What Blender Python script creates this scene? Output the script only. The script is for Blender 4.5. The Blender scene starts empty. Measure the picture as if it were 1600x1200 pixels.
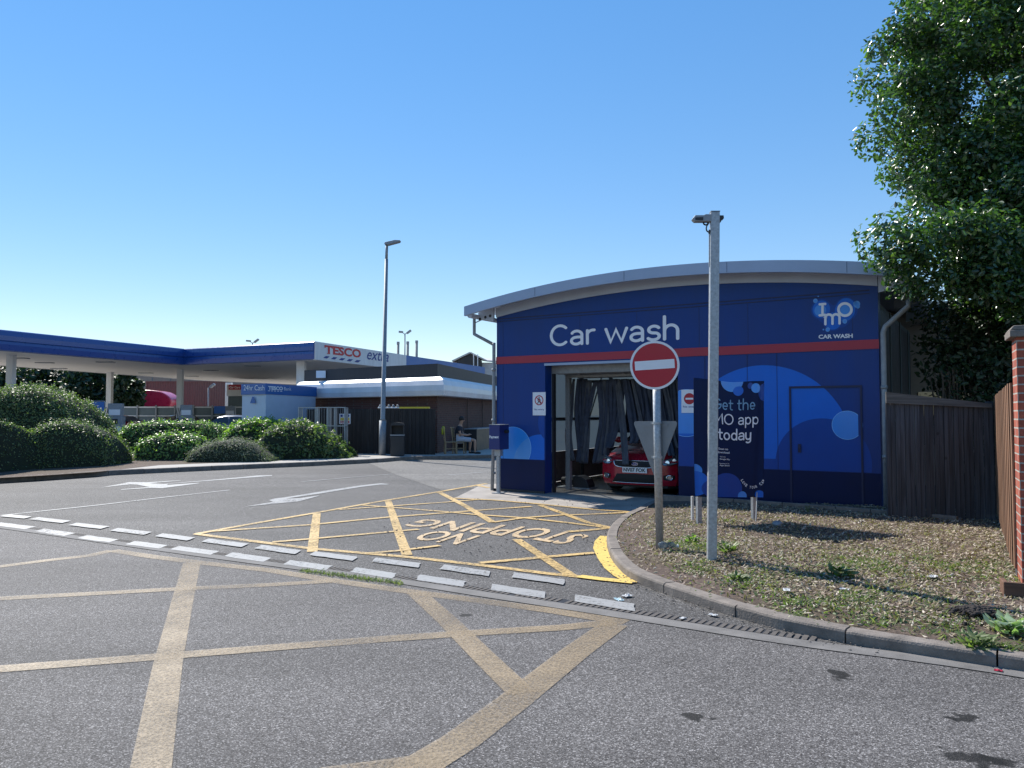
import bpy, bmesh, math, random
import numpy as np
from mathutils import Vector, Matrix, geometry, noise
random.seed(7); RNG = np.random.default_rng(7)
sc = bpy.context.scene
COL = sc.collection
# ------------------------------------------------------------ camera, sky, sun, exposure
F = 1202.0; CAMZ = 1.6; TILT = math.radians(2.24)
cam_d = bpy.data.cameras.new("camera"); cam = bpy.data.objects.new("camera", cam_d); COL.objects.link(cam)
cam_d.sensor_fit = 'HORIZONTAL'; cam_d.sensor_width = 36; cam_d.lens = F/1600*36
cam_d.clip_start = .05; cam_d.clip_end = 3000
cam.location = (0, 0, CAMZ); cam.rotation_euler = (math.radians(90)+TILT, 0, 0)
sc.camera = cam
SUN_EL = math.radians(45); SUN_AZ = math.radians(-39)      # azimuth from +Y towards +X
w = bpy.data.worlds.new("World"); sc.world = w; w.use_nodes = True
nt = w.node_tree; bg = nt.nodes['Background']
sky = nt.nodes.new('ShaderNodeTexSky'); sky.sky_type = 'NISHITA'; sky.sun_disc = False
sky.sun_elevation = SUN_EL; sky.sun_rotation = SUN_AZ
sky.air_density = 1.0; sky.dust_density = 0.0; sky.ozone_density = 2.2; sky.altitude = 0
hs = nt.nodes.new('ShaderNodeHueSaturation'); hs.inputs['Saturation'].default_value = 1.93
hs.inputs['Hue'].default_value = .509
gm = nt.nodes.new('ShaderNodeGamma'); gm.inputs[1].default_value = .50; nt.links.new(sky.outputs[0], gm.inputs[0]); nt.links.new(gm.outputs[0], hs.inputs['Color']); hs.inputs['Value'].default_value = 1.72; nt.links.new(hs.outputs[0], bg.inputs[0]); bg.inputs[1].default_value = 0.125
sd = bpy.data.lights.new("sun", 'SUN'); sd.energy = 4.2; sd.angle = math.radians(.53); sd.color = (1, .95, .87)
so = bpy.data.objects.new("sun", sd); COL.objects.link(so)
sv = Vector((math.sin(SUN_AZ)*math.cos(SUN_EL), math.cos(SUN_AZ)*math.cos(SUN_EL), math.sin(SUN_EL)))
so.rotation_euler = sv.to_track_quat('Z', 'Y').to_euler(); so.location = (-8, 10, 20)
sc.view_settings.view_transform = 'Standard'; sc.view_settings.look = 'None'
sc.view_settings.exposure = 0.85; sc.view_settings.gamma = 1
sc.render.engine = 'CYCLES'

# ------------------------------------------------------------ measuring (photo 1600x1200 -> world)
def ray(px, py):
    x = (px-800)/F; y = (600-py)/F
    return Vector((x, math.cos(TILT)-y*math.sin(TILT), math.sin(TILT)+y*math.cos(TILT)))
def G(px, py, z=0.0):
    d = ray(px, py); t = (z-CAMZ)/d.z
    return Vector((d.x*t, d.y*t, z))
def W(px, py, Y):
    d = ray(px, py); t = Y/d.y
    return Vector((d.x*t, Y, CAMZ+d.z*t))
def rayat(px, py, org, nrm):
    d = ray(px, py); o = Vector((0, 0, CAMZ)); t = (Vector(org)-o).dot(nrm)/d.dot(nrm)
    return o+d*t

# ------------------------------------------------------------ objects
def tagset(o, label=None, cat=None, group=None, kind=None):
    if label: o['label'] = label
    if cat: o['category'] = cat
    if group: o['group'] = group
    if kind: o['kind'] = kind
    return o
def thing(name, label, cat, loc=(0, 0, 0), rz=0, group=None):
    o = bpy.data.objects.new(name, None); COL.objects.link(o); o.empty_display_size = .2
    o.location = loc; o.rotation_euler = (0, 0, rz)
    return tagset(o, label, cat, group)
def copytree(o, loc=None, rz=None, label=None, parent=None):
    c = o.copy(); COL.objects.link(c)
    if parent is not None: c.parent = parent
    for ch in list(o.children): copytree(ch, parent=c)
    if loc is not None: c.location = loc
    if rz is not None: c.rotation_euler = (0, 0, rz)
    if label: c['label'] = label
    return c

class MB:
    def __init__(s): s.v = []; s.f = []; s.m = []
    def add(s, vs, fs, mi=0):
        n = len(s.v); s.v += [tuple(v) for v in vs]; s.f += [tuple(n+i for i in f) for f in fs]; s.m += [mi]*len(fs); return s
    def box(s, x0, x1, y0, y1, z0, z1, mi=0, M=None):
        vs = [Vector(p) for p in ((x0,y0,z0),(x1,y0,z0),(x1,y1,z0),(x0,y1,z0),(x0,y0,z1),(x1,y0,z1),(x1,y1,z1),(x0,y1,z1))]
        if M is not None: vs = [M @ v for v in vs]
        return s.add(vs, [(0,3,2,1),(4,5,6,7),(0,1,5,4),(1,2,6,5),(2,3,7,6),(3,0,4,7)], mi)
    def bar(s, p0, p1, w, h=None, mi=0):
        p0 = Vector(p0); p1 = Vector(p1); h = h or w; d = (p1-p0); L = d.length
        q = d.to_track_quat('Z', 'Y' if abs(d.normalized().y) < .9 else 'X').to_matrix().to_4x4()
        return s.box(-w/2, w/2, -h/2, h/2, 0, L, mi, Matrix.Translation(p0) @ q)
    def tube(s, pts, r, n=10, mi=0, cap=True):
        pts = [Vector(p) for p in pts]; rs = r if isinstance(r, (list, tuple)) else [r]*len(pts)
        vs = []; fs = []; up = None
        for i, p in enumerate(pts):
            a = pts[max(i-1, 0)]; b = pts[min(i+1, len(pts)-1)]; d = (b-a).normalized()
            if up is None: up = d.orthogonal().normalized()
            up = (up - d*up.dot(d)); up = up.normalized() if up.length > 1e-6 else d.orthogonal().normalized()
            bn = d.cross(up)
            for k in range(n):
                t = 2*math.pi*k/n; vs.append(p+(up*math.cos(t)+bn*math.sin(t))*rs[i])
        for i in range(len(pts)-1):
            for k in range(n):
                fs.append((i*n+k, i*n+(k+1) % n, (i+1)*n+(k+1) % n, (i+1)*n+k))
        if cap:
            fs.append(tuple(range(n-1, -1, -1))); fs.append(tuple((len(pts)-1)*n+k for k in range(n)))
        return s.add(vs, fs, mi)
    def prism(s, poly, a, b, ax='xz', mi=0, M=None):
        def P(u, v, t):
            q = {'xz': (u, t, v), 'xy': (u, v, t), 'yz': (t, u, v)}[ax]
            return (M @ Vector(q)) if M is not None else Vector(q)
        n = len(poly); vs = [P(u, v, a) for u, v in poly]+[P(u, v, b) for u, v in poly]
        fs = [tuple(range(n)), tuple(range(2*n-1, n-1, -1))]+[(i, n+i, n+(i+1) % n, (i+1) % n) for i in range(n)]
        return s.add(vs, fs, mi)
    def flat(s, pts, mi=0): return s.add(pts, [tuple(range(len(pts)))], mi)
    def disc(s, c, nrm, r, n=28, mi=0, th=0.0):
        nrm = Vector(nrm).normalized(); c = Vector(c)
        a = nrm.cross(Vector((0, 0, 1))); a = a.normalized() if a.length > .01 else Vector((1, 0, 0)); b = nrm.cross(a)
        ring = [c+(a*math.cos(2*math.pi*k/n)+b*math.sin(2*math.pi*k/n))*r for k in range(n)]
        if not th: return s.flat(ring, mi)
        vs = ring+[p-nrm*th for p in ring]
        return s.add(vs, [tuple(range(n)), tuple(range(2*n-1, n-1, -1))]+[(i, n+i, n+(i+1) % n, (i+1) % n) for i in range(n)], mi)
    def ell(s, c, r, n=10, m=6, mi=0):
        c = Vector(c); vs = []; fs = []
        for i in range(m+1):
            th = math.pi*i/m
            for k in range(n):
                ph = 2*math.pi*k/n
                vs.append(c+Vector((r[0]*math.sin(th)*math.cos(ph), r[1]*math.sin(th)*math.sin(ph), r[2]*math.cos(th))))
        for i in range(m):
            for k in range(n): fs.append((i*n+k, (i+1)*n+k, (i+1)*n+(k+1) % n, i*n+(k+1) % n))
        return s.add(vs, fs, mi)
    def sep(s, name, mat, parent=None, **kw):
        par = list(range(len(s.v)))
        def find(a):
            while par[a] != a: par[a] = par[par[a]]; a = par[a]
            return a
        for f in s.f:
            for q in f[1:]: par[find(q)] = find(f[0])
        g = {}
        for i, f in enumerate(s.f): g.setdefault(find(f[0]), []).append(i)
        out = []
        for ids in g.values():
            m = MB(); mp = {}
            for i in ids:
                for q in s.f[i]:
                    if q not in mp: mp[q] = len(m.v); m.v.append(s.v[q])
                m.f.append(tuple(mp[q] for q in s.f[i])); m.m.append(s.m[i])
            out.append(m.build(name, mat, parent, **kw))
        return out
    def build(s, name, mats, parent=None, smooth=False, bevel=0, fix=True):
        me = bpy.data.meshes.new(name); me.from_pydata(s.v, [], s.f)
        if not isinstance(mats, (list, tuple)): mats = [mats]
        for m in mats: me.materials.append(m)
        me.polygons.foreach_set('material_index', s.m)
        if fix:
            bm = bmesh.new(); bm.from_mesh(me); bmesh.ops.recalc_face_normals(bm, faces=bm.faces); bm.to_mesh(me); bm.free()
        if smooth: me.polygons.foreach_set('use_smooth', [True]*len(me.polygons))
        me.update()
        o = bpy.data.objects.new(name, me); COL.objects.link(o)
        if parent is not None: o.parent = parent
        if bevel:
            b = o.modifiers.new('bevel', 'BEVEL'); b.width = bevel; b.segments = 2; b.limit_method = 'ANGLE'; b.angle_limit = math.radians(40)
        return o
def flatup(mb, name, m, kind='structure', parent=None):
    o = mb.build(name, m, parent, fix=False); me = o.data
    me.update()
    flip = [p.index for p in me.polygons if p.normal.z < 0]
    if flip:
        bm = bmesh.new(); bm.from_mesh(me); bm.faces.ensure_lookup_table()
        bmesh.ops.reverse_faces(bm, faces=[bm.faces[i] for i in flip]); bm.to_mesh(me); bm.free()
    if kind: o['kind'] = kind
    return o

# ------------------------------------------------------------ materials
def newmat(name):
    m = bpy.data.materials.new(name); m.use_nodes = True; t = m.node_tree
    return m, t, t.nodes['Principled BSDF'], t.nodes, t.links
def ramp(N, L, src, stops):
    r = N.new('ShaderNodeValToRGB'); e = r.color_ramp.elements
    while len(e) < len(stops): e.new(.5)
    for i, (p, c) in enumerate(stops):
        e[i].position = p; e[i].color = (*c, 1) if len(c) == 3 else c
    L.new(src, r.inputs[0]); return r
def g3(v): return (v, v, v)
def paint(name, col, rough=.5, metal=0, var=.12, scale=3, bump=0, bscale=40, coat=0, spec=.5, stretch=None):
    m, t, B, N, L = newmat(name)
    tc = N.new('ShaderNodeTexCoord'); src = tc.outputs['Object']
    if stretch:
        mp = N.new('ShaderNodeMapping'); mp.inputs['Scale'].default_value = stretch; L.new(src, mp.inputs[0]); src = mp.outputs[0]
    n = N.new('ShaderNodeTexNoise'); n.inputs['Scale'].default_value = scale; n.inputs['Detail'].default_value = 6; n.inputs['Roughness'].default_value = .65
    L.new(src, n.inputs[0])
    r = ramp(N, L, n.outputs[0], [(.3, tuple(c*(1-var) for c in col)), (.7, tuple(min(1, c*(1+var)) for c in col))])
    L.new(r.outputs[0], B.inputs['Base Color'])
    rr = ramp(N, L, n.outputs[0], [(.3, g3(max(0, rough-.06))), (.75, g3(min(1, rough+.08)))]); L.new(rr.outputs[0], B.inputs['Roughness'])
    B.inputs['Metallic'].default_value = metal; B.inputs['Specular IOR Level'].default_value = spec
    if coat: B.inputs['Coat Weight'].default_value = coat; B.inputs['Coat Roughness'].default_value = .08
    if bump:
        b2 = N.new('ShaderNodeTexNoise'); b2.inputs['Scale'].default_value = bscale; b2.inputs['Detail'].default_value = 4; L.new(tc.outputs['Object'], b2.inputs[0])
        bb = N.new('ShaderNodeBump'); bb.inputs['Strength'].default_value = bump; bb.inputs['Distance'].default_value = .01
        L.new(b2.outputs[0], bb.inputs['Height']); L.new(bb.outputs[0], B.inputs['Normal'])
    return m
def asphalt(name, dark, light, big=.18, vs=85, stains=(), rough=.78):
    m, t, B, N, L = newmat(name)
    geo = N.new('ShaderNodeNewGeometry'); P = geo.outputs['Position']
    v = N.new('ShaderNodeTexVoronoi'); v.inputs['Scale'].default_value = vs; L.new(P, v.inputs['Vector'])
    sep = N.new('ShaderNodeSeparateColor'); L.new(v.outputs['Color'], sep.inputs[0])
    mid = tuple((a*.62+b*.38) for a, b in zip(dark, light))
    r = ramp(N, L, sep.outputs[0], [(0, dark), (.55, mid), (.86, tuple(c*.75 for c in light)), (1, tuple(min(1, c*1.75) for c in light))])
    n = N.new('ShaderNodeTexNoise'); n.inputs['Scale'].default_value = .32; n.inputs['Detail'].default_value = 9; n.inputs['Roughness'].default_value = .68; L.new(P, n.inputs[0])
    rb = ramp(N, L, n.outputs[0], [(.3, g3(1-big)), (.7, g3(1+0*big))])
    mx = N.new('ShaderNodeMix'); mx.data_type = 'RGBA'; mx.blend_type = 'MULTIPLY'; mx.inputs[0].default_value = 1
    L.new(r.outputs[0], mx.inputs[6]); L.new(rb.outputs[0], mx.inputs[7]); cur = mx.outputs[2]
    mp = N.new('ShaderNodeMapping'); mp.inputs['Rotation'].default_value = (0, 0, .12); mp.inputs['Scale'].default_value = (.10, .9, 1); L.new(P, mp.inputs[0])
    tn = N.new('ShaderNodeTexNoise'); tn.inputs['Scale'].default_value = 1.0; tn.inputs['Detail'].default_value = 5; L.new(mp.outputs[0], tn.inputs[0])
    tr = ramp(N, L, tn.outputs[0], [(.36, g3(.80)), (.6, g3(1.05))]); m3 = N.new('ShaderNodeMix'); m3.data_type = 'RGBA'; m3.blend_type = 'MULTIPLY'; m3.inputs[0].default_value = 1
    L.new(cur, m3.inputs[6]); L.new(tr.outputs[0], m3.inputs[7]); cur = m3.outputs[2]
    if stains:
        dn = N.new('ShaderNodeTexNoise'); dn.inputs['Scale'].default_value = 9; dn.inputs['Detail'].default_value = 5; L.new(P, dn.inputs[0])
        for (c, rad, k) in stains:
            vm = N.new('ShaderNodeVectorMath'); vm.operation = 'DISTANCE'; L.new(P, vm.inputs[0]); vm.inputs[1].default_value = c
            a = N.new('ShaderNodeMath'); a.operation = 'DIVIDE'; L.new(vm.outputs['Value'], a.inputs[0]); a.inputs[1].default_value = rad
            b = N.new('ShaderNodeMath'); b.operation = 'MULTIPLY_ADD'; L.new(dn.outputs[0], b.inputs[0]); b.inputs[1].default_value = 3.6; L.new(a.outputs[0], b.inputs[2])
            q = ramp(N, L, b.outputs[0], [(0, g3(k)), (1, g3(1))]); q.color_ramp.elements[0].position = .0
            mr = N.new('ShaderNodeMapRange'); mr.inputs['From Min'].default_value = 2.25; mr.inputs['From Max'].default_value = 2.5
            mr.inputs['To Min'].default_value = k; mr.inputs['To Max'].default_value = 1; L.new(b.outputs[0], mr.inputs[0])
            N.remove(q)
            m2 = N.new('ShaderNodeMix'); m2.data_type = 'RGBA'; m2.blend_type = 'MULTIPLY'; m2.inputs[0].default_value = 1
            L.new(cur, m2.inputs[6]); L.new(mr.outputs[0], m2.inputs[7]); cur = m2.outputs[2]
    L.new(cur, B.inputs['Base Color']); B.inputs['Roughness'].default_value = rough; B.inputs['Specular IOR Level'].default_value = .36
    bb = N.new('ShaderNodeBump'); bb.inputs['Strength'].default_value = .55; bb.inputs['Distance'].default_value = .006
    L.new(v.outputs['Distance'], bb.inputs['Height']); L.new(bb.outputs[0], B.inputs['Normal'])
    return m
def worn(name, col, wear=.5, soft=.12, scale=28, rough=.6, big=1.3):
    """thermoplastic road paint, worn through to the surface below"""
    m, t, B, N, L = newmat(name)
    geo = N.new('ShaderNodeNewGeometry'); P = geo.outputs['Position']
    n = N.new('ShaderNodeTexNoise'); n.inputs['Scale'].default_value = scale; n.inputs['Detail'].default_value = 8; n.inputs['Roughness'].default_value = .75; L.new(P, n.inputs[0])
    n2 = N.new('ShaderNodeTexNoise'); n2.inputs['Scale'].default_value = big; n2.inputs['Detail'].default_value = 4; L.new(P, n2.inputs[0])
    a = N.new('ShaderNodeMath'); a.operation = 'MULTIPLY_ADD'; L.new(n2.outputs[0], a.inputs[0]); a.inputs[1].default_value = .55; L.new(n.outputs[0], a.inputs[2])
    mr = N.new('ShaderNodeMapRange'); mr.inputs['From Min'].default_value = wear+.27-soft; mr.inputs['From Max'].default_value = wear+.27+soft; L.new(a.outputs[0], mr.inputs[0])
    r = ramp(N, L, n.outputs[0], [(.3, tuple(c*.72 for c in col)), (.65, col)]); L.new(r.outputs[0], B.inputs['Base Color'])
    B.inputs['Roughness'].default_value = rough
    tr = N.new('ShaderNodeBsdfTransparent'); mx = N.new('ShaderNodeMixShader'); L.new(mr.outputs[0], mx.inputs[0]); L.new(tr.outputs[0], mx.inputs[1]); L.new(B.outputs[0], mx.inputs[2])
    L.new(mx.outputs[0], N['Material Output'].inputs[0]); return m
def brickmat(name, c1, c2, mortar, scale=1.0, axis='xz', rot=0):
    m, t, B, N, L = newmat(name)
    tc = N.new('ShaderNodeTexCoord'); sp = N.new('ShaderNodeSeparateXYZ'); cb = N.new('ShaderNodeCombineXYZ'); L.new(tc.outputs['Object'], sp.inputs[0])
    ad = N.new('ShaderNodeMath'); ad.operation = 'ADD'; L.new(sp.outputs[0], ad.inputs[0]); L.new(sp.outputs[1], ad.inputs[1])
    L.new(ad.outputs[0], cb.inputs[0]); L.new(sp.outputs[2], cb.inputs[1])
    b = N.new('ShaderNodeTexBrick'); b.inputs['Scale'].default_value = scale; b.inputs['Brick Width'].default_value = .225; b.inputs['Row Height'].default_value = .075
    b.inputs['Mortar Size'].default_value = .007; b.inputs['Color1'].default_value = (*c1, 1); b.inputs['Color2'].default_value = (*c2, 1); b.inputs['Mortar'].default_value = (*mortar, 1); b.inputs['Bias'].default_value = 0
    L.new(cb.outputs[0], b.inputs[0])
    n = N.new('ShaderNodeTexNoise'); n.inputs['Scale'].default_value = 25; n.inputs['Detail'].default_value = 5; L.new(tc.outputs['Object'], n.inputs[0])
    r = ramp(N, L, n.outputs[0], [(.3, g3(.65)), (.7, g3(1.0))]); mx = N.new('ShaderNodeMix'); mx.data_type = 'RGBA'; mx.blend_type = 'MULTIPLY'; mx.inputs[0].default_value = 1
    L.new(b.outputs[0], mx.inputs[6]); L.new(r.outputs[0], mx.inputs[7]); L.new(mx.outputs[2], B.inputs['Base Color']); B.inputs['Roughness'].default_value = .85
    bb = N.new('ShaderNodeBump'); bb.inputs['Strength'].default_value = .5; bb.inputs['Distance'].default_value = .006; bb.invert = True
    L.new(b.outputs['Fac'], bb.inputs['Height']); L.new(bb.outputs[0], B.inputs['Normal'])
    return m
def woodmat(name, c1, c2, rough=.75, grain=1.0, axis=2):
    m, t, B, N, L = newmat(name)
    tc = N.new('ShaderNodeTexCoord'); geo = N.new('ShaderNodeNewGeometry'); mp = N.new('ShaderNodeMapping')
    s = [22, 22, 22]; s[axis] = 1.1; mp.inputs['Scale'].default_value = s; L.new(tc.outputs['Object'], mp.inputs[0])
    va = N.new('ShaderNodeVectorMath'); va.operation = 'ADD'; L.new(mp.outputs[0], va.inputs[0])
    sc_ = N.new('ShaderNodeMath'); sc_.operation = 'MULTIPLY'; sc_.inputs[1].default_value = 50; L.new(geo.outputs['Random Per Island'], sc_.inputs[0]); L.new(sc_.outputs[0], va.inputs[1])
    n = N.new('ShaderNodeTexNoise'); n.inputs['Scale'].default_value = 1; n.inputs['Detail'].default_value = 6; n.inputs['Distortion'].default_value = .8; L.new(va.outputs[0], n.inputs[0])
    r = ramp(N, L, n.outputs[0], [(.25, tuple(c*.5 for c in c1)), (.45, c1), (.72, c2)])
    rr = ramp(N, L, geo.outputs['Random Per Island'], [(0, g3(.62)), (1, g3(1.1))]); mx = N.new('ShaderNodeMix'); mx.data_type = 'RGBA'; mx.blend_type = 'MULTIPLY'; mx.inputs[0].default_value = grain
    L.new(r.outputs[0], mx.inputs[6]); L.new(rr.outputs[0], mx.inputs[7])
    v = N.new('ShaderNodeTexVoronoi'); v.inputs['Scale'].default_value = 3.2; L.new(tc.outputs['Object'], v.inputs[0])
    kn = ramp(N, L, v.outputs['Distance'], [(.05, g3(.25)), (.09, g3(1))]); m2 = N.new('ShaderNodeMix'); m2.data_type = 'RGBA'; m2.blend_type = 'MULTIPLY'; m2.inputs[0].default_value = .8
    L.new(mx.outputs[2], m2.inputs[6]); L.new(kn.outputs[0], m2.inputs[7])
    L.new(m2.outputs[2], B.inputs['Base Color']); B.inputs['Roughness'].default_value = rough
    bb = N.new('ShaderNodeBump'); bb.inputs['Strength'].default_value = .35; bb.inputs['Distance'].default_value = .004; L.new(n.outputs[0], bb.inputs['Height']); L.new(bb.outputs[0], B.inputs['Normal'])
    return m
def leafmat(name, cols, rough=.42, trans=.3, spec=.5):
    m, t, B, N, L = newmat(name)
    geo = N.new('ShaderNodeNewGeometry')
    st = [(i/(len(cols)-1), c) for i, c in enumerate(cols)]
    r = ramp(N, L, geo.outputs['Random Per Island'], st); L.new(r.outputs[0], B.inputs['Base Color'])
    B.inputs['Roughness'].default_value = rough; B.inputs['Specular IOR Level'].default_value = spec
    tl = N.new('ShaderNodeBsdfTranslucent'); mm = N.new('ShaderNodeMix'); mm.data_type = 'RGBA'; mm.blend_type = 'MULTIPLY'; mm.inputs[0].default_value = 1
    L.new(r.outputs[0], mm.inputs[6]); mm.inputs[7].default_value = (1.5, 2.0, .6, 1); L.new(mm.outputs[2], tl.inputs[0])
    mx = N.new('ShaderNodeMixShader'); mx.inputs[0].default_value = trans; L.new(B.outputs[0], mx.inputs[1]); L.new(tl.outputs[0], mx.inputs[2])
    L.new(mx.outputs[0], N['Material Output'].inputs[0]); return m
def frosted(name, col, tint=.5, clear=.2, rough=.3):
    """thin glazing: a sheet that passes light both straight and scattered"""
    m, t, B, N, L = newmat(name)
    B.inputs['Base Color'].default_value = (*col, 1); B.inputs['Roughness'].default_value = rough
    tl = N.new('ShaderNodeBsdfTranslucent'); tl.inputs[0].default_value = (*col, 1)
    tr = N.new('ShaderNodeBsdfTransparent'); tr.inputs[0].default_value = (.85, .92, .95, 1)
    a = N.new('ShaderNodeMixShader'); a.inputs[0].default_value = tint; L.new(B.outputs[0], a.inputs[1]); L.new(tl.outputs[0], a.inputs[2])
    b = N.new('ShaderNodeMixShader'); b.inputs[0].default_value = clear; L.new(a.outputs[0], b.inputs[1]); L.new(tr.outputs[0], b.inputs[2])
    L.new(b.outputs[0], N['Material Output'].inputs[0]); return m

M = {}
M['navy'] = paint('navy_panel', (.001, .036, .20), .42, var=.10, scale=1.1, spec=.35, stretch=(2.5, 2.5, .35))
M['navy_low'] = paint('navy_plinth', (.001, .008, .055), .5, var=.12, scale=2.5, spec=.25)
M['navy_line'] = paint('navy_joint', (.006, .012, .06), .5)
M['blue_mid'] = paint('blue_mid', (.004, .135, .60), .38, var=.05, spec=.3)
M['blue_lit'] = paint('blue_light', (.02, .25, .74), .34, var=.05, coat=.25)
M['blue_pale'] = paint('blue_pale', (.07, .29, .70), .34, var=.05, coat=.25)
M['blue_deep'] = paint('blue_deep', (.001, .055, .30), .38, var=.05, spec=.3)
M['blue_rim'] = paint('blue_rim', (.2, .5, .9), .34, var=.05)
M['red_band'] = paint('red_band', (.36, .016, .04), .4, var=.06)
M['white'] = paint('white_paint', (.78, .78, .8), .45, var=.05)
M['white_dirty'] = paint('white_dirty', (.66, .67, .68), .5, var=.12, scale=1.2, stretch=(3, 3, .6))
M['lettering'] = paint('white_lettering', (.8, .82, .86), .5, var=.02)
M['grey_fascia'] = paint('grey_fascia', (.33, .41, .54), .4, var=.06, scale=1.2)
M['grey_fascia2'] = paint('grey_fascia_lower', (.42, .48, .58), .45, var=.08, scale=2)
M['steel'] = paint('galvanised_steel', (.36, .38, .40), .5, .55, var=.28, scale=38, bump=.05)
M['steel_dull'] = paint('galvanised_dull', (.27, .29, .31), .6, .35, var=.2, scale=12)
M['grey_sign'] = paint('grey_sign_back', (.20, .21, .22), .6, .2, var=.12, scale=5)
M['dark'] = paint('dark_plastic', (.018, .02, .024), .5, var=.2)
M['black'] = paint('black_rubber', (.012, .012, .013), .7, var=.2)
M['red_sign'] = paint('red_sign', (.42, .006, .022), .4, var=.04)
M['white_sign'] = paint('white_sign', (.74, .76, .80), .4, var=.03)
M['concrete'] = paint('concrete', (.33, .31, .29), .85, var=.22, scale=5, bump=.25, bscale=90)
M['concrete2'] = paint('concrete_apron', (.30, .27, .24), .8, var=.3, scale=1.6, bump=.25, bscale=60)
M['kerb'] = paint('kerb_stone', (.18, .155, .135), .9, var=.35, scale=7, bump=.5, bscale=70)
M['pave'] = paint('pavement_slab', (.34, .32, .29), .85, var=.2, scale=2.5, bump=.2)
M['cloth'] = paint('wash_cloth', (.036, .046, .072), .85, var=.35, scale=6, bump=.3, bscale=30)
M['cloth2'] = paint('wash_cloth_grey', (.07, .078, .095), .85, var=.3, scale=6, bump=.3, bscale=30)
M['carred'] = paint('red_car_paint', (.40, .006, .025), .28, var=.04, coat=1)
M['carblk'] = paint('black_car_paint', (.02, .022, .026), .28, var=.04, coat=1)
M['carsil'] = paint('silver_car_paint', (.07, .08, .10), .3, .3, var=.03, coat=1)
M['glass'] = paint('dark_glass', (.02, .025, .03), .06, var=.05, spec=.8)
M['chrome'] = paint('chrome', (.75, .76, .78), .12, 1, var=.02)
M['lamp'] = paint('headlamp_lens', (.42, .46, .5), .08, .6, var=.35, scale=30)
M['plate'] = paint('white_number_plate', (.75, .75, .74), .4, var=.02)
M['brick'] = brickmat('dark_brick', (.13, .055, .045), (.09, .04, .035), (.12, .10, .09))
M['brick_red'] = brickmat('red_brick', (.42, .105, .06), (.30, .07, .045), (.42, .38, .33))
M['parapet'] = paint('dark_cladding', (.035, .033, .036), .6, var=.25, scale=2, stretch=(9, 9, .5))
M['timber_dark'] = woodmat('dark_stained_timber', (.022, .018, .017), (.045, .037, .034))
M['timber_grey'] = woodmat('weathered_grey_timber', (.045, .048, .056), (.092, .098, .112))
M['timber_orange'] = woodmat('orange_brown_timber', (.20, .105, .06), (.38, .22, .135))
M['chairwood'] = woodmat('chair_wood', (.30, .22, .13), (.48, .36, .22))
M['canopy_blue'] = paint('canopy_blue', (.012, .06, .26), .3, var=.05, coat=.3)
M['soffit'] = paint('canopy_soffit', (.62, .60, .58), .6, var=.06)
M['bank_blue'] = paint('bank_blue', (.006, .11, .38), .4, var=.04)
M['booth'] = paint('pale_booth', (.46, .56, .70), .5, var=.04)
M['tesco_red'] = paint('sign_red', (.55, .02, .03), .5, var=.03)
M['tesco_blue'] = paint('sign_blue', (.01, .035, .22), .5, var=.03)
M['yellow'] = paint('yellow_board', (.65, .50, .04), .5, var=.1)
M['hivis'] = paint('yellow_cloth', (.55, .60, .03), .8, var=.15)
M['skin'] = paint('skin', (.42, .24, .16), .55, var=.06)
M['tshirt'] = paint('dark_shirt', (.02, .022, .035), .85, var=.2)
M['shorts'] = paint('light_shorts', (.42, .44, .50), .85, var=.1)
M['hair'] = paint('dark_hair', (.012, .01, .009), .6)
M['container'] = paint('brown_container', (.17, .085, .07), .6, var=.15, scale=3)
M['gfence'] = paint('grey_green_metal', (.11, .15, .17), .6, var=.1)
M['beige'] = paint('beige_render', (.22, .19, .165), .85, var=.15, scale=2, bump=.2)
M['roofgrey'] = paint('grey_roof_sheet', (.48, .47, .47), .6, var=.12, scale=3)
M['bark'] = paint('bark', (.10, .075, .055), .9, var=.4, scale=9, bump=.8, bscale=25, stretch=(3, 3, .5))
M['paper'] = paint('white_paper', (.5, .5, .49), .8, var=.05)
M['yl'] = worn('yellow_line_paint', (.62, .42, .16), wear=.425, soft=.15)
M['yl_bright'] = worn('bright_yellow_paint', (.74, .52, .13), wear=.36, soft=.09)
M['yl_old'] = worn('old_yellow_paint', (.35, .265, .165), wear=.475, soft=.22, scale=70)
M['wl'] = worn('white_line_paint', (.31, .31, .305), wear=.37, soft=.10)
M['poly'] = frosted('frosted_panel', (.11, .16, .21), .26, .03)
M['clear'] = frosted('clear_panel', (.16, .2, .24), .4, .45, .1)
M['leaf_tree'] = leafmat('tree_leaf', [(.024, .054, .024), (.036, .078, .032), (.058, .115, .04), (.13, .20, .05)], .3, .34, .8)
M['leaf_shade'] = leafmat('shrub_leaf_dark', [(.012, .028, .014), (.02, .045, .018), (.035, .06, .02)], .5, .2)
M['leaf_dry'] = leafmat('dry_leaf', [(.16, .115, .06), (.24, .19, .09), (.10, .07, .04)], .6, .25)
M['leaf_box'] = leafmat('box_leaf', [(.085, .125, .05), (.125, .165, .065), (.20, .235, .10)], .45, .36, .5)
M['leaf_laurel'] = leafmat('laurel_leaf', [(.09, .16, .04), (.16, .25, .06), (.29, .37, .12)], .38, .4, .6)
M['leaf_grey'] = leafmat('grey_green_leaf', [(.13, .15, .10), (.19, .21, .14), (.09, .11, .07)], .6, .25)
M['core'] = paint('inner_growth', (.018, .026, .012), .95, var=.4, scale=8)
M['grass'] = leafmat('grass_blade', [(.10, .14, .045), (.15, .19, .07), (.34, .31, .18)], .55, .3)
M['clip'] = leafmat('dry_clipping', [(.10, .062, .045), (.28, .21, .155), (.60, .53, .44), (.20, .125, .09), (.22, .21, .12), (.43, .35, .27), (.13, .085, .062), (.35, .31, .21)], .8, .15)
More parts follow.
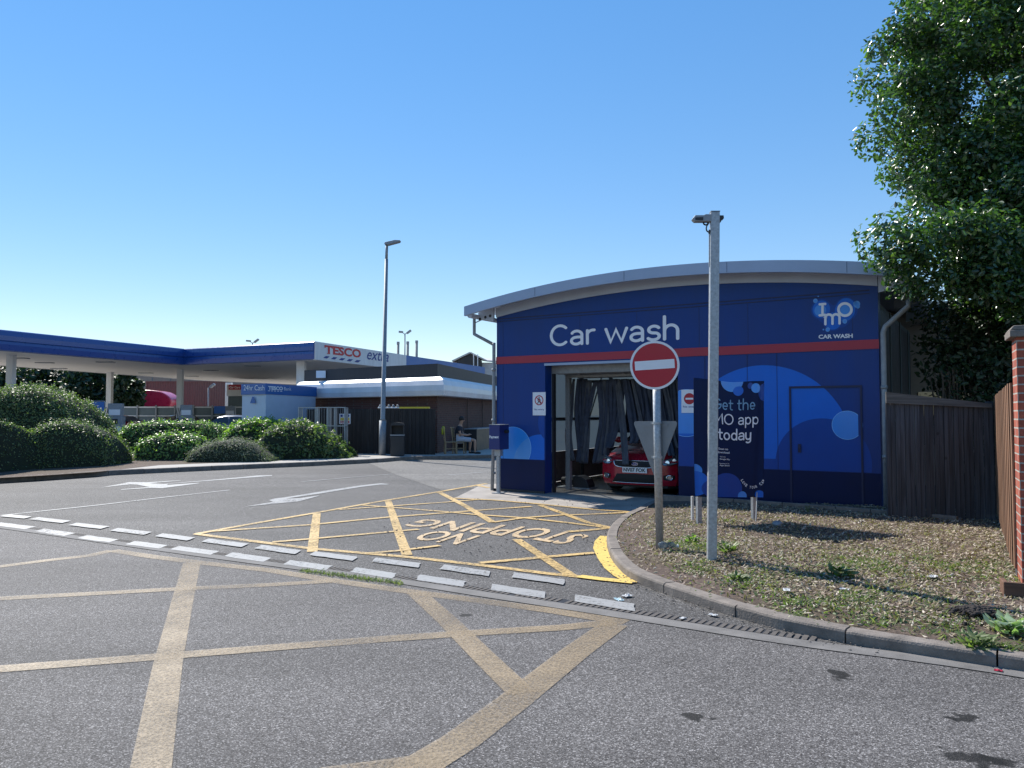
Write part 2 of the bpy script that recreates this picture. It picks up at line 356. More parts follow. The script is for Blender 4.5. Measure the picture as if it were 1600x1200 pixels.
# ------------------------------------------------------------ ground, roads
def catmull(pts, n=8):
    out = []
    P = [Vector(p) for p in pts]
    for i in range(len(P)-1):
        a = P[max(i-1, 0)]; b = P[i]; c = P[i+1]; d = P[min(i+2, len(P)-1)]
        for k in range(n):
            t = k/n
            out.append(.5*((2*b)+(c-a)*t+(2*a-5*b+4*c-d)*t*t+(3*b-a-3*c+d)*t**3))
    out.append(P[-1]); return out
def resample(pts, step):
    out = [pts[0]]; acc = 0; 
    for a, b in zip(pts, pts[1:]):
        L = (b-a).length; s = 0
        while acc+(L-s) >= step:
            s += step-acc; acc = 0; out.append(a.lerp(b, s/L))
        acc += L-s
    return out
def offsetline(pts, d):
    out = []
    for i, p in enumerate(pts):
        t = (pts[min(i+1, len(pts)-1)]-pts[max(i-1, 0)]); t.z = 0; t.normalize()
        out.append(p+Vector((-t.y, t.x, 0))*d)
    return out
stains = []
for (px, py, r, k) in ((1312, 1056, .115, .3), (1330, 1062, .07, .35), (1085, 1121, .07, .35), (1112, 1125, .05, .4), (1512, 1124, .085, .35), (1480, 1122, .04, .4), (1520, 1188, .12, .45), (1560, 1190, .08, .5), (730, 962, .04, .5)):
    g = G(px, py); stains.append(((g.x, g.y, 0.004), r*1.12, k*.3))
M['asphalt_far'] = asphalt('forecourt_asphalt', (.030, .0275, .027), (.20, .192, .186), .36, vs=110)
M['asphalt_near'] = asphalt('road_asphalt', (.026, .0225, .022), (.262, .248, .240), .28, vs=165, stains=stains)
M['asphalt_old'] = asphalt('old_pale_asphalt', (.10, .094, .088), (.24, .23, .215), .25, vs=60)
S = 900
mb = MB(); mb.flat([(-S, -S, 0), (S, -S, 0), (S, S, 0), (-S, S, 0)]); flatup(mb, 'ground', M['asphalt_far'])

chan_px = [(-420, 772), (-200, 798), (0, 825), (156, 848), (312, 872), (500, 892.5), (600, 912), (761, 932.6), (902, 955.6), (1060, 978.6), (1239, 1008), (1451, 1035), (1600, 1060), (1760, 1088)]
chan_px = [(-420, 778), (-200, 800), (0, 825), (156, 847), (312, 869), (500, 894), (630, 912), (761, 932.6), (902, 954), (1060, 979), (1239, 1007), (1451, 1035), (1600, 1058), (1760, 1086)]
chan = catmull([G(*p) for p in chan_px], 10)
near = [Vector((p.x, p.y, .004)) for p in chan]+[Vector((60, -30, .004)), Vector((-60, -30, .004)), Vector((-60, chan[0].y+3, .004))]
mb = MB(); mb.flat(near); flatup(mb, 'road', M['asphalt_near'])
def strip(pts, w, z, name, mat, off=0.0):
    a = offsetline(pts, off-w/2); b = offsetline(pts, off+w/2); mb = MB()
    for i in range(len(pts)-1):
        mb.flat([(a[i].x, a[i].y, z), (a[i+1].x, a[i+1].y, z), (b[i+1].x, b[i+1].y, z), (b[i].x, b[i].y, z)])
    return flatup(mb, name, mat)
cr = resample(chan, .25)
strip(cr, .17, .010, 'channel_kerb', paint('channel_concrete', (.15, .142, .135), .85, var=.35, scale=3, bump=.3, bscale=80), .035)
nchan = [p for p in cr if p.x < G(1265, 1010).x]
strip(nchan, .15, .006, 'drain_base', M['dark'], .19)
mb = MB(); fine = resample(chan, .055)
for i, p in enumerate(fine[:-1]):
    if p.x < -9 or p.x > G(1265, 1010).x: continue
    t = (fine[i+1]-p).normalized(); n = Vector((-t.y, t.x, 0)); c = p+n*.19
    if RNG.random() < .03: continue
    q = [c+t*.017+n*.062, c-t*.017+n*.062, c-t*.017-n*.062, c+t*.017-n*.062]
    mb.add([(v.x, v.y, .0105) for v in q], [(0, 1, 2, 3)])
flatup(mb, 'drain_grating', paint('grating_iron', (.085, .075, .068), .8, var=.3, scale=9))
# paler worn concrete surfaces at the wash and beyond the lane
def pxpoly(pts, z, name, mat):
    mb = MB(); mb.flat([G(*p)+Vector((0, 0, z)) for p in pts]); return flatup(mb, name, mat)
pxpoly([(573, 722.5), (640, 716.5), (860, 708), (1000, 712), (900, 760), (775, 760), (690, 766), (616, 741)], .004, 'pale_forecourt', M['asphalt_old'])
pxpoly([(752, 758), (900, 748), (1100, 752), (1085, 790), (1030, 786), (999, 800), (950, 797), (880, 791.5), (830, 786.5), (770, 781), (711, 778.5)], .008, 'concrete_apron', M['concrete2'])

# ------------------------------------------------------------ road markings
def subdiv(a, b, n): return [a.lerp(b, i/n) for i in range(n+1)]
def lines(name, segs, mat, z):
    mb = MB(); zz = z
    for sg in segs:
        w = sg[-1]; pts = [G(*p) for p in sg[:-1]]
        P = []
        for a, b in zip(pts, pts[1:]): P += subdiv(a, b, 3)[:-1]
        P.append(pts[-1]); A = offsetline(P, -w/2); B = offsetline(P, w/2)
        for i in range(len(P)-1): mb.flat([(A[i].x, A[i].y, zz), (A[i+1].x, A[i+1].y, zz), (B[i+1].x, B[i+1].y, zz), (B[i].x, B[i].y, zz)])
        zz += .0003
    return flatup(mb, name, mat)
YW = .11
upper = [
 [(306, 835), (400, 818), (487, 803), (605, 782), (685, 769), (760, 756), YW],
 [(306, 835), (400, 847), (487, 858), (640, 871.5), (738, 882.5), (859, 897.5), (905, 902), YW],
 [(495, 803), (488, 863), YW*1.1], [(606, 782), (622, 830), (636, 868), YW*1.1], [(685, 769), (727, 791), (770, 817), YW*1.1],
 [(807, 843.5), (850, 872), (893, 901), YW*1.1], [(844, 790), (880, 803), (919, 817.6), (957, 826), YW],
 [(332, 831), (484, 821), (605, 809), (697, 802), (729, 799.5), (830, 792), YW],
 [(426, 848), (498, 842), (619, 831), (654, 828), YW*.9],
 [(530, 797), (617, 791), (702, 785), (755, 780.5), YW*.85],
 [(709, 779), (770, 782), (830, 787), (880, 792), (935, 797.5), (995, 801), YW],
 [(567, 790), (617, 794), (697, 800.5), (738, 804.5), (818.5, 810), (890, 818), (953, 826), YW*.9],
 [(770, 817), (818, 810), (879, 805.5), (916, 804.7), (994, 801), YW*.9],
 [(749, 881), (800, 876.5), (853, 871.7), (929, 865), YW], [(573, 866), (625, 861.5), (687, 853.7), YW*.8],
 [(887, 832), (930, 828.5), (959, 825), YW*1.1], [(744, 758.7), (764, 763), YW]]
lines('yellow_box_marking', upper, M['yl'], .0085)
lines('kerb_yellow_marking', [[(948, 839), (940, 847), (938, 858), (946, 874), (957, 889), (972, 901), (992, 912), .17], [(905, 902), (940, 906.5), (990, 911.5), .13]], M['yl_bright'], .013)
lowr = [
 [(-60, 893), (0, 886), (70, 877), (140, 869), (175, 861), .15],
 [(175, 861), (240, 871), (312, 880), (420, 892), (500, 905), (600, 920), (761, 941.5), (860, 955), (978, 974), .16],
 [(300, 880), (285, 940), (262, 1040), (236, 1200), (215, 1330), .175],
 [(-80, 944), (0, 936.5), (270, 922), (420, 915), (520, 909), .15],
 [(-80, 1056), (0, 1047), (245, 1028), (420, 1014), (600, 1000), (730, 991), (880, 982), (960, 973), .15],
 [(650, 927), (700, 972), (760, 1032), (815, 1085), .17],
 [(960, 977), (900, 1020), (800, 1100), (720, 1160), (655, 1200), (540, 1275), .21],
 [(690, 1190), (600, 1203), (500, 1216), .17]]
lines('yellow_junction_marking', lowr, M['yl_old'], .0075)
dA = [((5, 806), (47, 810)), ((50, 810.5), (106, 817)), ((111, 819.5), (167, 826)), ((175, 828), (234, 835)), ((245, 836.5), (302, 844)), ((317, 845), (387, 854)), ((400, 855), (470, 865)), ((484, 865.5), (560, 875)), ((580, 875.5), (661, 885.5)), ((686, 886.5), (771, 899)), ((796, 899), (888, 912))]
dB = [((-10, 819), (50, 826.5)), ((58, 829), (112, 837)), ((125, 839.5), (181, 847)), ((200, 849), (259, 856.5)), ((269, 857), (340, 866)), ((353, 867), (422, 877)), ((444, 879.5), (518, 890)), ((547, 891), (621, 902.5)), ((648, 903), (731, 915)), ((762, 918), (857, 932.5)), ((892, 935), (998, 952.5)), ((-90, 809), (-22, 816))]
mb = MB()
for i, (a, b) in enumerate(dA+dB):
    a = G(*a); b = G(*b); t = (b-a).normalized(); n = Vector((-t.y, t.x, 0)); hw = .105; sk = .10
    o = [a-n*hw+t*sk, a+n*hw-t*sk*.2, b+n*hw-t*sk, b-n*hw+t*sk*.2]
    # ragged edge
    poly = []
    for k in range(4):
        p, q = o[k], o[(k+1) % 4]
        m = 6 if k % 2 == 1 else 3
        for j in range(m): poly.append(p.lerp(q, j/m)+Vector((RNG.normal(0, .005), RNG.normal(0, .005), 0)))
    mb.flat([(p.x, p.y, .0125) for p in poly])
flatup(mb, 'give_way_marking', M['wl'])
lines('white_lane_marking', [[(0, 806), (28, 803), (150, 790), (260, 777), (359, 766), .085], [(472, 753), (540, 747), (613, 741), .07], [(700, 742.5), (760, 737.5), .07]], M['wl'], .0062)
def z1(x, y): return (x/3.2, 700+y/3.2)
def z2(x, y): return (300+x/3.478, 720+y/3.478)
def z5(x, y): return (140+x/5.333, 730+y/5.333)
def z6(x, y): return (370+x/6.154, 740+y/6.154)
ar1 = [z5(*p) for p in [(95,172),(330,126),(480,128),(760,110),(760,113),(500,136),(620,142),(1100,100),(1400,71),(1520,67),(1520,74),(1100,107),(660,141),(640,151),(900,133),(920,136),(700,165),(600,178),(520,174),(260,191),(265,186),(500,168),(400,148),(340,145),(240,155)]]
ar2 = [z6(*p) for p in [(70,322),(350,275),(310,258),(370,242),(460,232),(900,160),(1200,115),(1380,95),(1470,103),(1440,108),(1380,108),(1200,130),(800,195),(470,243),(600,240),(790,213),(790,217),(590,272),(480,282),(360,292)]]
mb = MB()
for ar in (ar1, ar2):
    pts = [G(*p) for p in ar]
    tris = geometry.tessellate_polygon([[Vector((p.x, p.y, 0)) for p in pts]])
    mb.add([(p.x, p.y, .0066) for p in pts], [tuple(t) for t in tris])
flatup(mb, 'turn_arrow_marking', M['wl'])

# ------------------------------------------------------------ lettering helpers
def textmesh(body, bold=.0, shear=0, space=1.0):
    c = bpy.data.curves.new('t', 'FONT'); c.body = body; c.offset = bold; c.shear = shear; c.resolution_u = 3; c.space_character = space
    o = bpy.data.objects.new('t', c); COL.objects.link(o)
    dg = bpy.context.evaluated_depsgraph_get(); me = bpy.data.meshes.new_from_object(o.evaluated_get(dg))
    v = np.array([tuple(x.co) for x in me.vertices]); f = [tuple(p.vertices) for p in me.polygons]
    bpy.data.objects.remove(o); bpy.data.curves.remove(c); bpy.data.meshes.remove(me)
    x0, y0 = v[:, 0].min(), v[:, 1].min(); x1, y1 = v[:, 0].max(), v[:, 1].max()
    return v[:, :2], f, (x0, y0, x1, y1)
def text_to(mb, body, fn, bold=0, shear=0, mi=0, cap=True):
    """lay text through fn(s, t): s 0..1 along, t 0..1 up (of the glyph box)"""
    v, f, (x0, y0, x1, y1) = textmesh(body, bold, shear)
    mb.add([fn((p[0]-x0)/(x1-x0), (p[1]-y0)/(y1-y0)) for p in v], f, mi)
def arc(cx, cy, rx, ry, a0, a1, n=14):
    return [(cx+rx*math.cos(math.radians(a0+(a1-a0)*i/n)), cy+ry*math.sin(math.radians(a0+(a1-a0)*i/n))) for i in range(n+1)]
X = .70
GL = {
 'C': (.86, [arc(.45, .5, .38, .44, 48, 312, 20)]),
 'a': (.66, [arc(.30, .46, .22, .19, 150, 0)+[(.52, .06)], [(.50, .37), (.30, .37)]+arc(.28, .21, .20, .155, 90, 270)+[(.36, .065), (.50, .14)]]),
 'r': (.42, [[(.09, .06), (.09, .64)], arc(.33, .44, .24, .21, 180, 80)]),
 'w': (.98, [[(.07, .64), (.26, .07), (.47, .60), (.69, .07), (.89, .64)]]),
 's': (.60, [arc(.30, .49, .20, .155, 30, 180, 10)+arc(.31, .47, .205, .12, 180, 250, 5)[1:]+arc(.27, .22, .22, .145, 60, 0, 6)+arc(.27, .20, .22, .14, 0, -150, 10)[1:]]),
 'h': (.72, [[(.09, .06), (.09, 1.02)], arc(.33, .40, .24, .25, 180, 0)+[(.57, .06)]]),
 ' ': (.36, []),
 'G': (.90, [arc(.45, .5, .38, .44, 50, 340, 20)+[(.83, .46), (.52, .46)]]),
 'e': (.68, [[(.10, .35), (.54, .35)]+arc(.32, .36, .22, .29, 0, 310, 18)]),
 't': (.48, [[(.16, .92), (.16, .26)]+arc(.32, .22, .16, .16, 180, 280, 8), [(.02, .64), (.38, .64)]]),
 'I': (.36, [[(.14, .06), (.14, .94)]]),
 'M': (1.0, [[(.08, .06), (.14, .94), (.48, .35), (.82, .94), (.88, .06)]]),
 'O': (1.0, [arc(.48, .5, .41, .44, 0, 360, 26)]),
 'p': (.72, [[(.09, -.24), (.09, .64)], arc(.33, .35, .24, .29, 0, 360, 20)]),
 'o': (.70, [arc(.33, .35, .25, .29, 0, 360, 20)]),
 'd': (.72, [[(.57, 1.0), (.57, .06)], arc(.33, .35, .24, .29, 0, 360, 20)]),
 'y': (.66, [[(.08, .64), (.08, .32)]+arc(.30, .29, .22, .22, 180, 360, 10)+[(.52, .64)], [(.52, .64), (.52, .0)]+arc(.29, -.02, .23, .20, 0, -130, 8)]),
 'm': (1.04, [[(.09, .04), (.09, .64)], arc(.30, .42, .21, .24, 180, 0)+[(.51, .04)], arc(.72, .42, .21, .24, 180, 0)+[(.93, .04)]])}
ZK = [0]
def ribbon(mb, pts, w, fn, mi=0):
    """flat stroke with round ends; fn(x, y, k) -> 3d"""
    ZK[0] += 1; k = ZK[0] % 24
    P = [Vector((p[0], p[1])) for p in pts]; n = len(P); closed = (P[0]-P[-1]).length < 1e-4
    A = []; B = []
    for i in range(n):
        if closed: a, b = P[(i-1) % (n-1)], P[(i+1) % (n-1)] if i < n-1 else P[1]
        else: a, b = P[max(i-1, 0)], P[min(i+1, n-1)]
        t = (b-a).normalized(); m = Vector((-t.y, t.x))
        s = 1.0
        if not closed and 0 < i < n-1:
            t1 = (P[i]-P[i-1]).normalized(); s = 1/max(.55, abs(t1.dot(t)))
        A.append(P[i]-m*w/2*s); B.append(P[i]+m*w/2*s)
    L = [fn(a.x, a.y, k) for a in A]; R = [fn(b.x, b.y, k) for b in B]
    mb.add(L+R, [(i, i+1, n+i+1, n+i) for i in range(n-1)], mi)
    if not closed:
        for c, d in ((P[0], (P[0]-P[1]).normalized()), (P[-1], (P[-1]-P[-2]).normalized())):
            a0 = math.atan2(d.y, d.x); pp = [c+Vector((math.cos(a0+math.pi*(j/8-.5)), math.sin(a0+math.pi*(j/8-.5))))*w/2 for j in range(9)]
            mb.flat([fn(p.x, p.y, k) for p in pp], mi)
def strokes(mb, txt, fn, w=.13, mi=0, sp=1.0):
    x = 0
    for ch in txt:
        adv, st = GL[ch]
        for s in st: ribbon(mb, [(x+p[0], p[1]) for p in s], w, fn, mi)
        x += adv*sp
    return x
def strokew(txt, sp=1.0): return sum(GL[c][0] for c in txt)*sp

# painted words on the road (read from the wash side)
def quadfn(b0, b1, t0, t1, z):
    b0, b1, t0, t1 = [G(*p) for p in (b0, b1, t0, t1)]
    def fn(s, t):
        p = b0.lerp(b1, s).lerp(t0.lerp(t1, s), t); return (p.x, p.y, z)
    return fn
mb = MB()
text_to(mb, 'NO', quadfn((752, 838), (680, 829), (712, 852), (640, 843), .0092), .015)
def curvefn(bs, ts, z):
    bs = [G(*p) for p in bs]; ts = [G(*p) for p in ts]
    def at(P, s):
        x = s*(len(P)-1); i = min(int(x), len(P)-2); return P[i].lerp(P[i+1], x-i)
    def fn(s, t):
        p = at(bs, s).lerp(at(ts, s), t); return (p.x, p.y, z)
    return fn
text_to(mb, 'STOPPING', curvefn([(924, 838), (868, 828), (800, 822), (728, 816), (664, 812)], [(878, 852), (826, 843), (762, 836), (694, 829), (628, 822)], .0092), .015)
flatup(mb, 'no_stopping_marking', M['yl_old2'] if 'yl_old2' in M else worn('faded_yellow_lettering', (.58, .42, .24), wear=.40, soft=.12))

# ------------------------------------------------------------ kerb, pavement, bed
def kerb(name, path, h=.1, w=.125, stone=.91, side=1, z0=0.0):
    mb = MB(); pts = resample(path, .05); per = max(2, int(stone/.05))
    prof = [(0, -.02), (.0, h-.022), (.007, h-.008), (.024, h), (w, h), (w, -.02)]
    i = 0
    while i < len(pts)-2:
        seg = pts[i:i+per+1]; i += per
        if len(seg) < 2: break
        seg = [p.copy() for p in seg]
        seg[0] = seg[0].lerp(seg[1], .12); seg[-1] = seg[-1].lerp(seg[-2], .12)
        jz = RNG.normal(0, .0025); jo = RNG.normal(0, .002); n = len(prof); vs = []
        for j, p in enumerate(seg):
            t = (seg[min(j+1, len(seg)-1)]-seg[max(j-1, 0)]).normalized(); nn = Vector((-t.y, t.x, 0))*side
            for (o, z) in prof: q = p+nn*(o+jo); vs.append((q.x, q.y, z0+z+(jz if z > 0 else 0)+ (RNG.normal(0, .0008) if z > 0 else 0)))
        fs = [(j*n+k, j*n+(k+1) % n, (j+1)*n+(k+1) % n, (j+1)*n+k) for j in range(len(seg)-1) for k in range(n)]
        fs += [tuple(range(n-1, -1, -1)), tuple((len(seg)-1)*n+k for k in range(n))]
        mb.add(vs, fs)
    o = mb.build(name, M['kerb']); o['kind'] = 'structure'; return o
kpx = [(1029, 787), (1012, 793), (997, 802), (975, 813), (959, 825), (951, 837), (948, 848), (950, 862), (957, 878), (971, 895), (986, 906), (1007, 916), (1050, 932), (1109, 952), (1170, 971), (1234, 988), (1330, 1007), (1430, 1024), (1600, 1051), (1760, 1076)]
kpath = catmull([G(*p) for p in kpx], 10)
kerb('kerb', kpath, side=1 if True else -1, h=.095)
inner = offsetline(kpath, .12)
lpx = [(-330, 778), (-160, 765), (0, 754.5), (100, 748), (187, 742), (300, 736.5), (400, 732), (480, 728.5), (587, 723), (632, 719.5), (700, 717.5), (770, 716), (830, 714)]
lpath = catmull([G(*p) for p in lpx], 8)
kerb('left_kerb', lpath, h=.13)
lin = offsetline(lpath, .12)
mb = MB(); mb.flat([(p.x, p.y, .125) for p in lin]+[(lin[-1].x, 140, .125), (-120, 140, .125), (-120, lin[0].y, .125)]); flatup(mb, 'pavement', M['pave'])

# edging stones of the bed, in front of the wash
A0 = G(776, 767); B0 = G(1378, 805); FD = (B0-A0).normalized(); FN = Vector((-FD.y, FD.x, 0)); FW = (B0-A0).length; ANG = math.atan2(FD.y, FD.x)
def FL(u, v, z=0): return A0+FD*u+FN*v+Vector((0, 0, z))
e0 = G(1030, 790); e1 = G(1497, 828)
epath = [G(1036, 790.5), G(1147, 798), G(1307, 811), G(1420, 821), G(1497, 829)]
mb = MB()
for a, b in zip(epath, epath[1:]):
    n = 2
    for k in range(n):
        p, q = a.lerp(b, k/n+.004), a.lerp(b, (k+1)/n-.004)
        p = p+Vector((0, 0, .08)); q = q+Vector((0, 0, .08)); q = q+Vector((0, 0, .03)); p = p+Vector((0, 0, .03)); mb.bar(p, q, .075, .17)
mb.bar(epath[-1]+Vector((0, 0, .08)), epath[-1]+FN*.35+Vector((0, 0, .09)), .075, .15)
o = mb.build('bed_edging', M['kerb'], bevel=.006); o['kind'] = 'structure'
# bed soil
back = [epath[0]+FN*.3, FL(FW, -.05), FL(FW+1.9, .5), Vector((14, 13, 0)), Vector((14, 3.2, 0))]
bound = [Vector((p.x, p.y)) for p in inner[::3]]+[Vector((9.5, 2.7))]+[Vector((p.x, p.y)) for p in reversed(back)]
def inpoly(x, y, P):
    c = False; n = len(P)
    for i in range(n):
        a, b = P[i], P[i-1]
        if (a.y > y) != (b.y > y) and x < (b.x-a.x)*(y-a.y)/(b.y-a.y)+a.x: c = not c
    return c
kd = [Vector((p.x, p.y)) for p in inner[::2]]
def bedz(x, y):
    d = min((Vector((x, y))-k).length for k in kd)
    return .082+min(1, d/.9)*.055+.016*noise.noise(Vector((x*1.7, y*1.7, 0)))*min(1, d/.3)+.010*noise.noise(Vector((x*6, y*6, 3)))*min(1, d/.2)
gp = []
xs = np.arange(1.0, 14, .11)
for x in xs:
    for y in np.arange(3, 13, .11):
        if x > 8.5 and (int(x*10) % 2): continue
        px = x+RNG.uniform(-.03, .03); py = y+RNG.uniform(-.03, .03)
        if inpoly(px, py, bound): gp.append(Vector((px, py)))
vv = bound+gp
res = geometry.delaunay_2d_cdt(vv, [], [list(range(len(bound)))], 1, 1e-5)
mb = MB(); mb.add([(p.x, p.y, bedz(p.x, p.y)) for p in res[0]], [tuple(f) for f in res[2]])
def soilmat():
    m, t, B, N, L = newmat('dry_soil')
    geo = N.new('ShaderNodeNewGeometry'); P = geo.outputs['Position']
    n = N.new('ShaderNodeTexNoise'); n.inputs['Scale'].default_value = 26; n.inputs['Detail'].default_value = 10; n.inputs['Roughness'].default_value = .8; L.new(P, n.inputs[0])
    r = ramp(N, L, n.outputs[0], [(.28, (.028, .018, .014)), (.5, (.10, .068, .053)), (.72, (.25, .185, .15))])
    n2 = N.new('ShaderNodeTexNoise'); n2.inputs['Scale'].default_value = 1.1; n2.inputs['Detail'].default_value = 5; L.new(P, n2.inputs[0])
    r2 = ramp(N, L, n2.outputs[0], [(.42, (1, 1, 1)), (.62, (.8, .85, .68))]); mx = N.new('ShaderNodeMix'); mx.data_type = 'RGBA'; mx.blend_type = 'MULTIPLY'; mx.inputs[0].default_value = 1
    L.new(r.outputs[0], mx.inputs[6]); L.new(r2.outputs[0], mx.inputs[7]); L.new(mx.outputs[2], B.inputs['Base Color']); B.inputs['Roughness'].default_value = .95
    bb = N.new('ShaderNodeBump'); bb.inputs['Strength'].default_value = .9; bb.inputs['Distance'].default_value = .02; L.new(n.outputs[0], bb.inputs['Height']); L.new(bb.outputs[0], B.inputs['Normal']); return m
M['soil'] = soilmat()
o = flatup(mb, 'soil_bed', M['soil']); o.data.polygons.foreach_set('use_smooth', [True]*len(o.data.polygons))

# ------------------------------------------------------------ leaves, blades
def leafmesh(name, P, Nn, size, asp, mat, parent=None, tilt=.5, fold=.12, up=None):
    n = len(P); P = np.asarray(P, float); Nn = np.asarray(Nn, float)+RNG.normal(0, tilt, (n, 3)); Nn /= np.linalg.norm(Nn, axis=1)[:, None]+1e-9
    T = RNG.normal(0, 1, (n, 3))
    if up is not None: T = T*.5+np.asarray(up)
    T -= Nn*(T*Nn).sum(1)[:, None]; T /= np.linalg.norm(T, axis=1)[:, None]+1e-9
    Bv = np.cross(Nn, T); s = (size*RNG.uniform(.6, 1.35, n))[:, None]
    V = np.empty((n, 6, 3))
    V[:, 0] = P-T*s*.5; V[:, 1] = P-T*s*.12+Bv*s*asp*.5-Nn*s*fold; V[:, 2] = P+T*s*.22+Bv*s*asp*.42-Nn*s*fold
    V[:, 3] = P+T*s*.5-Nn*s*.06; V[:, 4] = P+T*s*.22-Bv*s*asp*.42-Nn*s*fold; V[:, 5] = P-T*s*.12-Bv*s*asp*.5-Nn*s*fold
    me = bpy.data.meshes.new(name); me.vertices.add(n*6); me.vertices.foreach_set('co', V.reshape(-1))
    idx = np.arange(n)[:, None]*6
    fa = np.concatenate([idx+np.array([[0, 1, 2, 3]]), idx+np.array([[0, 3, 4, 5]])], 1).reshape(-1)
    me.loops.add(n*8); me.loops.foreach_set('vertex_index', fa.astype(np.int32))
    me.polygons.add(n*2); me.polygons.foreach_set('loop_start', np.arange(0, n*8, 4, dtype=np.int32)); me.polygons.foreach_set('loop_total', np.full(n*2, 4, np.int32))
    me.materials.append(mat); me.update(calc_edges=True); me.validate()
    o = bpy.data.objects.new(name, me); COL.objects.link(o)
    if parent is not None: o.parent = parent
    return o
def sph(n):
    v = RNG.normal(0, 1, (n, 3)); return v/np.linalg.norm(v, axis=1)[:, None]
def shell(lobes, dens, zmin=None, inset=.12):
    """points and normals near the outside of a union of ellipsoids; dens = leaves per m2"""
    Ps = []; Ns = []
    for (c, r) in lobes:
        c = np.array(c); r = np.array(r); area = 4*math.pi*((r[0]*r[1])**1.6/3+(r[0]*r[2])**1.6/3+(r[1]*r[2])**1.6/3)**(1/1.6)
        n = int(area*dens); u = sph(n); k = 1-RNG.random(n)**1.5*inset; bump = 1+.06*np.sin(u[:, 0]*7+c[0]*3)*np.cos(u[:, 1]*6+u[:, 2]*8)
        p = c+u*r*(k*bump)[:, None]; nn = u/r; nn /= np.linalg.norm(nn, axis=1)[:, None]
        ok = np.ones(n, bool)
        for (c2, r2) in lobes:
            if c2 is lobes and False: pass
            if np.allclose(c2, c): continue
            ok &= (((p-np.array(c2))/np.array(r2))**2).sum(1) > .82
        if zmin is not None: ok &= p[:, 2] > zmin
        Ps.append(p[ok]); Ns.append(nn[ok])
    return np.concatenate(Ps), np.concatenate(Ns)
def bush(name, label, lobes, base, mat, size=.05, dens=900, group=None, tilt=.6, asp=.55, rot=0, sprigs=0):
    """lobes in metres round base"""
    t = thing(name, label, 'bush', base, rot, group)
    P, Nn = shell(lobes, dens, .02)
    core = MB()
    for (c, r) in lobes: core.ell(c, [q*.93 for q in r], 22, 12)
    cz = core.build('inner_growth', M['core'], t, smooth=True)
    me = cz.data
    for v in me.vertices:
        if v.co.z < -.02: v.co.z = -.02
    Nn = Nn*.8+np.array([0, 0, .35])
    if sprigs:
        top = P[(P[:, 2] > np.percentile(P[:, 2], 55))]; q = top[RNG.integers(0, len(top), sprigs)]
        ex = []
        for p in q:
            h = RNG.uniform(.06, .2); d = np.array([RNG.normal(0, .15), RNG.normal(0, .15), 1]);
            for k in range(5): ex.append(p+d*h*k/5)
        P = np.concatenate([P, np.array(ex)]); Nn = np.concatenate([Nn, np.tile([0, -.5, .5], (len(ex), 1))])
    leafmesh('foliage', P, Nn, size, asp, mat, t, tilt)
    return t

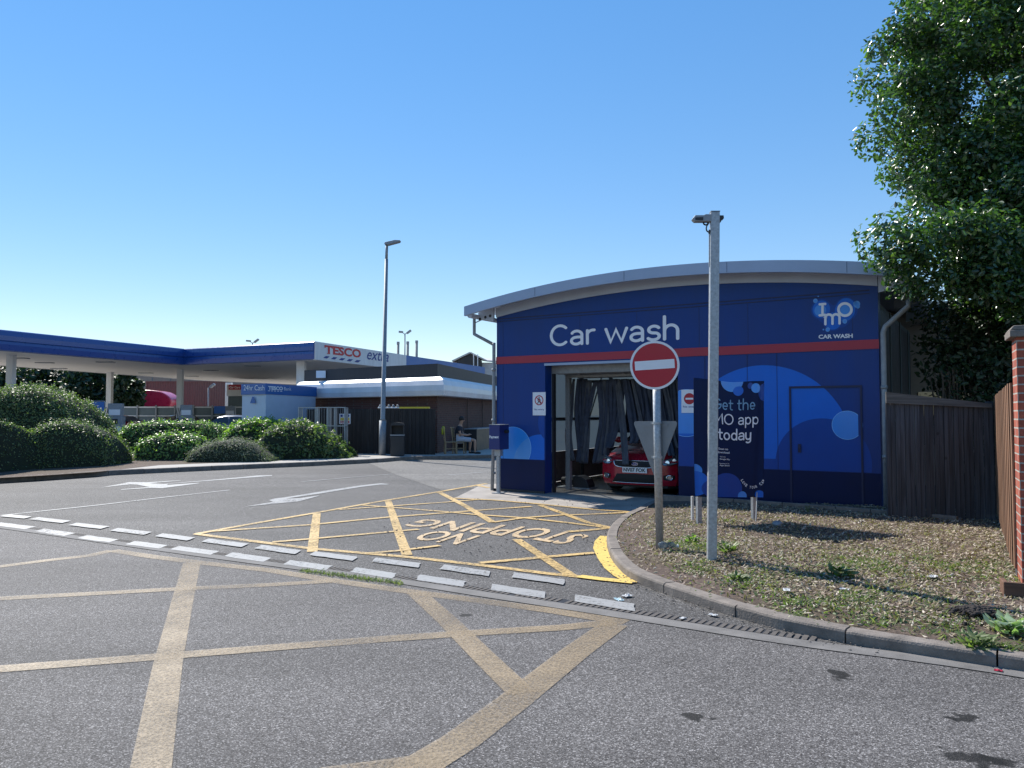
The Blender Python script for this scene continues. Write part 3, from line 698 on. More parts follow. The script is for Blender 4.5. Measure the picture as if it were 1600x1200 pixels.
def hedge(lab, tops, base, D, mat, size, dens, bump=.05, bs=2.5, asp=.55, tilt=.5, sprigs=0, group='clipped bushes along the left pavement', pw=.72):
    """clipped mound: silhouette heights along the front, rounded over its depth D"""
    bx = [p[0] for p in base]; by = [p[1] for p in base]; cx = (tops[0][0]+tops[-1][0])/2
    def front(px_): return G(px_, float(np.interp(px_, bx, by)), .12)
    tp = catmull([Vector((p[0], p[1], 0)) for p in tops], 5); S1 = []
    for p in tp:
        f = front(p.x); Y = f.y+D; c = W(p.x, 650, Y); h = max(.05, W(p.x, p.y, Y).z-.12); S1.append((c.x, Y, h))
    org = Vector((S1[len(S1)//2][0], S1[len(S1)//2][1], .12)); S1 = np.array(S1)-np.array([org.x, org.y, 0]); n = len(S1)
    ends = np.array([min(1, (.25+i/ (n*.12)), (.25+(n-1-i)/(n*.12))) for i in range(n)])
    def surf(u, th, k=1.0):
        x = np.interp(u*(n-1), range(n), S1[:, 0]); y = np.interp(u*(n-1), range(n), S1[:, 1]); h = np.interp(u*(n-1), range(n), S1[:, 2]); d = D*np.interp(u*(n-1), range(n), ends)
        c, s_ = np.cos(th), np.sin(th); return np.stack([x, y-np.sign(c)*np.abs(c)**pw*d*k, np.maximum(0, s_)**pw*h*k], 1)
    t = thing('bush', lab, 'bush', org, 0, group)
    N1, N2 = 40, 18; U, T = np.meshgrid(np.linspace(0, 1, N1), np.linspace(0, math.pi, N2), indexing='ij'); g = surf(U.ravel(), T.ravel(), .95)
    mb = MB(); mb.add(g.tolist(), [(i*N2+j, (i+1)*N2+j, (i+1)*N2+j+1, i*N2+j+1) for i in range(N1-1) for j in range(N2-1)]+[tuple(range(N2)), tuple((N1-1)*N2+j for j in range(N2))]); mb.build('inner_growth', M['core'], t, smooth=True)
    L_ = S1[-1, 0]-S1[0, 0]; A_ = L_*(2*D+2*S1[:, 2].mean()); m = int(A_*dens); u = RNG.random(m); th = RNG.random(m)*math.pi
    e = 1e-3; p = surf(u, th); pu = surf(np.clip(u+e, 0, 1), th)-surf(np.clip(u-e, 0, 1), th); pt_ = surf(u, np.clip(th+e, 0, math.pi))-surf(u, np.clip(th-e, 0, math.pi)); nn = np.cross(pt_, pu)
    nn /= np.linalg.norm(nn, axis=1)[:, None]+1e-9; nn *= np.where((nn*(p-np.array([0, 0, .3])*1.0-surf(u, np.full(m, math.pi/2))*np.array([1, 1, .3]))).sum(1) < 0, -1, 1)[:, None]
    b_ = np.array([noise.noise(Vector(q)*bs)+.5*noise.noise(Vector(q)*bs*3) for q in p]); p = p+nn*(b_*bump+(RNG.random(m)**5*.16-RNG.random(m)**2*.05))[:, None]
    if sprigs:
        q = p[(nn[:, 2] > .6)]; q = q[RNG.integers(0, len(q), sprigs)]; ex = []
        for a in q:
            h = RNG.uniform(.06, .2); d = np.array([RNG.normal(0, .2), RNG.normal(0, .2), 1])
            for k in range(6): ex.append(a+d*h*k/5)
        p = np.concatenate([p, ex]); nn = np.concatenate([nn, np.tile([0, -.6, .4], (len(ex), 1))])
    leafmesh('foliage', p, nn*.8+np.array([0, 0, .3]), size, asp, mat, t, tilt); return t
# ------------------------------------------------------------ car wash building (local x = along the front, y = back)
wash = thing('car_wash_building', 'dark blue car wash building with curved grey roof, red band and wide open bay', 'car wash', A0, ANG)
Wd = FW
def FUV(px, py, v=0.0):
    q = rayat(px, py, A0+FN*v, FN)-A0
    return q.dot(FD), q.z
RC = 22.0
def warc(u, top=3.955, c=3.70): return top-((u-c)**2)/(2*RC)
U0 = FUV(852, 700)[0]; U1 = FUV(1060, 700)[0]; ZT = 2.585; TH = .27
N_ = 24
arcp = [(Wd*(1-i/N_), warc(Wd*(1-i/N_))) for i in range(N_+1)]
mb = MB(); mb.prism([(0, 0), (U0, 0), (U0, ZT), (U1, ZT), (U1, 0), (Wd, 0)]+arcp, 0, TH)
mb.build('front_wall', M['navy'], wash)
# plinth: slightly proud darker panels
mb = MB(); mb.box(-.004, U0-.006, -.012, -.001, .06, .67); mb.box(U1+.006, Wd+.004, -.012, -.001, .04, .655)
mb.sep('plinth', M['navy_low'], wash)
mb = MB(); mb.box(-.05, U0+.0, -.05, -.014, 0, .055); mb.build('base_rail', M['dark'], wash)
mb = MB(); mb.box(-.006, Wd+.006, -.016, -.001, 2.645, 2.795); mb.build('red_band', M['red_band'], wash)
# joints
mb = MB()
mb.box(.03, Wd-.12, -.010, -.001, 3.585, 3.602); mb.box(.03, Wd-.12, -.010, -.001, 3.535, 3.547)
mb.box(.16, .166, -.003, -.001, .68, 2.64); mb.box(.155, .161, -.003, -.001, 2.8, 3.5)
for u in (1.95, 3.15, 4.35, 5.22, 6.9): mb.box(u, u+.005, -.003, -.001, 2.8, 3.53)
for u in (4.45, 5.2, 5.7): mb.box(u, u+.005, -.0085, -.001, .66, 2.64)
mb.build('panel_joints', M['navy_line'], wash)
# fascias and roof
def arcband(mb, u0, u1, top, thick, y0, y1, c=3.70, n=30, rc=RC):
    pts = [(u0+(u1-u0)*i/n) for i in range(n+1)]; f = lambda u: top-((u-c)**2)/(2*rc)
    for a, b in zip(pts, pts[1:]):
        mb.add([(a, y0, f(a)), (b, y0, f(b)), (b, y1, f(b)), (a, y1, f(a)), (a, y0, f(a)-thick), (b, y0, f(b)-thick), (b, y1, f(b)-thick), (a, y1, f(a)-thick)],
               [(0, 1, 2, 3), (4, 7, 6, 5), (0, 4, 5, 1), (3, 2, 6, 7)])
    for a, s in ((u0, 0), (u1, 1)): mb.add([(a, y0, f(a)), (a, y1, f(a)), (a, y1, f(a)-thick), (a, y0, f(a)-thick)], [(0, 1, 2, 3)])
mb = MB(); arcband(mb, 0.0, Wd, 4.135, .195, -.035, TH-.02); mb.build('upper_wall_band', M['grey_fascia2'], wash)
UL = FUV(725, 488, -.47)[0]; OV = -UL; print('overhang', OV)
mb = MB(); arcband(mb, UL+.02, Wd+OV-.02, 4.235, .045, -.40, 9.4); mb.build('roof', M['grey_fascia2'], wash)
mb = MB(); arcband(mb, UL, Wd+OV, 4.245, .195, -.47, -.40)
arcband(mb, UL, Wd+OV, 4.25, .01, -.46, -.2) 
mb.build('roof_fascia', M['grey_fascia'], wash)
mb = MB()
for u in (1.2, 3.1, 5.0, 6.9): mb.box(u, u+.006, -.473, -.4701, warc(u, 4.06), warc(u, 4.235))
mb.sep('fascia_joint', M['navy_line'], wash)
# eaves: soffit bracket on the left, gutter, down pipes
def rf(u, off): return 4.235-((u-3.70)**2)/(2*RC)-off
mb = MB()
for v in (-.1, 2.2, 4.5, 6.8, 9.0):
    mb.prism([(UL+.1, rf(-.7, .05)), (-.02, rf(0, .05)), (-.02, rf(0, .05)-.34), (-.30, rf(-.3, .05)-.22), (-.55, rf(-.5, .05)-.26), (UL+.12, rf(-.7, .05)-.16)], v, v+.05)
    mb.prism([(Wd+.02, rf(Wd, .05)), (Wd+OV-.1, rf(Wd+.7, .05)), (Wd+OV-.12, rf(Wd+.7, .05)-.16), (Wd+.02, rf(Wd, .05)-.36)], v, v+.05)
mb.sep('eaves_bracket', M['grey_fascia2'], wash)
mb = MB()
for v in (-.1-.004, ):
    for u, z in ((-.10, 3.66), (-.22, 3.64), (-.36, 3.61)): mb.disc((u, v, z), (0, -1, 0), .032, 14)
mb.sep('bracket_hole', M['dark'], wash)
mb = MB(); gz = rf(-.8, .05)
for s, ux in ((-1, UL+.07), (1, Wd+OV-.07)):
    pr = [(ux+.075*math.cos(a), gz-.03+.085*math.sin(a)) for a in [math.pi+math.pi*i/10 for i in range(11)]]
    mb.prism(pr+[(ux+.06, gz-.03)] + [(ux-.06, gz-.03)], -.36, 9.4)
mb.sep('gutter', M['grey_fascia2'], wash)
def loc(P): q = P-A0; return Vector((q.dot(FD), q.dot(FN), q.z))
mb = MB(); v0 = -.10
pA = loc(rayat(741, 500, A0+FN*v0, FN)); pB = loc(rayat(741, 522, A0+FN*v0, FN)); pC = loc(rayat(774, 538, A0+FN*v0, FN))
pC = Vector((-.045, v0+.06, pC.z)); mb.tube([pA+Vector((0, 0, .1)), pA, pB+Vector((0, 0, .03)), pB, pB.lerp(pC, .06), pC], .034, 12)
mb.tube([pC+Vector((0, 0, .04)), pC-Vector((0, 0, .05)), Vector((-.045, v0+.06, 1.2)), Vector((-.06, v0+.02, .02))], .036, 12)
for z in (2.5, 1.45, .35): mb.tube([Vector((-.047, v0+.055, z)), Vector((-.047, v0+.055, z+.05))], .046, 12)
mb.build('down_pipe', M['steel_dull'], wash, smooth=True)
mb = MB(); pe = loc(W(1382, 512, 12.05)); pf = loc(W(1456, 480, 11.95))
xr = Wd+.07
pe = Vector((xr, -.03, pe.z)); pf = Vector((Wd+OV-.08, .02, pf.z+.03))
mb.tube([pf+Vector((0, 0, .1)), pf, pe.lerp(pf, .08), pe-Vector((0, 0, .06)), Vector((xr, -.03, 1.5)), Vector((xr, -.03, .05))], .042, 12)
for z in (.9, 2.0): mb.tube([Vector((xr, -.03, z)), Vector((xr, -.03, z+.05))], .052, 12)
mb.build('down_pipe', M['steel_dull'], wash, smooth=True)

# ---- printed bubbles: real vinyl sheets on the panels
def circ(cu, cz, r, n=64): return [(cu+r*math.cos(2*math.pi*i/n), cz+r*math.sin(2*math.pi*i/n)) for i in range(n)]
def clip(poly, edge):
    a, b, c = edge; out = []
    for i in range(len(poly)):
        p, q = poly[i-1], poly[i]; dp = a*p[0]+b*p[1]-c; dq = a*q[0]+b*q[1]-c
        if (dp < 0) != (dq < 0): t = dp/(dp-dq); out.append((p[0]+(q[0]-p[0])*t, p[1]+(q[1]-p[1])*t))
        if dq < 0: out.append(q)
    return out
def rect(poly, u0, u1, z0, z1):
    for e in ((-1, 0, -u0), (1, 0, u1), (0, -1, -z0), (0, 1, z1)):
        poly = clip(poly, e)
        if len(poly) < 3: return []
    return poly
def inter(poly, cpoly):
    n = len(cpoly)
    for i in range(n):
        (x0, y0), (x1, y1) = cpoly[i-1], cpoly[i]
        if abs(x0-x1)+abs(y0-y1) < 1e-9: continue
        poly = clip(poly, (y1-y0, x0-x1, (y1-y0)*x0+(x0-x1)*y0))
        if len(poly) < 3: return []
    return poly
def sheet(mb, poly, y, mi):
    if len(poly) > 2: mb.flat([(u, y, z) for u, z in poly], mi)
bm_ = MB(); mats = [M['blue_mid'], M['blue_lit'], M['blue_pale'], M['blue_deep'], M['blue_rim']]
zb = .68
# left pier
c1 = circ(.40, .90, .44); c2 = circ(1.07, .52, .67); c3 = circ(1.42, 1.42, .42); c4 = circ(.0, .42, .5)
L0, L1 = .03, U0-.02
sheet(bm_, rect(c1, L0, L1, zb, 3), -.0020, 1); sheet(bm_, rect(c2, L0, L1, zb, 3), -.0026, 0)
sheet(bm_, rect(inter(c1, c2), L0, L1, zb, 3), -.0032, 2); sheet(bm_, rect(c3, L0, L1, zb, 3), -.0038, 3)
sheet(bm_, rect(c4, L0, L1, zb, 3), -.0016, 3)
# right panels
R0, R1 = U1+.005, Wd-.02; zb2 = .665
big = circ(5.45, 1.01, 1.43, 96); cd = circ(6.41, .78, .75); cc = circ(6.80, 1.42, .235); cl = circ(4.10, 1.62, .43); cm = circ(4.3, .4, .95)
sheet(bm_, rect(big, R0, R1, zb2, 3), -.0026, 0)
sheet(bm_, rect(cm, R0, R1, zb2, 1.25), -.0030, 3)
sheet(bm_, rect([(4.0, zb2), (6.2, zb2), (6.2, .84), (4.0, .84)], 5.2, 6.0, zb2, .84), -.0034, 3)
sheet(bm_, rect(cd, R0, R1, zb2, 3), -.0038, 3)
sheet(bm_, rect(cc, R0, 6.965, zb2, 3), -.0072, 1)
sheet(bm_, rect(cc, 7.03, R1, zb2, 3), -.0042, 2)
sheet(bm_, rect(cl, R0, R1, zb2, 3), -.0046, 1); sheet(bm_, rect(inter(cm, cl), R0, R1, zb2, 1.25), -.0050, 0)
bm_.sep('bubble', mats, wash)
def rim(mb, cu, cz, r, y, u0, u1, z0, z1, w=.008):
    a = [(cu+r*math.cos(t*math.pi/48), cz+r*math.sin(t*math.pi/48)) for t in range(97)]
    for p, q in zip(a, a[1:]):
        mu, mz = (p[0]+q[0])/2, (p[1]+q[1])/2
        if not (u0 < mu < u1 and z0 < mz < z1): continue
        k = (r-w)/r; f = lambda s: (cu+(s[0]-cu)*k, cz+(s[1]-cz)*k); p2, q2 = f(p), f(q)
        mb.add([(p[0], y, p[1]), (q[0], y, q[1]), (q2[0], y, q2[1]), (p2[0], y, p2[1])], [(0, 1, 2, 3)])
mb = MB(); rim(mb, .40, .90, .44, -.0055, L0, L1, zb, 3); rim(mb, 6.80, 1.42, .235, -.0078, R0, 6.965, zb2, 3); rim(mb, 4.10, 1.62, .43, -.0058, R0, R1, zb2, 3)
mb.build('bubble_rims', M['blue_rim'], wash)
# ---- service door flush in the right panels
d0, d1, dt = 5.93, 7.0, 2.035
mb = MB()
for a in ((d0-.03, d0, -.022, -.001, .08, dt+.03), (d1, d1+.03, -.022, -.001, .08, dt+.03), (d0-.03, d1+.03, -.0225, -.0005, dt, dt+.032), (d0-.03, d1+.03, -.0215, -.0125, .06, .085)): mb.box(*a)
door = mb.build('door_frame', M['navy_line'], wash)
mb = MB(); mb.box(d0+.10, d0+.15, -.020, -.002, .96, 1.10); mb.box(d0+.105, d0+.145, -.045, -.020, 1.03, 1.05); mb.build('handle', M['navy_line'], door)
mb = MB()
for z in (.4, 1.75): mb.box(d1+.0, d1+.018, -.03, -.0125, z, z+.1)
mb.sep('hinge', M['navy_line'], door)
# ---- lettering
(ua, za) = FUV(859, 540); (ub, zb_) = FUV(1060, 530)
sw = strokew('Car wash')-.13
scx = (ub-ua)/sw; scz = .435
mb = MB(); strokes(mb, 'Car wash', lambda x, y, k: (ua+x*scx, -.004-.0003*k, 2.955+y*scz), .125); mb.build('car_wash_lettering', M['lettering'], wash)
# logo: round bubbles in a heart with I, m, O
def LZ(x, y): return FUV(1250+x/12, 450+y/12)
def lc(x, y, r):
    u, z = LZ(x, y); u2, _ = LZ(x+r, y); _, z2 = LZ(x, y-r); return u, z, u2-u, z2-z
def lell(mb, x, y, r, yy, mi, rz=None):
    u, z, ru, rz_ = lc(x, y, r); rz_ = rz_*(rz or 1); mb.flat([(u+ru*math.cos(t*math.pi/20), yy, z+rz_*math.sin(t*math.pi/20)) for t in range(40)], mi)
mb = MB()
lell(mb, 400, 400, 195, -.0020, 3); lell(mb, 860, 400, 225, -.0024, 3); lell(mb, 620, 600, 205, -.0022, 3); lell(mb, 740, 520, 230, -.0026, 3); lell(mb, 500, 480, 190, -.0028, 3)
lell(mb, 400, 400, 165, -.0032, 0); lell(mb, 860, 370, 180, -.0034, 0); lell(mb, 620, 620, 160, -.0036, 0); lell(mb, 840, 430, 190, -.0030, 0)
lell(mb, 380, 420, 110, -.0038, 1); lell(mb, 850, 400, 125, -.0040, 1)
for x, y, r in ((290, 240, 42), (1065, 305, 64), (1040, 290, 40), (840, 625, 44), (520, 780, 42), (343, 160, 15), (440, 780, 16), (1090, 350, 36)):
    lell(mb, x, y, r, -.0044-.0002*(x % 5), 2); lell(mb, x+4, y+5, r*.62, -.0056-.0002*(x % 5), 1)
logo = mb.build('logo', mats, wash)
mb = MB(); q = lambda x, y, k: (LZ(x, y)[0], -.0070-.0003*k, LZ(x, y)[1])
SWI = 46
ribbon(mb, [(372, 308), (475, 300)], SWI, q); ribbon(mb, [(424, 304), (424, 510)], SWI, q); ribbon(mb, [(372, 515), (470, 505)], SWI, q)
ribbon(mb, [(478, 680), (478, 560)]+[(545+67*math.cos(math.radians(a)), 560-62*math.sin(math.radians(a))) for a in range(180, -1, -15)]+[(612, 672)], SWI, q)
ribbon(mb, [(612, 600), (612, 560)]+[(678+66*math.cos(math.radians(a)), 555-62*math.sin(math.radians(a))) for a in range(180, -1, -15)]+[(744, 665)], SWI, q)
ribbon(mb, [(845+122*math.cos(t*math.pi/16), 405+115*math.sin(t*math.pi/16)) for t in range(33)], SWI+4, q)
def tq(x0, y0, x1, y1, hgt, yy=-.006):
    (a, b) = LZ(x0, y0); (c, d) = LZ(x1, y1); (_, e) = LZ(x0, y0-hgt)
    return lambda s, t: (a+(c-a)*s, yy, b+(d-b)*s+(e-b)*t)
text_to(mb, 'CAR WASH', tq(350, 955, 990, 935, 78), .035)
mb.build('logo_lettering', M['lettering'], wash)
# ---- opening trim, roller shutter box
mb = MB(); mb.box(U0-.01, U1, -.022, -.001, ZT-.012, ZT+.035); mb.build('lintel_trim', M['grey_fascia'], wash)
mb = MB(); mb.box(U0-.02, U1+.02, TH+.004, TH+.42, ZT-.16, ZT+.3); mb.build('shutter_box', M['steel_dull'], wash)
mb = MB(); mb.box(U0+.003, U0+.05, TH+.003, TH+.09, 0, ZT-.16); mb.box(U1-.05, U1-.003, TH+.003, TH+.09, 0, ZT-.16); mb.sep('shutter_guide', M['dark'], wash)
# ---- side walls: steel posts, low pale panels, frosted glazing
LEN = 9.0
mb = MB()
for v in (.35, 1.95, 3.7, 5.45, 7.2, 8.9):
    mb.box(.02, .12, v, v+.1, 0, 3.45); mb.box(Wd-.12, Wd-.02, v, v+.1, 0, 3.45)
    mb.box(.12, Wd-.12, v, v+.08, 3.28, 3.44)
for u in (.04, Wd-.10): mb.box(u, u+.06, .45, 8.9, 3.36, 3.44); mb.box(u, u+.06, .45, 8.9, 1.46, 1.52)
mb.bar((.07, .45, .9), (.07, 1.95, 3.3), .03); mb.bar((.07, 1.95, .9), (.07, .45, 3.3), .03)
mb.bar((.07, 3.8, .9), (.07, 5.45, 3.3), .03)
mb.build('steel_frame', M['gfence'], wash)
mb = MB(); mb.box(.055, .085, .44, 8.9, .02, .72); mb.build('low_side_panel', M['booth'] if False else paint('splashed_panel', (.30, .31, .30), .6, var=.25, scale=2), wash)
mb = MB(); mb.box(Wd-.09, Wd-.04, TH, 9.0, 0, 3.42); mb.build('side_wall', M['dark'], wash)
mb = MB(); mb.add([(.06, 2.05, .73), (.06, 8.9, .73), (.06, 8.9, 3.36), (.06, 2.05, 3.36)], [(0, 1, 2, 3)]); mb.build('frosted_glazing', M['poly'], wash, fix=False)
mb = MB(); mb.add([(.06, .45, .73), (.06, 1.95, .73), (.06, 1.95, 3.36), (.06, .45, 3.36)], [(0, 1, 2, 3)]); mb.build('clear_glazing', M['clear'], wash, fix=False)
mb = MB(); mb.prism([(0, 3.42), (Wd, 3.42)]+[(Wd*(1-i/12), warc(Wd*(1-i/12), 4.15)) for i in range(13)], 8.95, 9.05)
mb.box(0, 1.2, 8.95, 9.05, 0, 3.419); mb.box(4.0, Wd, 8.95, 9.05, 0, 3.419); mb.box(1.2, 4.0, 8.96, 9.04, .02, 3.419)
mb.build('rear_wall', M['navy'], wash)
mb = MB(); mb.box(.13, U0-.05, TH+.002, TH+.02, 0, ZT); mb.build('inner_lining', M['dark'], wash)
# ---- notices
def notice(name, u0, u1, z0, z1, kind):
    mb = MB(); mb.box(u0, u1, -.016, -.0065, z0, z1); s = mb.build(name, M['white_sign'], wash)
    w_ = u1-u0; cu = (u0+u1)/2; cz = z1-w_*.55; r = w_*.34
    mb = MB(); n = 32
    if kind == 'walk':
        for i in range(n):
            a, b = 2*math.pi*i/n, 2*math.pi*(i+1)/n
            mb.add([(cu+r*math.cos(a), -.0175, cz+r*math.sin(a)), (cu+r*math.cos(b), -.0175, cz+r*math.sin(b)), (cu+r*.8*math.cos(b), -.0175, cz+r*.8*math.sin(b)), (cu+r*.8*math.cos(a), -.0175, cz+r*.8*math.sin(a))], [(0, 1, 2, 3)])
        ribbon(mb, [(cu-r*.66, cz+r*.66), (cu+r*.66, cz-r*.66)], r*.18, lambda x, y, k: (x, -.0180, y))
        mb.build('prohibition_ring', M['red_sign'], s)
        mb = MB(); f = lambda x, y, k: (x, -.0168-.00002*k, y); w2 = r*.2
        mb.disc((cu+.0, -.0169, cz+r*.52), (0, -1, 0), r*.14, 12); ribbon(mb, [(cu, cz+r*.3), (cu-.0, cz-r*.05)], w2*1.3, f); ribbon(mb, [(cu, cz), (cu-r*.3, cz-r*.6)], w2, f); ribbon(mb, [(cu, cz), (cu+r*.28, cz-r*.6)], w2, f); ribbon(mb, [(cu, cz+r*.25), (cu+r*.35, cz)], w2*.8, f); ribbon(mb, [(cu, cz+r*.25), (cu-r*.32, cz+r*.02)], w2*.8, f)
        mb.build('walking_figure', M['dark'], s)
    else:
        mb.disc((cu, -.0175, cz), (0, -1, 0), r, 28); mb.build('red_disc', M['red_sign'], s)
        mb = MB(); mb.flat([(cu-r*.7, -.0185, cz-r*.16), (cu+r*.7, -.0185, cz-r*.16), (cu+r*.7, -.0185, cz+r*.16), (cu-r*.7, -.0185, cz+r*.16)]); mb.build('white_bar', M['white_sign'], s)
    mb = MB(); z = z0+(z1-z0)*.20; text_to(mb, 'No entry', lambda a, b: (u0+w_*(.1+.8*a), -.0172, z+b*w_*.15), .01); mb.build('notice_text', M['tesco_blue'], s)
(a, b) = FUV(833, 613); (c, d) = FUV(853, 649); notice('notice_panel', a, c, d, b, 'walk')
(a, b) = FUV(1065, 609); notice('notice_panel', a, a+.30, b-.42, b, 'disc')

# ------------------------------------------------------------ bay interior
mb = MB(); mb.prism([(.1, .3), (Wd-.1, .3), (Wd-.1, 8.9), (.1, 8.9)], .006, .012, 'xy')
o = mb.build('bay_floor', paint('wet_concrete', (.13, .12, .11), .3, var=.4, scale=2.2, bump=.15), None); o.location = A0; o.rotation_euler = (0, 0, ANG); o['kind'] = 'structure'
gan = thing('wash_gantry', 'steel gantry in the wash bay hung with dark mop cloth strips over the red car', 'car wash machine', A0, ANG)
gv = 1.0
mb = MB()
for u in (1.17, 4.55): mb.box(u-.05, u+.05, gv-.05, gv+.05, .015, 2.42); pass
mb.sep('post', M['steel'], gan)
mb = MB(); mb.box(1.1, 4.65, gv-.06, gv+.06, 2.42, 2.52); mb.box(1.3, 4.5, gv-.22, gv-.17, 2.36, 2.41); mb.box(1.3, 4.5, gv+.17, gv+.22, 2.36, 2.41)
for u in (1.5, 2.5, 3.5, 4.3): mb.box(u, u+.05, gv-.22, gv+.22, 2.41, 2.44)
mb.build('top_rail', M['steel_dull'], gan)
mb = MB(); mb.tube([(1.3, gv+.45, 2.3), (4.5, gv+.45, 2.3)], .03); mb.tube([(1.9, gv+.45, .1), (1.9, gv+.45, 2.3)], .03)
mb.build('spray_pipe', M['dark'], gan)
def GP(px, py, v): return loc(rayat(px, py, A0+FN*v, FN))
def strip3(pts, v0, wpx, mat, k):
    """cloth strip through photo points at depth v0; folded and twisted"""
    P = catmull([GP(x, y, v0+dv) for (x, y, dv) in pts], 6); mb = MB(); n = len(P); tw0 = RNG.uniform(-.5, .5); tw1 = RNG.uniform(-.9, .9); w0 = wpx*.0128
    vs = []; m = 9
    for i, p in enumerate(P):
        t = i/(n-1); a = tw0+(tw1-tw0)*t; ww = w0*(.72+.28*min(1, t*3))
        d = Vector((math.cos(a), math.sin(a), 0)); nn = Vector((-d.y, d.x, 0))
        for j in range(m):
            s = j/(m-1)-.5; vs.append(p+d*ww*s+nn*(.018*math.sin(s*11+k+t*3)+.01*math.cos(s*19+k*2)))
    fs = [(i*m+j, i*m+j+1, (i+1)*m+j+1, (i+1)*m+j) for i in range(n-1) for j in range(m-1)]
    mb.add(vs, fs); o = mb.build('curtain_strip', mat, gan, smooth=True, fix=False)
    so_ = o.modifiers.new('thick', 'SOLIDIFY'); so_.thickness = .006
S_ = [([(897,592,0),(892,640,0),(888,680,0),(893,720,0)],13),([(905,592,.05),(903,640,0),(908,690,0),(912,724,0)],15),([(913,592,0),(915,640,0),(909,690,0),(905,722,0)],13),([(921,594,0),(917,640,.04),(916,680,0),(913,722,0)],12),
 ([(931,596,0),(922,630,0),(915,655,0),(912,700,0)],11),([(936,594,0),(943,650,0),(938,690,0),(932,724,0)],14),([(944,593,.04),(946,650,0),(943,690,0),(938,722,0)],15),([(952,593,0),(951,650,0),(947,690,0),(946,712,0)],14),
 ([(960,592,0),(957,640,.04),(955,680,0),(952,700,-.1)],14),([(965,592,0),(972,650,0),(976,690,-.15),(978,726,-.36)],12),([(975,592,.05),(968,640,.05),(960,680,0),(950,700,-.1)],12),([(978,592,0),(986,640,0),(992,680,-.1),(990,693,-.15)],14),
 ([(988,592,.05),(998,640,0),(1004,670,-.05),(1008,696,-.15)],13),([(995,592,0),(1002,640,0),(998,670,0),(993,690,-.12)],14),([(1003,592,0),(1008,630,0),(1014,670,-.05),(1018,694,-.15)],13),([(1012,592,0),(1010,640,.05),(1012,680,0),(1005,692,-.1)],15),
 ([(1020,592,0),(1024,640,0),(1022,680,-.1),(1028,694,-.15)],13),([(1030,592,.04),(1034,640,0),(1043,680,-.05),(1050,712,-.3)],11),([(1036,592,0),(1047,640,0),(1052,680,0),(1058,700,-.1)],12),([(1043,592,0),(1044,640,.04),(1040,690,-.1),(1036,700,-.15)],13),
 ([(1050,592,0),(1055,650,0),(1056,700,0),(1057,720,0)],12),([(1057,592,0),(1060,650,0),(1062,700,0),(1060,740,0)],12),([(1068,592,0),(1070,650,0),(1068,700,0),(1066,740,0)],13),([(1080,592,0),(1082,650,0),(1080,700,0),(1076,740,0)],13)]
for k, (pp, wq) in enumerate(S_): strip3(pp, gv, wq, M['cloth2'] if k % 3 == 0 else M['cloth'], k)
# second row behind
for k in range(9):
    x = 958+k*13; strip3([(x, 594, .6), (x+RNG.uniform(-5, 5), 640, .6), (x+RNG.uniform(-6, 6), 676, .6)], gv, 15, M['cloth'], k+40)
# wheel washer on the floor
wwp = loc(G(901, 763)); ww = thing('wheel_washer', 'dark floor-mounted wheel brush unit beside the bay entrance', 'brush unit', A0+FD*wwp.x+FN*wwp.y+Vector((0, 0, .012)), ANG)
mb = MB(); mb.prism([(-.02, 0), (.36, 0), (.36, .08), (.30, .20), (.16, .27), (.02, .27), (-.02, .2)], -.16, .16); mb.build('motor_cover', M['dark'], ww, bevel=.012)
mb = MB(); mb.tube([(-.34, 0, .14), (-.02, 0, .14)], .085, 16); mb.tube([(-.24, 0, .14), (-.20, 0, .14)], .12, 18); mb.build('brush', M['black'], ww)
mb = MB(); mb.box(-.38, .40, -.19, .19, 0, .025); mb.tube([(-.16, 0, .2), (-.16, 0, .45)], .02); mb.tube([(-.10, 0, .225), (0, 0, .225)], .035); mb.build('base_plate', M['steel_dull'], ww)

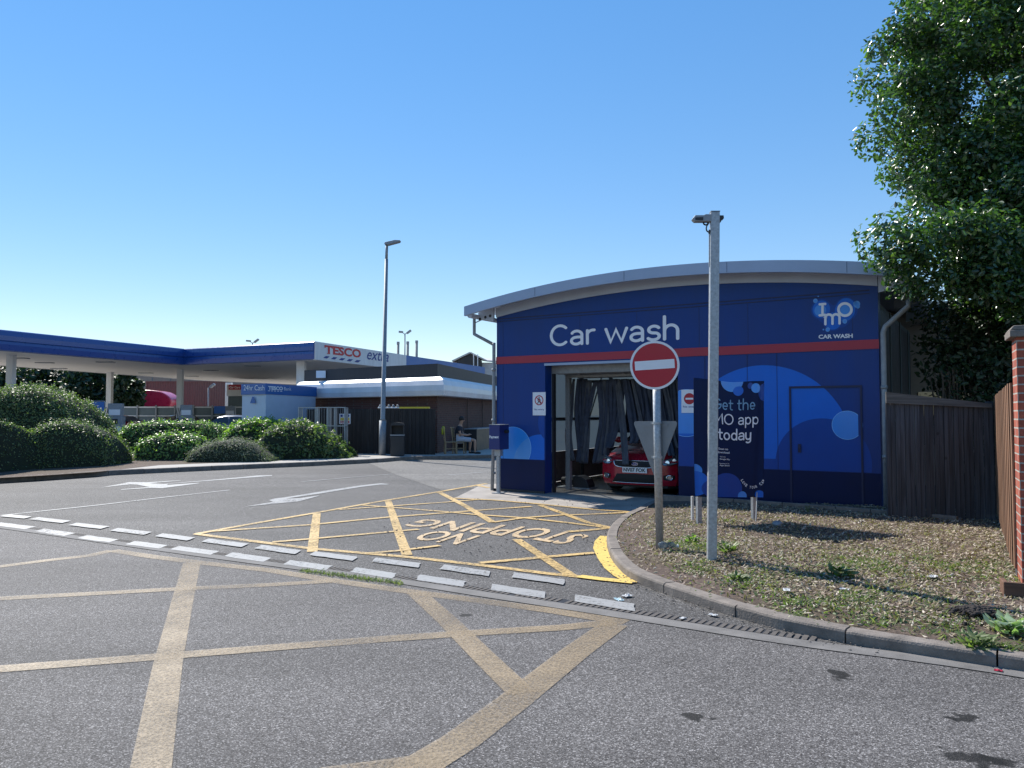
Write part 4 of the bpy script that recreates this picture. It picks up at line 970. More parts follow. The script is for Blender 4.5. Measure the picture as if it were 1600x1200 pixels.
# ------------------------------------------------------------ cars
def car(name, label, loc_, rz, paintm, plate=None, group=None):
    t = thing(name, label, 'car', loc_, rz, group); HW = .92
    # stations: y, half width, top z, belt z, half width of roof edge (0 = no cabin)
    st = [(0.0, .80, .66, .66, 0), (.10, .83, .745, .74, 0), (.25, .87, .80, .79, 0), (.6, .90, .88, .85, 0), (1.05, .915, .965, .90, 0), (1.2, .92, .99, .92, .74), (1.75, .92, 1.35, .95, .62), (2.1, .92, 1.43, .97, .60), (2.7, .92, 1.44, .98, .60), (3.3, .92, 1.40, 1.0, .59), (3.8, .91, 1.25, 1.02, .60), (4.12, .88, 1.02, 1.0, .66), (4.28, .85, .80, .8, 0), (4.32, .82, .5, .5, 0)]
    ncol = 12
    def sect(s):
        y, w_, tz, bz, rw = s; P = []
        if rw:
            P = [(0, tz), (rw*.5, tz-.012), (rw*.85, tz-.04), (rw, tz-.09), ((rw+w_-.04)/2, (tz-.09+bz)/2), (w_-.03, bz), (w_, bz-.09)]
        else:
            P = [(0, tz), (w_*.4, tz-.005), (w_*.7, tz-.02), (w_*.85, tz-.04), (w_*.93, tz-.065), (w_*.98, tz-.10), (w_, min(bz, tz)-.14)]
        P += [(w_+.005, .55 if tz > .62 else tz*.8), (w_-.005, .38), (w_-.03, .26), (w_-.08, .19), (0, .18)]
        return P
    def sh(y, x): return .30*(abs(x)/HW)**2.7*max(0, 1-y/1.4)
    def she(y, x): return -.25*(abs(x)/HW)**2.5*max(0, (y-3.4)/.9)
    vs = []; rows = []
    for s in st:
        P = sect(s); full = [(x, z) for x, z in P]+[(-x, z) for x, z in P[-2:0:-1]]
        rows.append(len(full)); vs += [(x, s[0]+sh(s[0], x)+she(s[0], x), z) for x, z in full]
    n = rows[0]; fs = []; mi = []
    for i in range(len(st)-1):
        for k in range(n): fs.append((i*n+k, i*n+(k+1) % n, (i+1)*n+(k+1) % n, (i+1)*n+k))
    mb = MB(); mb.add(vs, fs)
    # front face as grid between rows of the nose
    def nose(x, z):
        base = .30*(abs(x)/HW)**2.7
        prof = .0 if .34 < z < .60 else (.045*((.34-z)/.16)**2 if z <= .34 else .05*((z-.60)/.12)**1.5)
        return base+prof-.045
    NX = 22; NZ = 12; g = []
    for j in range(NZ+1):
        for i in range(NX+1):
            s = -1+2*i/NX; z = .18+(.665-.18)*j/NZ; wz = .80*(1-.05*((.3-z)/.12 if z < .3 else 0)); x = s*wz; g.append((x, nose(x, z), z))
    mb.add(g, [(j*(NX+1)+i, j*(NX+1)+i+1, (j+1)*(NX+1)+i+1, (j+1)*(NX+1)+i) for j in range(NZ) for i in range(NX)])
    # close nose edge to first station
    top = [((-1+2*i/NX)*.80, nose((-1+2*i/NX)*.80, .665), .665) for i in range(NX+1)]
    hood = [((-1+2*i/NX)*.80, .02+.30*(abs(-1+2*i/NX)*.80/HW)**2.7, .672-.14*max(0, abs(-1+2*i/NX)-.55)*.6) for i in range(NX+1)]
    mb.add(top+hood, [(i, i+1, NX+2+i, NX+1+i) for i in range(NX)])
    for sx in (-1, 1):
        e = [(sx*.80*(1-.05*((.3-z)/.12 if z < .3 else 0)), nose(.8, z), z) for z in [.18+.0404*j for j in range(13)]]; f = [(sx*.83, .10+.30*(.83/HW)**2.7, z) for z in [.18+.0404*j for j in range(13)]]
        mb.add(e+f, [(j, j+1, 13+j+1, 13+j) for j in range(12)])
    body = mb.build('body', paintm, t, smooth=True)
    mb = MB(); mb.prism([(-.62, .10), (.62, .10), (.80, .34), (.84, .55), (.84, 4.1), (-.84, 4.1), (-.84, .55), (-.80, .34)], .13, .20, 'xy'); mb.build('underbody_shade', M['black'], t)  # black underbody plate, added to give the dark shade beneath the car
    # rear closed
    mb = MB(); mb.box(-.8, .8, 4.22, 4.30, .2, .6); mb.build('rear_bumper', paintm, t, bevel=.03)
    def patch(name, cols, mat, off=.012, par=None, nz=5, fn=None, sm=True):
        mb = MB(); vs = []
        for (x, zt, zbm) in cols:
            for j in range(nz+1): z = zbm+(zt-zbm)*j/nz; vs.append((x, (fn or nose)(x, z)-off, z))
        mb.add(vs, [(i*(nz+1)+j, (i+1)*(nz+1)+j, (i+1)*(nz+1)+j+1, i*(nz+1)+j+1) for i in range(len(cols)-1) for j in range(nz)])
        # returns
        return mb.build(name, mat, par or t, smooth=sm)
    def lerpcols(a, n=8):
        out = []
        for p, q in zip(a, a[1:]):
            for k in range(n): out.append(tuple(p[i]+(q[i]-p[i])*k/n for i in range(3)))
        return out+[a[-1]]
    gr = patch('grille', lerpcols([(-.47, .650, .622), (-.40, .652, .545), (0, .66, .525), (.40, .652, .545), (.47, .650, .622)]), M['black'], .010)
    mb = MB()
    for P_ in ([(-.475, .655), (-.40, .545), (0, .522), (.40, .545), (.475, .655)],):
        pp = catmull([Vector((x, 0, z)) for x, z in P_], 6); mb.tube([(p.x, nose(p.x, p.z)-.016, p.z) for p in pp], .011, 6)
    pp = [(-.475+.95*i/14) for i in range(15)]; mb.tube([(x, nose(x, .655)-.012, .662-.02*(abs(x)/.475)**2*.3) for x in pp], .007, 6)
    mb.build('grille_trim', M['chrome'], gr, smooth=True)
    mb = MB()
    for z in (.57, .60):
        pts = [(x, nose(x, z)-.018, z) for x in np.linspace(-.40, .40, 12)]; mb.tube(pts, .006, 5)
    mb.build('grille_bar', M['dark'], gr)
    mb = MB(); mb.disc((0, nose(0, .6)-.026, .60), (0, -1, 0), .055, 24, th=.01)
    for i, v in enumerate(mb.v): mb.v[i] = (v[0]*1.3, v[1], .60+(v[2]-.60)*.62)
    bd = mb.build('badge', M['chrome'], gr)
    mb = MB(); mb.disc((0, nose(0, .6)-.0275, .60), (0, -1, 0), .048, 24)
    for i, v in enumerate(mb.v): mb.v[i] = (v[0]*1.3, v[1], .60+(v[2]-.60)*.60)
    mb.build('badge_field', M['tesco_blue'], bd)
    if plate: 
        mb = MB(); text_to(mb, 'Ford', lambda s, q_: (-.04+.08*s, nose(0, .6)-.0285, .585+.03*q_), .0, .3); mb.build('badge_script', M['chrome'], bd)
    patch('lower_intake', lerpcols([(-.52, .235, .232), (-.40, .395, .228), (0, .405, .222), (.40, .395, .228), (.52, .235, .232)]), M['black'], .010)
    mb = MB(); xs_ = np.linspace(-.52, .52, 16); mb.tube([(x, nose(x, .225)-.014, .226-.004*(1-(x/.52)**2)) for x in xs_], .007, 6)
    mb.build('intake_trim', M['chrome'], t, smooth=True)
    for sx in (-1, 1):
        def hl(x, z): return nose(min(abs(x), .80), min(z, .62))+max(0, abs(x)-.80)*1.9+max(0, z-.60)*1.0
        cols = lerpcols([(sx*.50, .652, .64), (sx*.58, .69, .585), (sx*.70, .73, .585), (sx*.80, .765, .62), (sx*.845, .785, .70)], 5)
        h = patch('headlight', cols, M['lamp'], .030, fn=hl)
        mb = MB(); mb.disc((sx*.63, hl(.63, .63)-.034, .635), (sx*.2, -1, .1), .040, 18); mb.disc((sx*.74, hl(.74, .66)-.036, .675), (sx*.4, -1, .1), .036, 18); mb.build('bulb_housing', M['chrome'], h)
        mb = MB(); pts = [(x, hl(x, zb2_)-.034, zb2_) for (x, zt, zb2_) in cols]+[(x, hl(x, zt)-.034, zt) for (x, zt, zb2_) in cols[::-1]]; mb.tube(pts+[pts[0]], .006, 5); mb.build('headlight_rim', M['black'], h)
        f = patch('fog_light_recess', lerpcols([(sx*.56, .385, .30), (sx*.66, .40, .285), (sx*.76, .39, .31)], 4), M['black'], .008)
        mb = MB(); c = Vector((sx*.67, nose(.67, .34)-.016, .342)); mb.disc(c, (sx*.35, -1, 0), .042, 18, th=.01); mb.build('fog_light', M['lamp'], f)
        mb = MB(); mb.tube([c+Vector((math.cos(a)*.055, -.002+sx*math.cos(a)*.02, math.sin(a)*.048)) for a in np.linspace(0, 2*math.pi, 17)], .006, 5, cap=False); mb.build('fog_light_ring', M['chrome'], f)
        mb = MB(); mb.ell((sx*1.02, 1.45, 1.02), (.10, .055, .07), 14, 8); mb.bar((sx*.90, 1.45, .99), (sx*.97, 1.45, .99), .03); mb.build('door_mirror', paintm, t, smooth=True)
    mb = MB(); mb.box(-.26, .26, nose(0, .45)-.026, nose(0, .45)-.012, .425, .535); pl_ = mb.build('number_plate', M['plate'], t)
    if plate: mb = MB(); text_to(mb, plate, lambda s, q_: (-.235+.47*s, nose(0, .45)-.0275, .443+.074*q_), .03); mb.build('plate_characters', M['black'], pl_)
    # glass
    def quadpatch(name, c4, n=6, bow=.03):
        mb = MB(); a, b, c, d = [Vector(q_) for q_ in c4]; vs = []
        for i in range(n+1):
            for j in range(n+1):
                s, r = i/n, j/n; p = a.lerp(b, s).lerp(d.lerp(c, s), r); vs.append(p)
        mb.add(vs, [(i*(n+1)+j, (i+1)*(n+1)+j, (i+1)*(n+1)+j+1, i*(n+1)+j+1) for i in range(n) for j in range(n)]); return mb.build(name, M['glass'], t, smooth=True)
    quadpatch('windscreen', [(-.70, 1.18, 1.005), (.70, 1.18, 1.005), (.58, 1.72, 1.355), (-.58, 1.72, 1.355)])
    quadpatch('rear_window', [(-.60, 3.86, 1.235), (.60, 3.86, 1.235), (.64, 4.12, 1.05), (-.64, 4.12, 1.05)])
    for sx in (-1, 1):
        quadpatch('side_window', [(sx*.885, 1.45, 1.0), (sx*.885, 2.35, 1.02), (sx*.665, 2.3, 1.345), (sx*.675, 1.85, 1.30)])
        quadpatch('side_window', [(sx*.885, 2.42, 1.02), (sx*.885, 3.6, 1.06), (sx*.675, 3.35, 1.30), (sx*.665, 2.4, 1.345)])
        for y in (.85, 3.45):
            mb = MB(); mb.tube([(sx*.70, y, .315), (sx*.905, y, .315)], .315, 28); wh = mb.build('wheel', M['black'], t, smooth=False, bevel=.02)
            mb = MB(); mb.disc((sx*.911, y, .315), (sx, 0, 0), .215, 24)
            mb.build('rim', M['steel'], wh)
    return t
cp = loc(G(992, 760)); nu = FUV(992, 724, .75)[0]
redcar = car('hatchback_car', 'bright red hatchback facing out of the car wash bay under cloth strips', A0+FD*nu+FN*.80+Vector((0, 0, .015)), ANG, M['carred'], 'NV07 FOK')
# ------------------------------------------------------------ signs and posts on the bed
def lookrz(p): return math.atan2(-p.x, p.y)      # local -y faces the camera
zb_ = .12
b = G(1031, 857, zb_); sg = thing('road_sign', 'round red no entry sign on a grey pole above the back of a triangular sign', 'road sign', b, lookrz(b))
ps = W(1025, 571, b.y); hz = ps.z-b.z; R_ = 38*b.y/F*1.0
mb = MB(); mb.tube([(0, 0, -.05), (0, 0, hz+.2)], .0435, 20); mb.build('pole', M['steel'], sg, smooth=True)
lean = (W(1031, 857, b.y)-W(1024.5, 610, b.y)).x
sg.rotation_euler = (0, -lean/(hz)*.8, lookrz(b))
mb = MB(); mb.disc((-.015, -.055, hz), (0, -1, 0), R_, 48, th=.004); d = mb.build('sign_disc', M['white_sign'], sg)
mb = MB(); mb.disc((-.015, -.0570, hz), (0, -1, 0), R_*.905, 48); mb.build('red_field', M['red_sign'], d)
mb = MB(); c_, s_ = math.cos(math.radians(2.5)), math.sin(math.radians(2.5)); mb.flat([(-.015+x*c_-z*s_, -.0585, hz+.005+x*s_+z*c_) for x, z in ((-R_*.80, -R_*.185), (R_*.80, -R_*.185), (R_*.80, R_*.185), (-R_*.80, R_*.185))]); mb.build('white_bar', M['white_sign'], d)
tz = W(1020, 658, b.y).z-b.z; Mr = Matrix.Rotation(math.radians(-40), 4, 'Z')
mb = MB(); s3 = .31; q = [(-s3+.02, 0), (s3-.02, 0), (s3, -.02), (s3-.005, -.045), (.03, -.60), (0, -.62), (-.03, -.60), (-s3+.005, -.045), (-s3, -.02)]
mb.prism(q, .052, .056, 'xz', 0, Matrix.Translation((-.06, .02, tz)) @ Mr)
for z in (-.05, -.40): mb.box(-.20+abs(z)*.25, .20-abs(z)*.25, .046, .052, z-.015, z+.015, 0, Matrix.Translation((-.06, .02, tz)) @ Mr)
mb.build('triangle_sign_back', M['grey_sign'], sg)
mb = MB()
for z in (tz-.02, tz-.40, hz-.15, hz+.15): mb.tube([(0, 0, z-.012), (0, 0, z+.012)], .052, 20); mb.box(-.07, .07, .035, .048, z-.012, z+.012)
mb.build('clamp', M['steel'], sg)
b = G(1112, 878, zb_); cp_ = thing('camera_post', 'tall square galvanised post carrying two small cameras at its top', 'camera post', b, lookrz(b)+math.radians(12))
pt = W(1116.5, 332, b.y); H = pt.z-b.z; cp_.rotation_euler = (0, (pt.x-W(1112, 878, b.y).x)/H, lookrz(b)+math.radians(10))
mb = MB(); mb.box(-.045, .045, -.045, .045, -.05, H); mb.build('post', M['steel'], cp_, bevel=.008)
mb = MB(); mb.box(-.047, .047, -.047, .047, H, H+.006); mb.build('post_cap', M['steel_dull'], cp_)
def px(n): return n*b.y/F
mb = MB(); z = H-px(11); mb.prism([(-px(36), z-px(1)), (-px(31), z+px(5)), (-px(18), z+px(5)), (-px(15), z+px(6.5)), (-px(6.5), z+px(6.5)), (-px(6.5), z-px(5)), (-px(32), z-px(5))], -.05, .03); c1_ = mb.build('camera_unit', M['steel_dull'], cp_, bevel=.006)
mb = MB(); mb.prism([(-px(31), z+px(1)), (-px(19), z+px(1.5)), (-px(19), z-px(3.5)), (-px(31), z-px(3))], -.054, -.0505); mb.build('camera_window', M['dark'], c1_)
mb = MB(); mb.prism([(px(6.4), z+px(5)), (px(13), z+px(5)), (px(13.5), z), (px(10), z-px(1)), (px(9), z-px(5.5)), (px(6.4), z-px(5.5))], -.04, .04); mb.build('camera_unit', M['dark'], cp_, bevel=.005)
mb = MB(); mb.tube(catmull([Vector((-px(18), 0, z-px(4))), Vector((-px(16), 0, z-px(8))), Vector((-px(12), 0, z-px(8.5))), Vector((-px(9), 0, z-px(4)))], 5), .008, 6)
mb.tube(catmull([Vector((-px(9), 0, z-px(6))), Vector((-px(12.5), 0, z-px(12))), Vector((-px(12), 0, z-px(18))), Vector((-px(8), 0, z-px(21)))], 5), .007, 6)
mb.box(-px(9), -px(6.4), -.02, .02, z-px(23), z-px(17)); mb.build('cable', M['dark'], cp_)
mb = MB(); mb.tube([(-px(7.6), 0, z-px(23)), (-px(7.2), 0, z-px(75))], .009, 8); mb.build('conduit', M['steel'], cp_)

# banner on two posts
bl = G(1090, 821, zb_); br = G(1187, 815, zb_); bx = (br-bl); bw = bx.length; ba = math.atan2(bx.y, bx.x)
bn = thing('banner_stand', 'dark blue cloth banner about an app stretched between two short posts on the bed', 'banner', bl, ba)
Lf = lambda P: (lambda q: Vector((q.dot(Vector((math.cos(ba), math.sin(ba), 0))), q.dot(Vector((-math.sin(ba), math.cos(ba), 0))), q.z)))(P-bl)
bnn = Vector((-math.sin(ba), math.cos(ba), 0))
def BP(px_, py_): return Lf(rayat(px_, py_, bl, bnn))
tl = BP(1084, 590); tr = BP(1195, 595); dl = BP(1086, 776); dr = BP(1191.5, 777)
mb = MB()
for x in (0, bw): mb.box(x-.035, x+.035, .0, .07, -.05, tl.z-.03)
mb.build('banner_posts', M['steel'], bn) if False else None
for x in (0, bw):
    mb = MB(); x = x+(.06 if x < .1 else -.05); mb.box(x-.032, x+.032, .03, .08, -.05, tl.z-.06); mb.build('post', M['timber_grey'] if False else M['steel'], bn)
mb = MB(); mb.box(.12, .15, .30, .33, -.05, .35); mb.tube([(bw-.04, .0, dl.z+.02), (bw-.16, -.12, .02)], .006, 5); mb.build('guy_cord', M['paper'], bn)
mb = MB(); nx, nz = 60, 60
def bz_(s, t):   # s across, t up
    xl = dl.x+(tl.x-dl.x)*t; xr_ = dr.x+(tr.x-dr.x)*t; x = xl+(xr_-xl)*s
    zt = tl.z+(tr.z-tl.z)*s-.03*math.sin(math.pi*s)*(1-.3*math.sin(s*9)); zb2 = dl.z+(dr.z-dl.z)*s; z = zb2+(zt-zb2)*t
    y = .018*math.sin(s*26+t*2)*math.exp(-((s-.06)/.10)**2)+.015*math.sin(s*30-t*3)*math.exp(-((s-.95)/.10)**2)-.012*math.sin(math.pi*s)+.006*math.sin(s*9+t*5)+.01*math.exp(-((1-t)/.08)**2)*math.sin(s*16)
    return Vector((x, y, z))
def flatsheet(name, f, nu_, nv_, mat, parent, off=0.0):
    mb = MB(); vs = []
    for j in range(nv_+1):
        for i in range(nu_+1): p = f(i/nu_, j/nv_); vs.append((p.x, p.y-off, p.z))
    mb.add(vs, [(j*(nu_+1)+i, j*(nu_+1)+i+1, (j+1)*(nu_+1)+i+1, (j+1)*(nu_+1)+i) for j in range(nv_) for i in range(nu_)]); return mb.build(name, mat, parent, smooth=True, fix=False)
M['banner'] = paint('banner_cloth', (.006, .017, .066), .7, var=.1, scale=4, spec=.2)
ban = flatsheet('banner', bz_, nx, nz, M['banner'], bn); ban.modifiers.new('t', 'SOLIDIFY').thickness = .003
def BS(px_, py_):
    x = (px_-1084)/(1194-1084); y = 1-(py_-591)/(776.5-591); return x, y
def zoomB(x, y): return BS(1080+x/5.454, 580+y/5.454)
def bf(off): return lambda x, y, k: tuple(bz_(min(1, max(0, x)), min(1, max(0, y)))-Vector((0, off+.0003*k, 0)))
def bcirc(mb, x, y, r, off, mi):
    cx, cy = zoomB(x, y); rx = r/5.454/110; ry = r/5.454/185.5; n = 40
    ring = [(min(1, max(0, cx+rx*math.cos(2*math.pi*i/n))), min(1, max(0, cy+ry*math.sin(2*math.pi*i/n)))) for i in range(n)]
    # concentric so it follows the cloth
    m = 5; ccx = sum(p[0] for p in ring)/n; ccy = sum(p[1] for p in ring)/n; vs = []
    for j in range(m+1):
        for p in ring: vs.append(bz_(ccx+(p[0]-ccx)*j/m, ccy+(p[1]-ccy)*j/m)-Vector((0, off, 0)))
    mb.add(vs, [(j*n+i, j*n+(i+1) % n, (j+1)*n+(i+1) % n, (j+1)*n+i) for j in range(m) for i in range(n)], mi)
mb = MB()
bcirc(mb, 330, 55, 92, .0040, 1); bcirc(mb, 385, 140, 42, .0050, 0); bcirc(mb, 490, 100, 28, .0044, 3); bcirc(mb, 540, 122, 42, .0056, 1); bcirc(mb, 640, 160, 80, .0040, 3)
bcirc(mb, 30, 850, 55, .0040, 1); bcirc(mb, 35, 960, 105, .0046, 0); bcirc(mb, 150, 1000, 70, .0052, 3); bcirc(mb, 290, 1000, 138, .0058, 3); bcirc(mb, 430, 1062, 42, .0064, 1); bcirc(mb, 590, 1050, 38, .0064, 0)
mb.sep('bubble', mats, ban, smooth=True)
def btext(mb, txt, x0, x1, base, h, w_=.13):
    a, yb = zoomB(x0, base); c, _ = zoomB(x1, base); sxx = (c-a)/(strokew(txt)-.1); sy = h/5.454/185.5
    strokes(mb, txt, lambda x, y, k: bf(.008)(a+x*sxx, yb+y*sy, k), w_)
mb = MB(); btext(mb, 'Get the', 172, 530, 312, 98, .11); mb.build('banner_heading', paint('pale_blue_letter', (.16, .34, .52), .5), ban)
mb = MB(); btext(mb, 'IMO app', 143, 560, 440, 98, .11); btext(mb, 'today', 212, 500, 575, 98, .13)
for (t_, x0, x1, y0, h) in (('Scan to', 215, 300, 662, 18), ('download', 205, 312, 692, 18), ('Get it on', 228, 275, 726, 9), ('Google Play', 226, 316, 752, 16), ('Download on the', 226, 310, 784, 8), ('App Store', 226, 312, 806, 16)):
    a, yb = zoomB(x0, y0); c, _ = zoomB(x1, y0); text_to(mb, t_, lambda s, q_, a=a, c=c, yb=yb, h=h: bf(.008)(a+(c-a)*s, yb+h/5.454/185.5*q_, 0), .01)
cx, cy = 524, 880; R1 = 106
for i, ch in enumerate('LOVE YOUR CAR'):
    if ch == ' ': continue
    a = math.radians(205+i*(130/12)); ca, sa = math.cos(a), math.sin(a)
    gx, gy = cx+R1*ca, cy-R1*sa
    def fn(s, q_, gx=gx, gy=gy, ca=ca, sa=sa):
        tx, ty = -sa, -ca; ux, uy = -ca, sa          # along, up (photo y down)
        X_ = gx+tx*(s-.5)*15+ux*(q_-.5)*24; Y_ = gy+ty*(s-.5)*15+uy*(q_-.5)*24; x, y = zoomB(X_, Y_); return bf(.0085)(x, y, 0)
    text_to(mb, ch, fn, .03)
mb.build('banner_text', M['lettering'], ban)

# payment box on a post
b = G(779, 771.5); pb = thing('payment_box', 'navy blue box on a grey post standing at the left corner of the car wash', 'payment box', b, lookrz(b)+math.radians(32))
zt_ = W(785, 664, b.y).z; zl_ = W(785, 702, b.y).z
mb = MB(); mb.tube([(0, 0, 0), (0, 0, zl_+.02)], .042, 20); mb.box(-.07, .07, -.05, .05, zl_-.13, zl_); mb.build('post', M['steel'], pb, smooth=False)
mb = MB(); mb.box(-.10, .10, -.10, .10, .009, .025); mb.build('base_plate', M['steel_dull'], pb)
pb.rotation_euler = (0, 0, math.radians(-32))
mb = MB(); mb.box(-.125, .125, -.16, .19, zl_, zt_); bx_ = mb.build('box', paint('navy_box', (.016, .026, .15), .45, var=.08), pb, bevel=.006)
mb = MB(); mb.box(-.128, .128, -.165, .195, zt_+.001, zt_+.012); mb.build('lid', M['steel_dull'], bx_)
# lettered side faces the left of the photo
mb = MB(); zc = (zt_+zl_)/2; text_to(mb, 'Payment', lambda s, q_: (-.115+.22*s, -.1625, zc-.035+.07*q_), .03); mb.build('box_text', M['lettering'], bx_)
mb = MB(); mb.tube([(.125, .05, zt_-.13), (.20, .05, zt_-.13)], .035, 14); mb.build('side_lens', M['dark'], bx_)

# rubbish on the bed and road
b = G(1043, 857, .14); o = thing('plastic_bottle', 'crushed pale plastic bottle lying at the foot of the no entry pole', 'bottle', b, .3)
mb = MB(); mb.tube([(-.10, 0, .035), (-.06, 0, .045), (.0, .01, .035), (.06, 0, .04), (.085, 0, .025), (.115, 0, .02)], [.03, .036, .028, .034, .018, .014], 12); mb.build('bottle_body', M['clear'], o, smooth=True)
mb = MB(); mb.tube([(.115, 0, .02), (.13, 0, .02)], .017, 12); mb.build('cap', M['white'], o)
b = G(1215, 821, .14); o = thing('buried_dome', 'grey plastic dome sticking out of the bed beside the banner', 'cap', b)
mb = MB(); mb.ell((0, 0, .01), (.075, .075, .055), 18, 10); mb.build('dome', M['steel_dull'], o, smooth=True)
def crumple(name, lab, p, s, mat):
    mb = MB(); n = 6; vs = [(x*s/n-s/2, y*s*.7/n-s*.35, .006+abs(RNG.normal(0, s*.07))) for y in range(n+1) for x in range(n+1)]
    mb.add(vs, [(j*(n+1)+i, j*(n+1)+i+1, (j+1)*(n+1)+i+1, (j+1)*(n+1)+i) for j in range(n) for i in range(n)])
    o = mb.build(name, mat, None, fix=False); o.location = p; o.rotation_euler = (0, 0, RNG.uniform(0, 3)); tagset(o, lab, 'litter'); o.modifiers.new('t', 'SOLIDIFY').thickness = .002
crumple('paper_scrap', 'white paper scrap on asphalt just above the last white dash', G(980, 932, .006), .09, M['paper'])
crumple('plastic_scrap', 'pale blue plastic scrap left of the white paper on the asphalt', G(967, 938, .006), .09, paint('pale_blue_plastic', (.35, .48, .52), .3))
crumple('paper_scrap', 'small white scrap by the kerb near the drain channel', G(1114, 962, .006), .07, M['paper'])
crumple('paper_scrap', 'tiny white scrap lying on the drain channel', G(1067, 967, .014), .05, M['paper'])
crumple('paper_scrap', 'white torn scrap on the grass clippings towards the kerb', G(1229, 923, .15), .08, M['paper'])
crumple('paper_scrap', 'white scrap among clippings near the brown block', G(1457, 902, .16), .09, M['paper'])
crumple('paper_scrap', 'pale scrap on the clippings just right of the low green weed', G(1320, 922, .15), .07, M['paper'])
crumple('red_petals', 'small red petals on the road below the kerb at the right edge', G(1560, 1049, .008), .045, M['red_band'])
crumple('card_scrap', 'brown card scrap on the bed in front of the fence', G(1345, 815, .15), .10, M['concrete'])

# ------------------------------------------------------------ fences and pier on the right
f0 = G(1387, 812, .1); f1 = G(1556, 817, .1)
fd = (f1-f0); fl = fd.length; fa = math.atan2(fd.y, fd.x)
fe = thing('timber_fence', 'weathered grey board fence between the car wash and the orange fence panel', 'fence', f0, fa)
hl_ = W(1387, 619, f0.y).z-.1; hr_ = W(1553, 634, f1.y).z-.1
mb = MB(); nb = 22
for i in range(nb):
    x0, x1 = fl*i/nb+.003, fl*(i+1)/nb-.003; h0 = hl_+(hr_-hl_)*i/nb; o_ = .012*(i % 2)+RNG.uniform(0, .004)
    mb.box(x0, x1, -.01+o_, .008+o_, .0, h0+RNG.uniform(-.006, .006))
mb.build('fence_boards', M['timber_grey'], fe)
mb = MB(); mb.bar((-.02, -.03, hl_-.0), (fl, -.03, hr_-.02), .035, .11) if False else mb.prism([(0, hl_-.10), (fl*.98, hr_-.03), (fl*.98, hr_+.03), (fl*.5, (hl_+hr_)/2+.04), (0, hl_+.06)], -.05, -.012)
mb.build('fence_rail', woodmat('grey_rail_timber', (.10, .09, .08), (.20, .18, .16), axis=0), fe)
mb = MB()
for x in (.02, fl*.5, fl-.06): mb.box(x, x+.08, .04, .12, 0, hl_-.08)
mb.build('fence_post', M['timber_grey'], fe)
pc = G(1597.6, 917, .13); pd = W(1589.5, 900, pc.y+.33)-pc; pd.z = 0; pd.normalize(); pe_ = Vector((pd.y, -pd.x, 0))
pa = math.atan2(pe_.y, pe_.x)
pr = thing('brick_pier', 'red brick pier with a dark concrete cap at the right edge of the photo', 'brick pier', pc, pa)
hp = W(1591.5, 527, pc.y).z-pc.z
mb = MB(); mb.box(0, .45, 0, .33, -.1, hp); mb.build('brickwork', M['brick_red'], pr)
mb = MB(); mb.box(-.05, .50, -.05, .38, hp+.001, hp+.06); mb.prism([(-.05, hp+.0601), (.50, hp+.0601), (.47, hp+.10), (-.02, hp+.10)], -.04, .37); mb.build('coping', M['kerb'], pr, bevel=.008)
b = G(1569, 936, .12); bk = thing('brown_block', 'brown boxed timber edging block at the foot of the brick pier', 'block', b, pa+.05)
mb = MB(); mb.box(0, .55, 0, .04, -.02, .135); mb.box(0, .035, .041, .22, -.02, .130); mb.build('edging_board', woodmat('brown_edging', (.13, .065, .04), (.20, .11, .07), axis=0), bk, bevel=.005)
g0 = Vector((pc.x, pc.y, 0))+pd*.34-pe_*.005; g1 = W(1558, 700, 10.9); g1.z = 0; gd = (g1-g0); gl = gd.length; ga = math.atan2(gd.y, gd.x)
ge = thing('timber_fence', 'sunlit orange-brown vertical board fence running back behind the brick pier', 'fence', (g0.x, g0.y, .1), ga)
mb = MB(); nb = 24
for i in range(nb):
    x0, x1 = gl*i/nb+.003, gl*(i+1)/nb-.003; h = 1.78-.03*i/nb; o_ = .010*(i % 2)
    mb.box(x0, x1, o_, o_+.016, .12+RNG.uniform(-.01, .01), h+RNG.uniform(-.006, .006))
mb.build('fence_boards', M['timber_orange'], ge)
mb = MB(); mb.box(.0, gl, -.03, -.002, -.05, .10); mb.build('gravel_board', M['timber_grey'], ge)

# ------------------------------------------------------------ vegetation behind the fence, big tree
tr_ = thing('broadleaf_tree', 'large dense green tree rising out of frame behind the car wash at the right', 'tree', (8.9, 13.3, 0))
mb = MB(); mb.tube([(0, 0, -.1), (.05, 0, 1.2), (-.05, .1, 3), (.1, .1, 5), (.3, .2, 7.5), (.4, .2, 9.5)], [.30, .24, .20, .16, .10, .04], 14)
for (a, b2, r) in (((0, 0, 2.6), (-1.6, -.6, 4.4), .09), ((0, .05, 3.2), (1.5, -.4, 5.6), .10), ((.05, .1, 4.2), (-1.6, -.2, 6.6), .09), ((.1, .1, 5.2), (1.6, .3, 7.6), .08), ((.2, .1, 6.5), (-1.1, .2, 8.8), .06), ((0, 0, 1.8), (-.7, -.5, 3.2), .06)):
    a, b2 = Vector(a), Vector(b2); m1 = a.lerp(b2, .5)+Vector((0, 0, -.15)); mb.tube([a, m1, b2], [r, r*.7, r*.25], 8)
    for k in range(3): e = b2+Vector((RNG.normal(0, .5), RNG.normal(0, .4), RNG.uniform(.1, .7))); mb.tube([m1.lerp(b2, .4+k*.25), e], [r*.4, r*.12], 6)
mb.build('trunk', M['bark'], tr_, smooth=True)
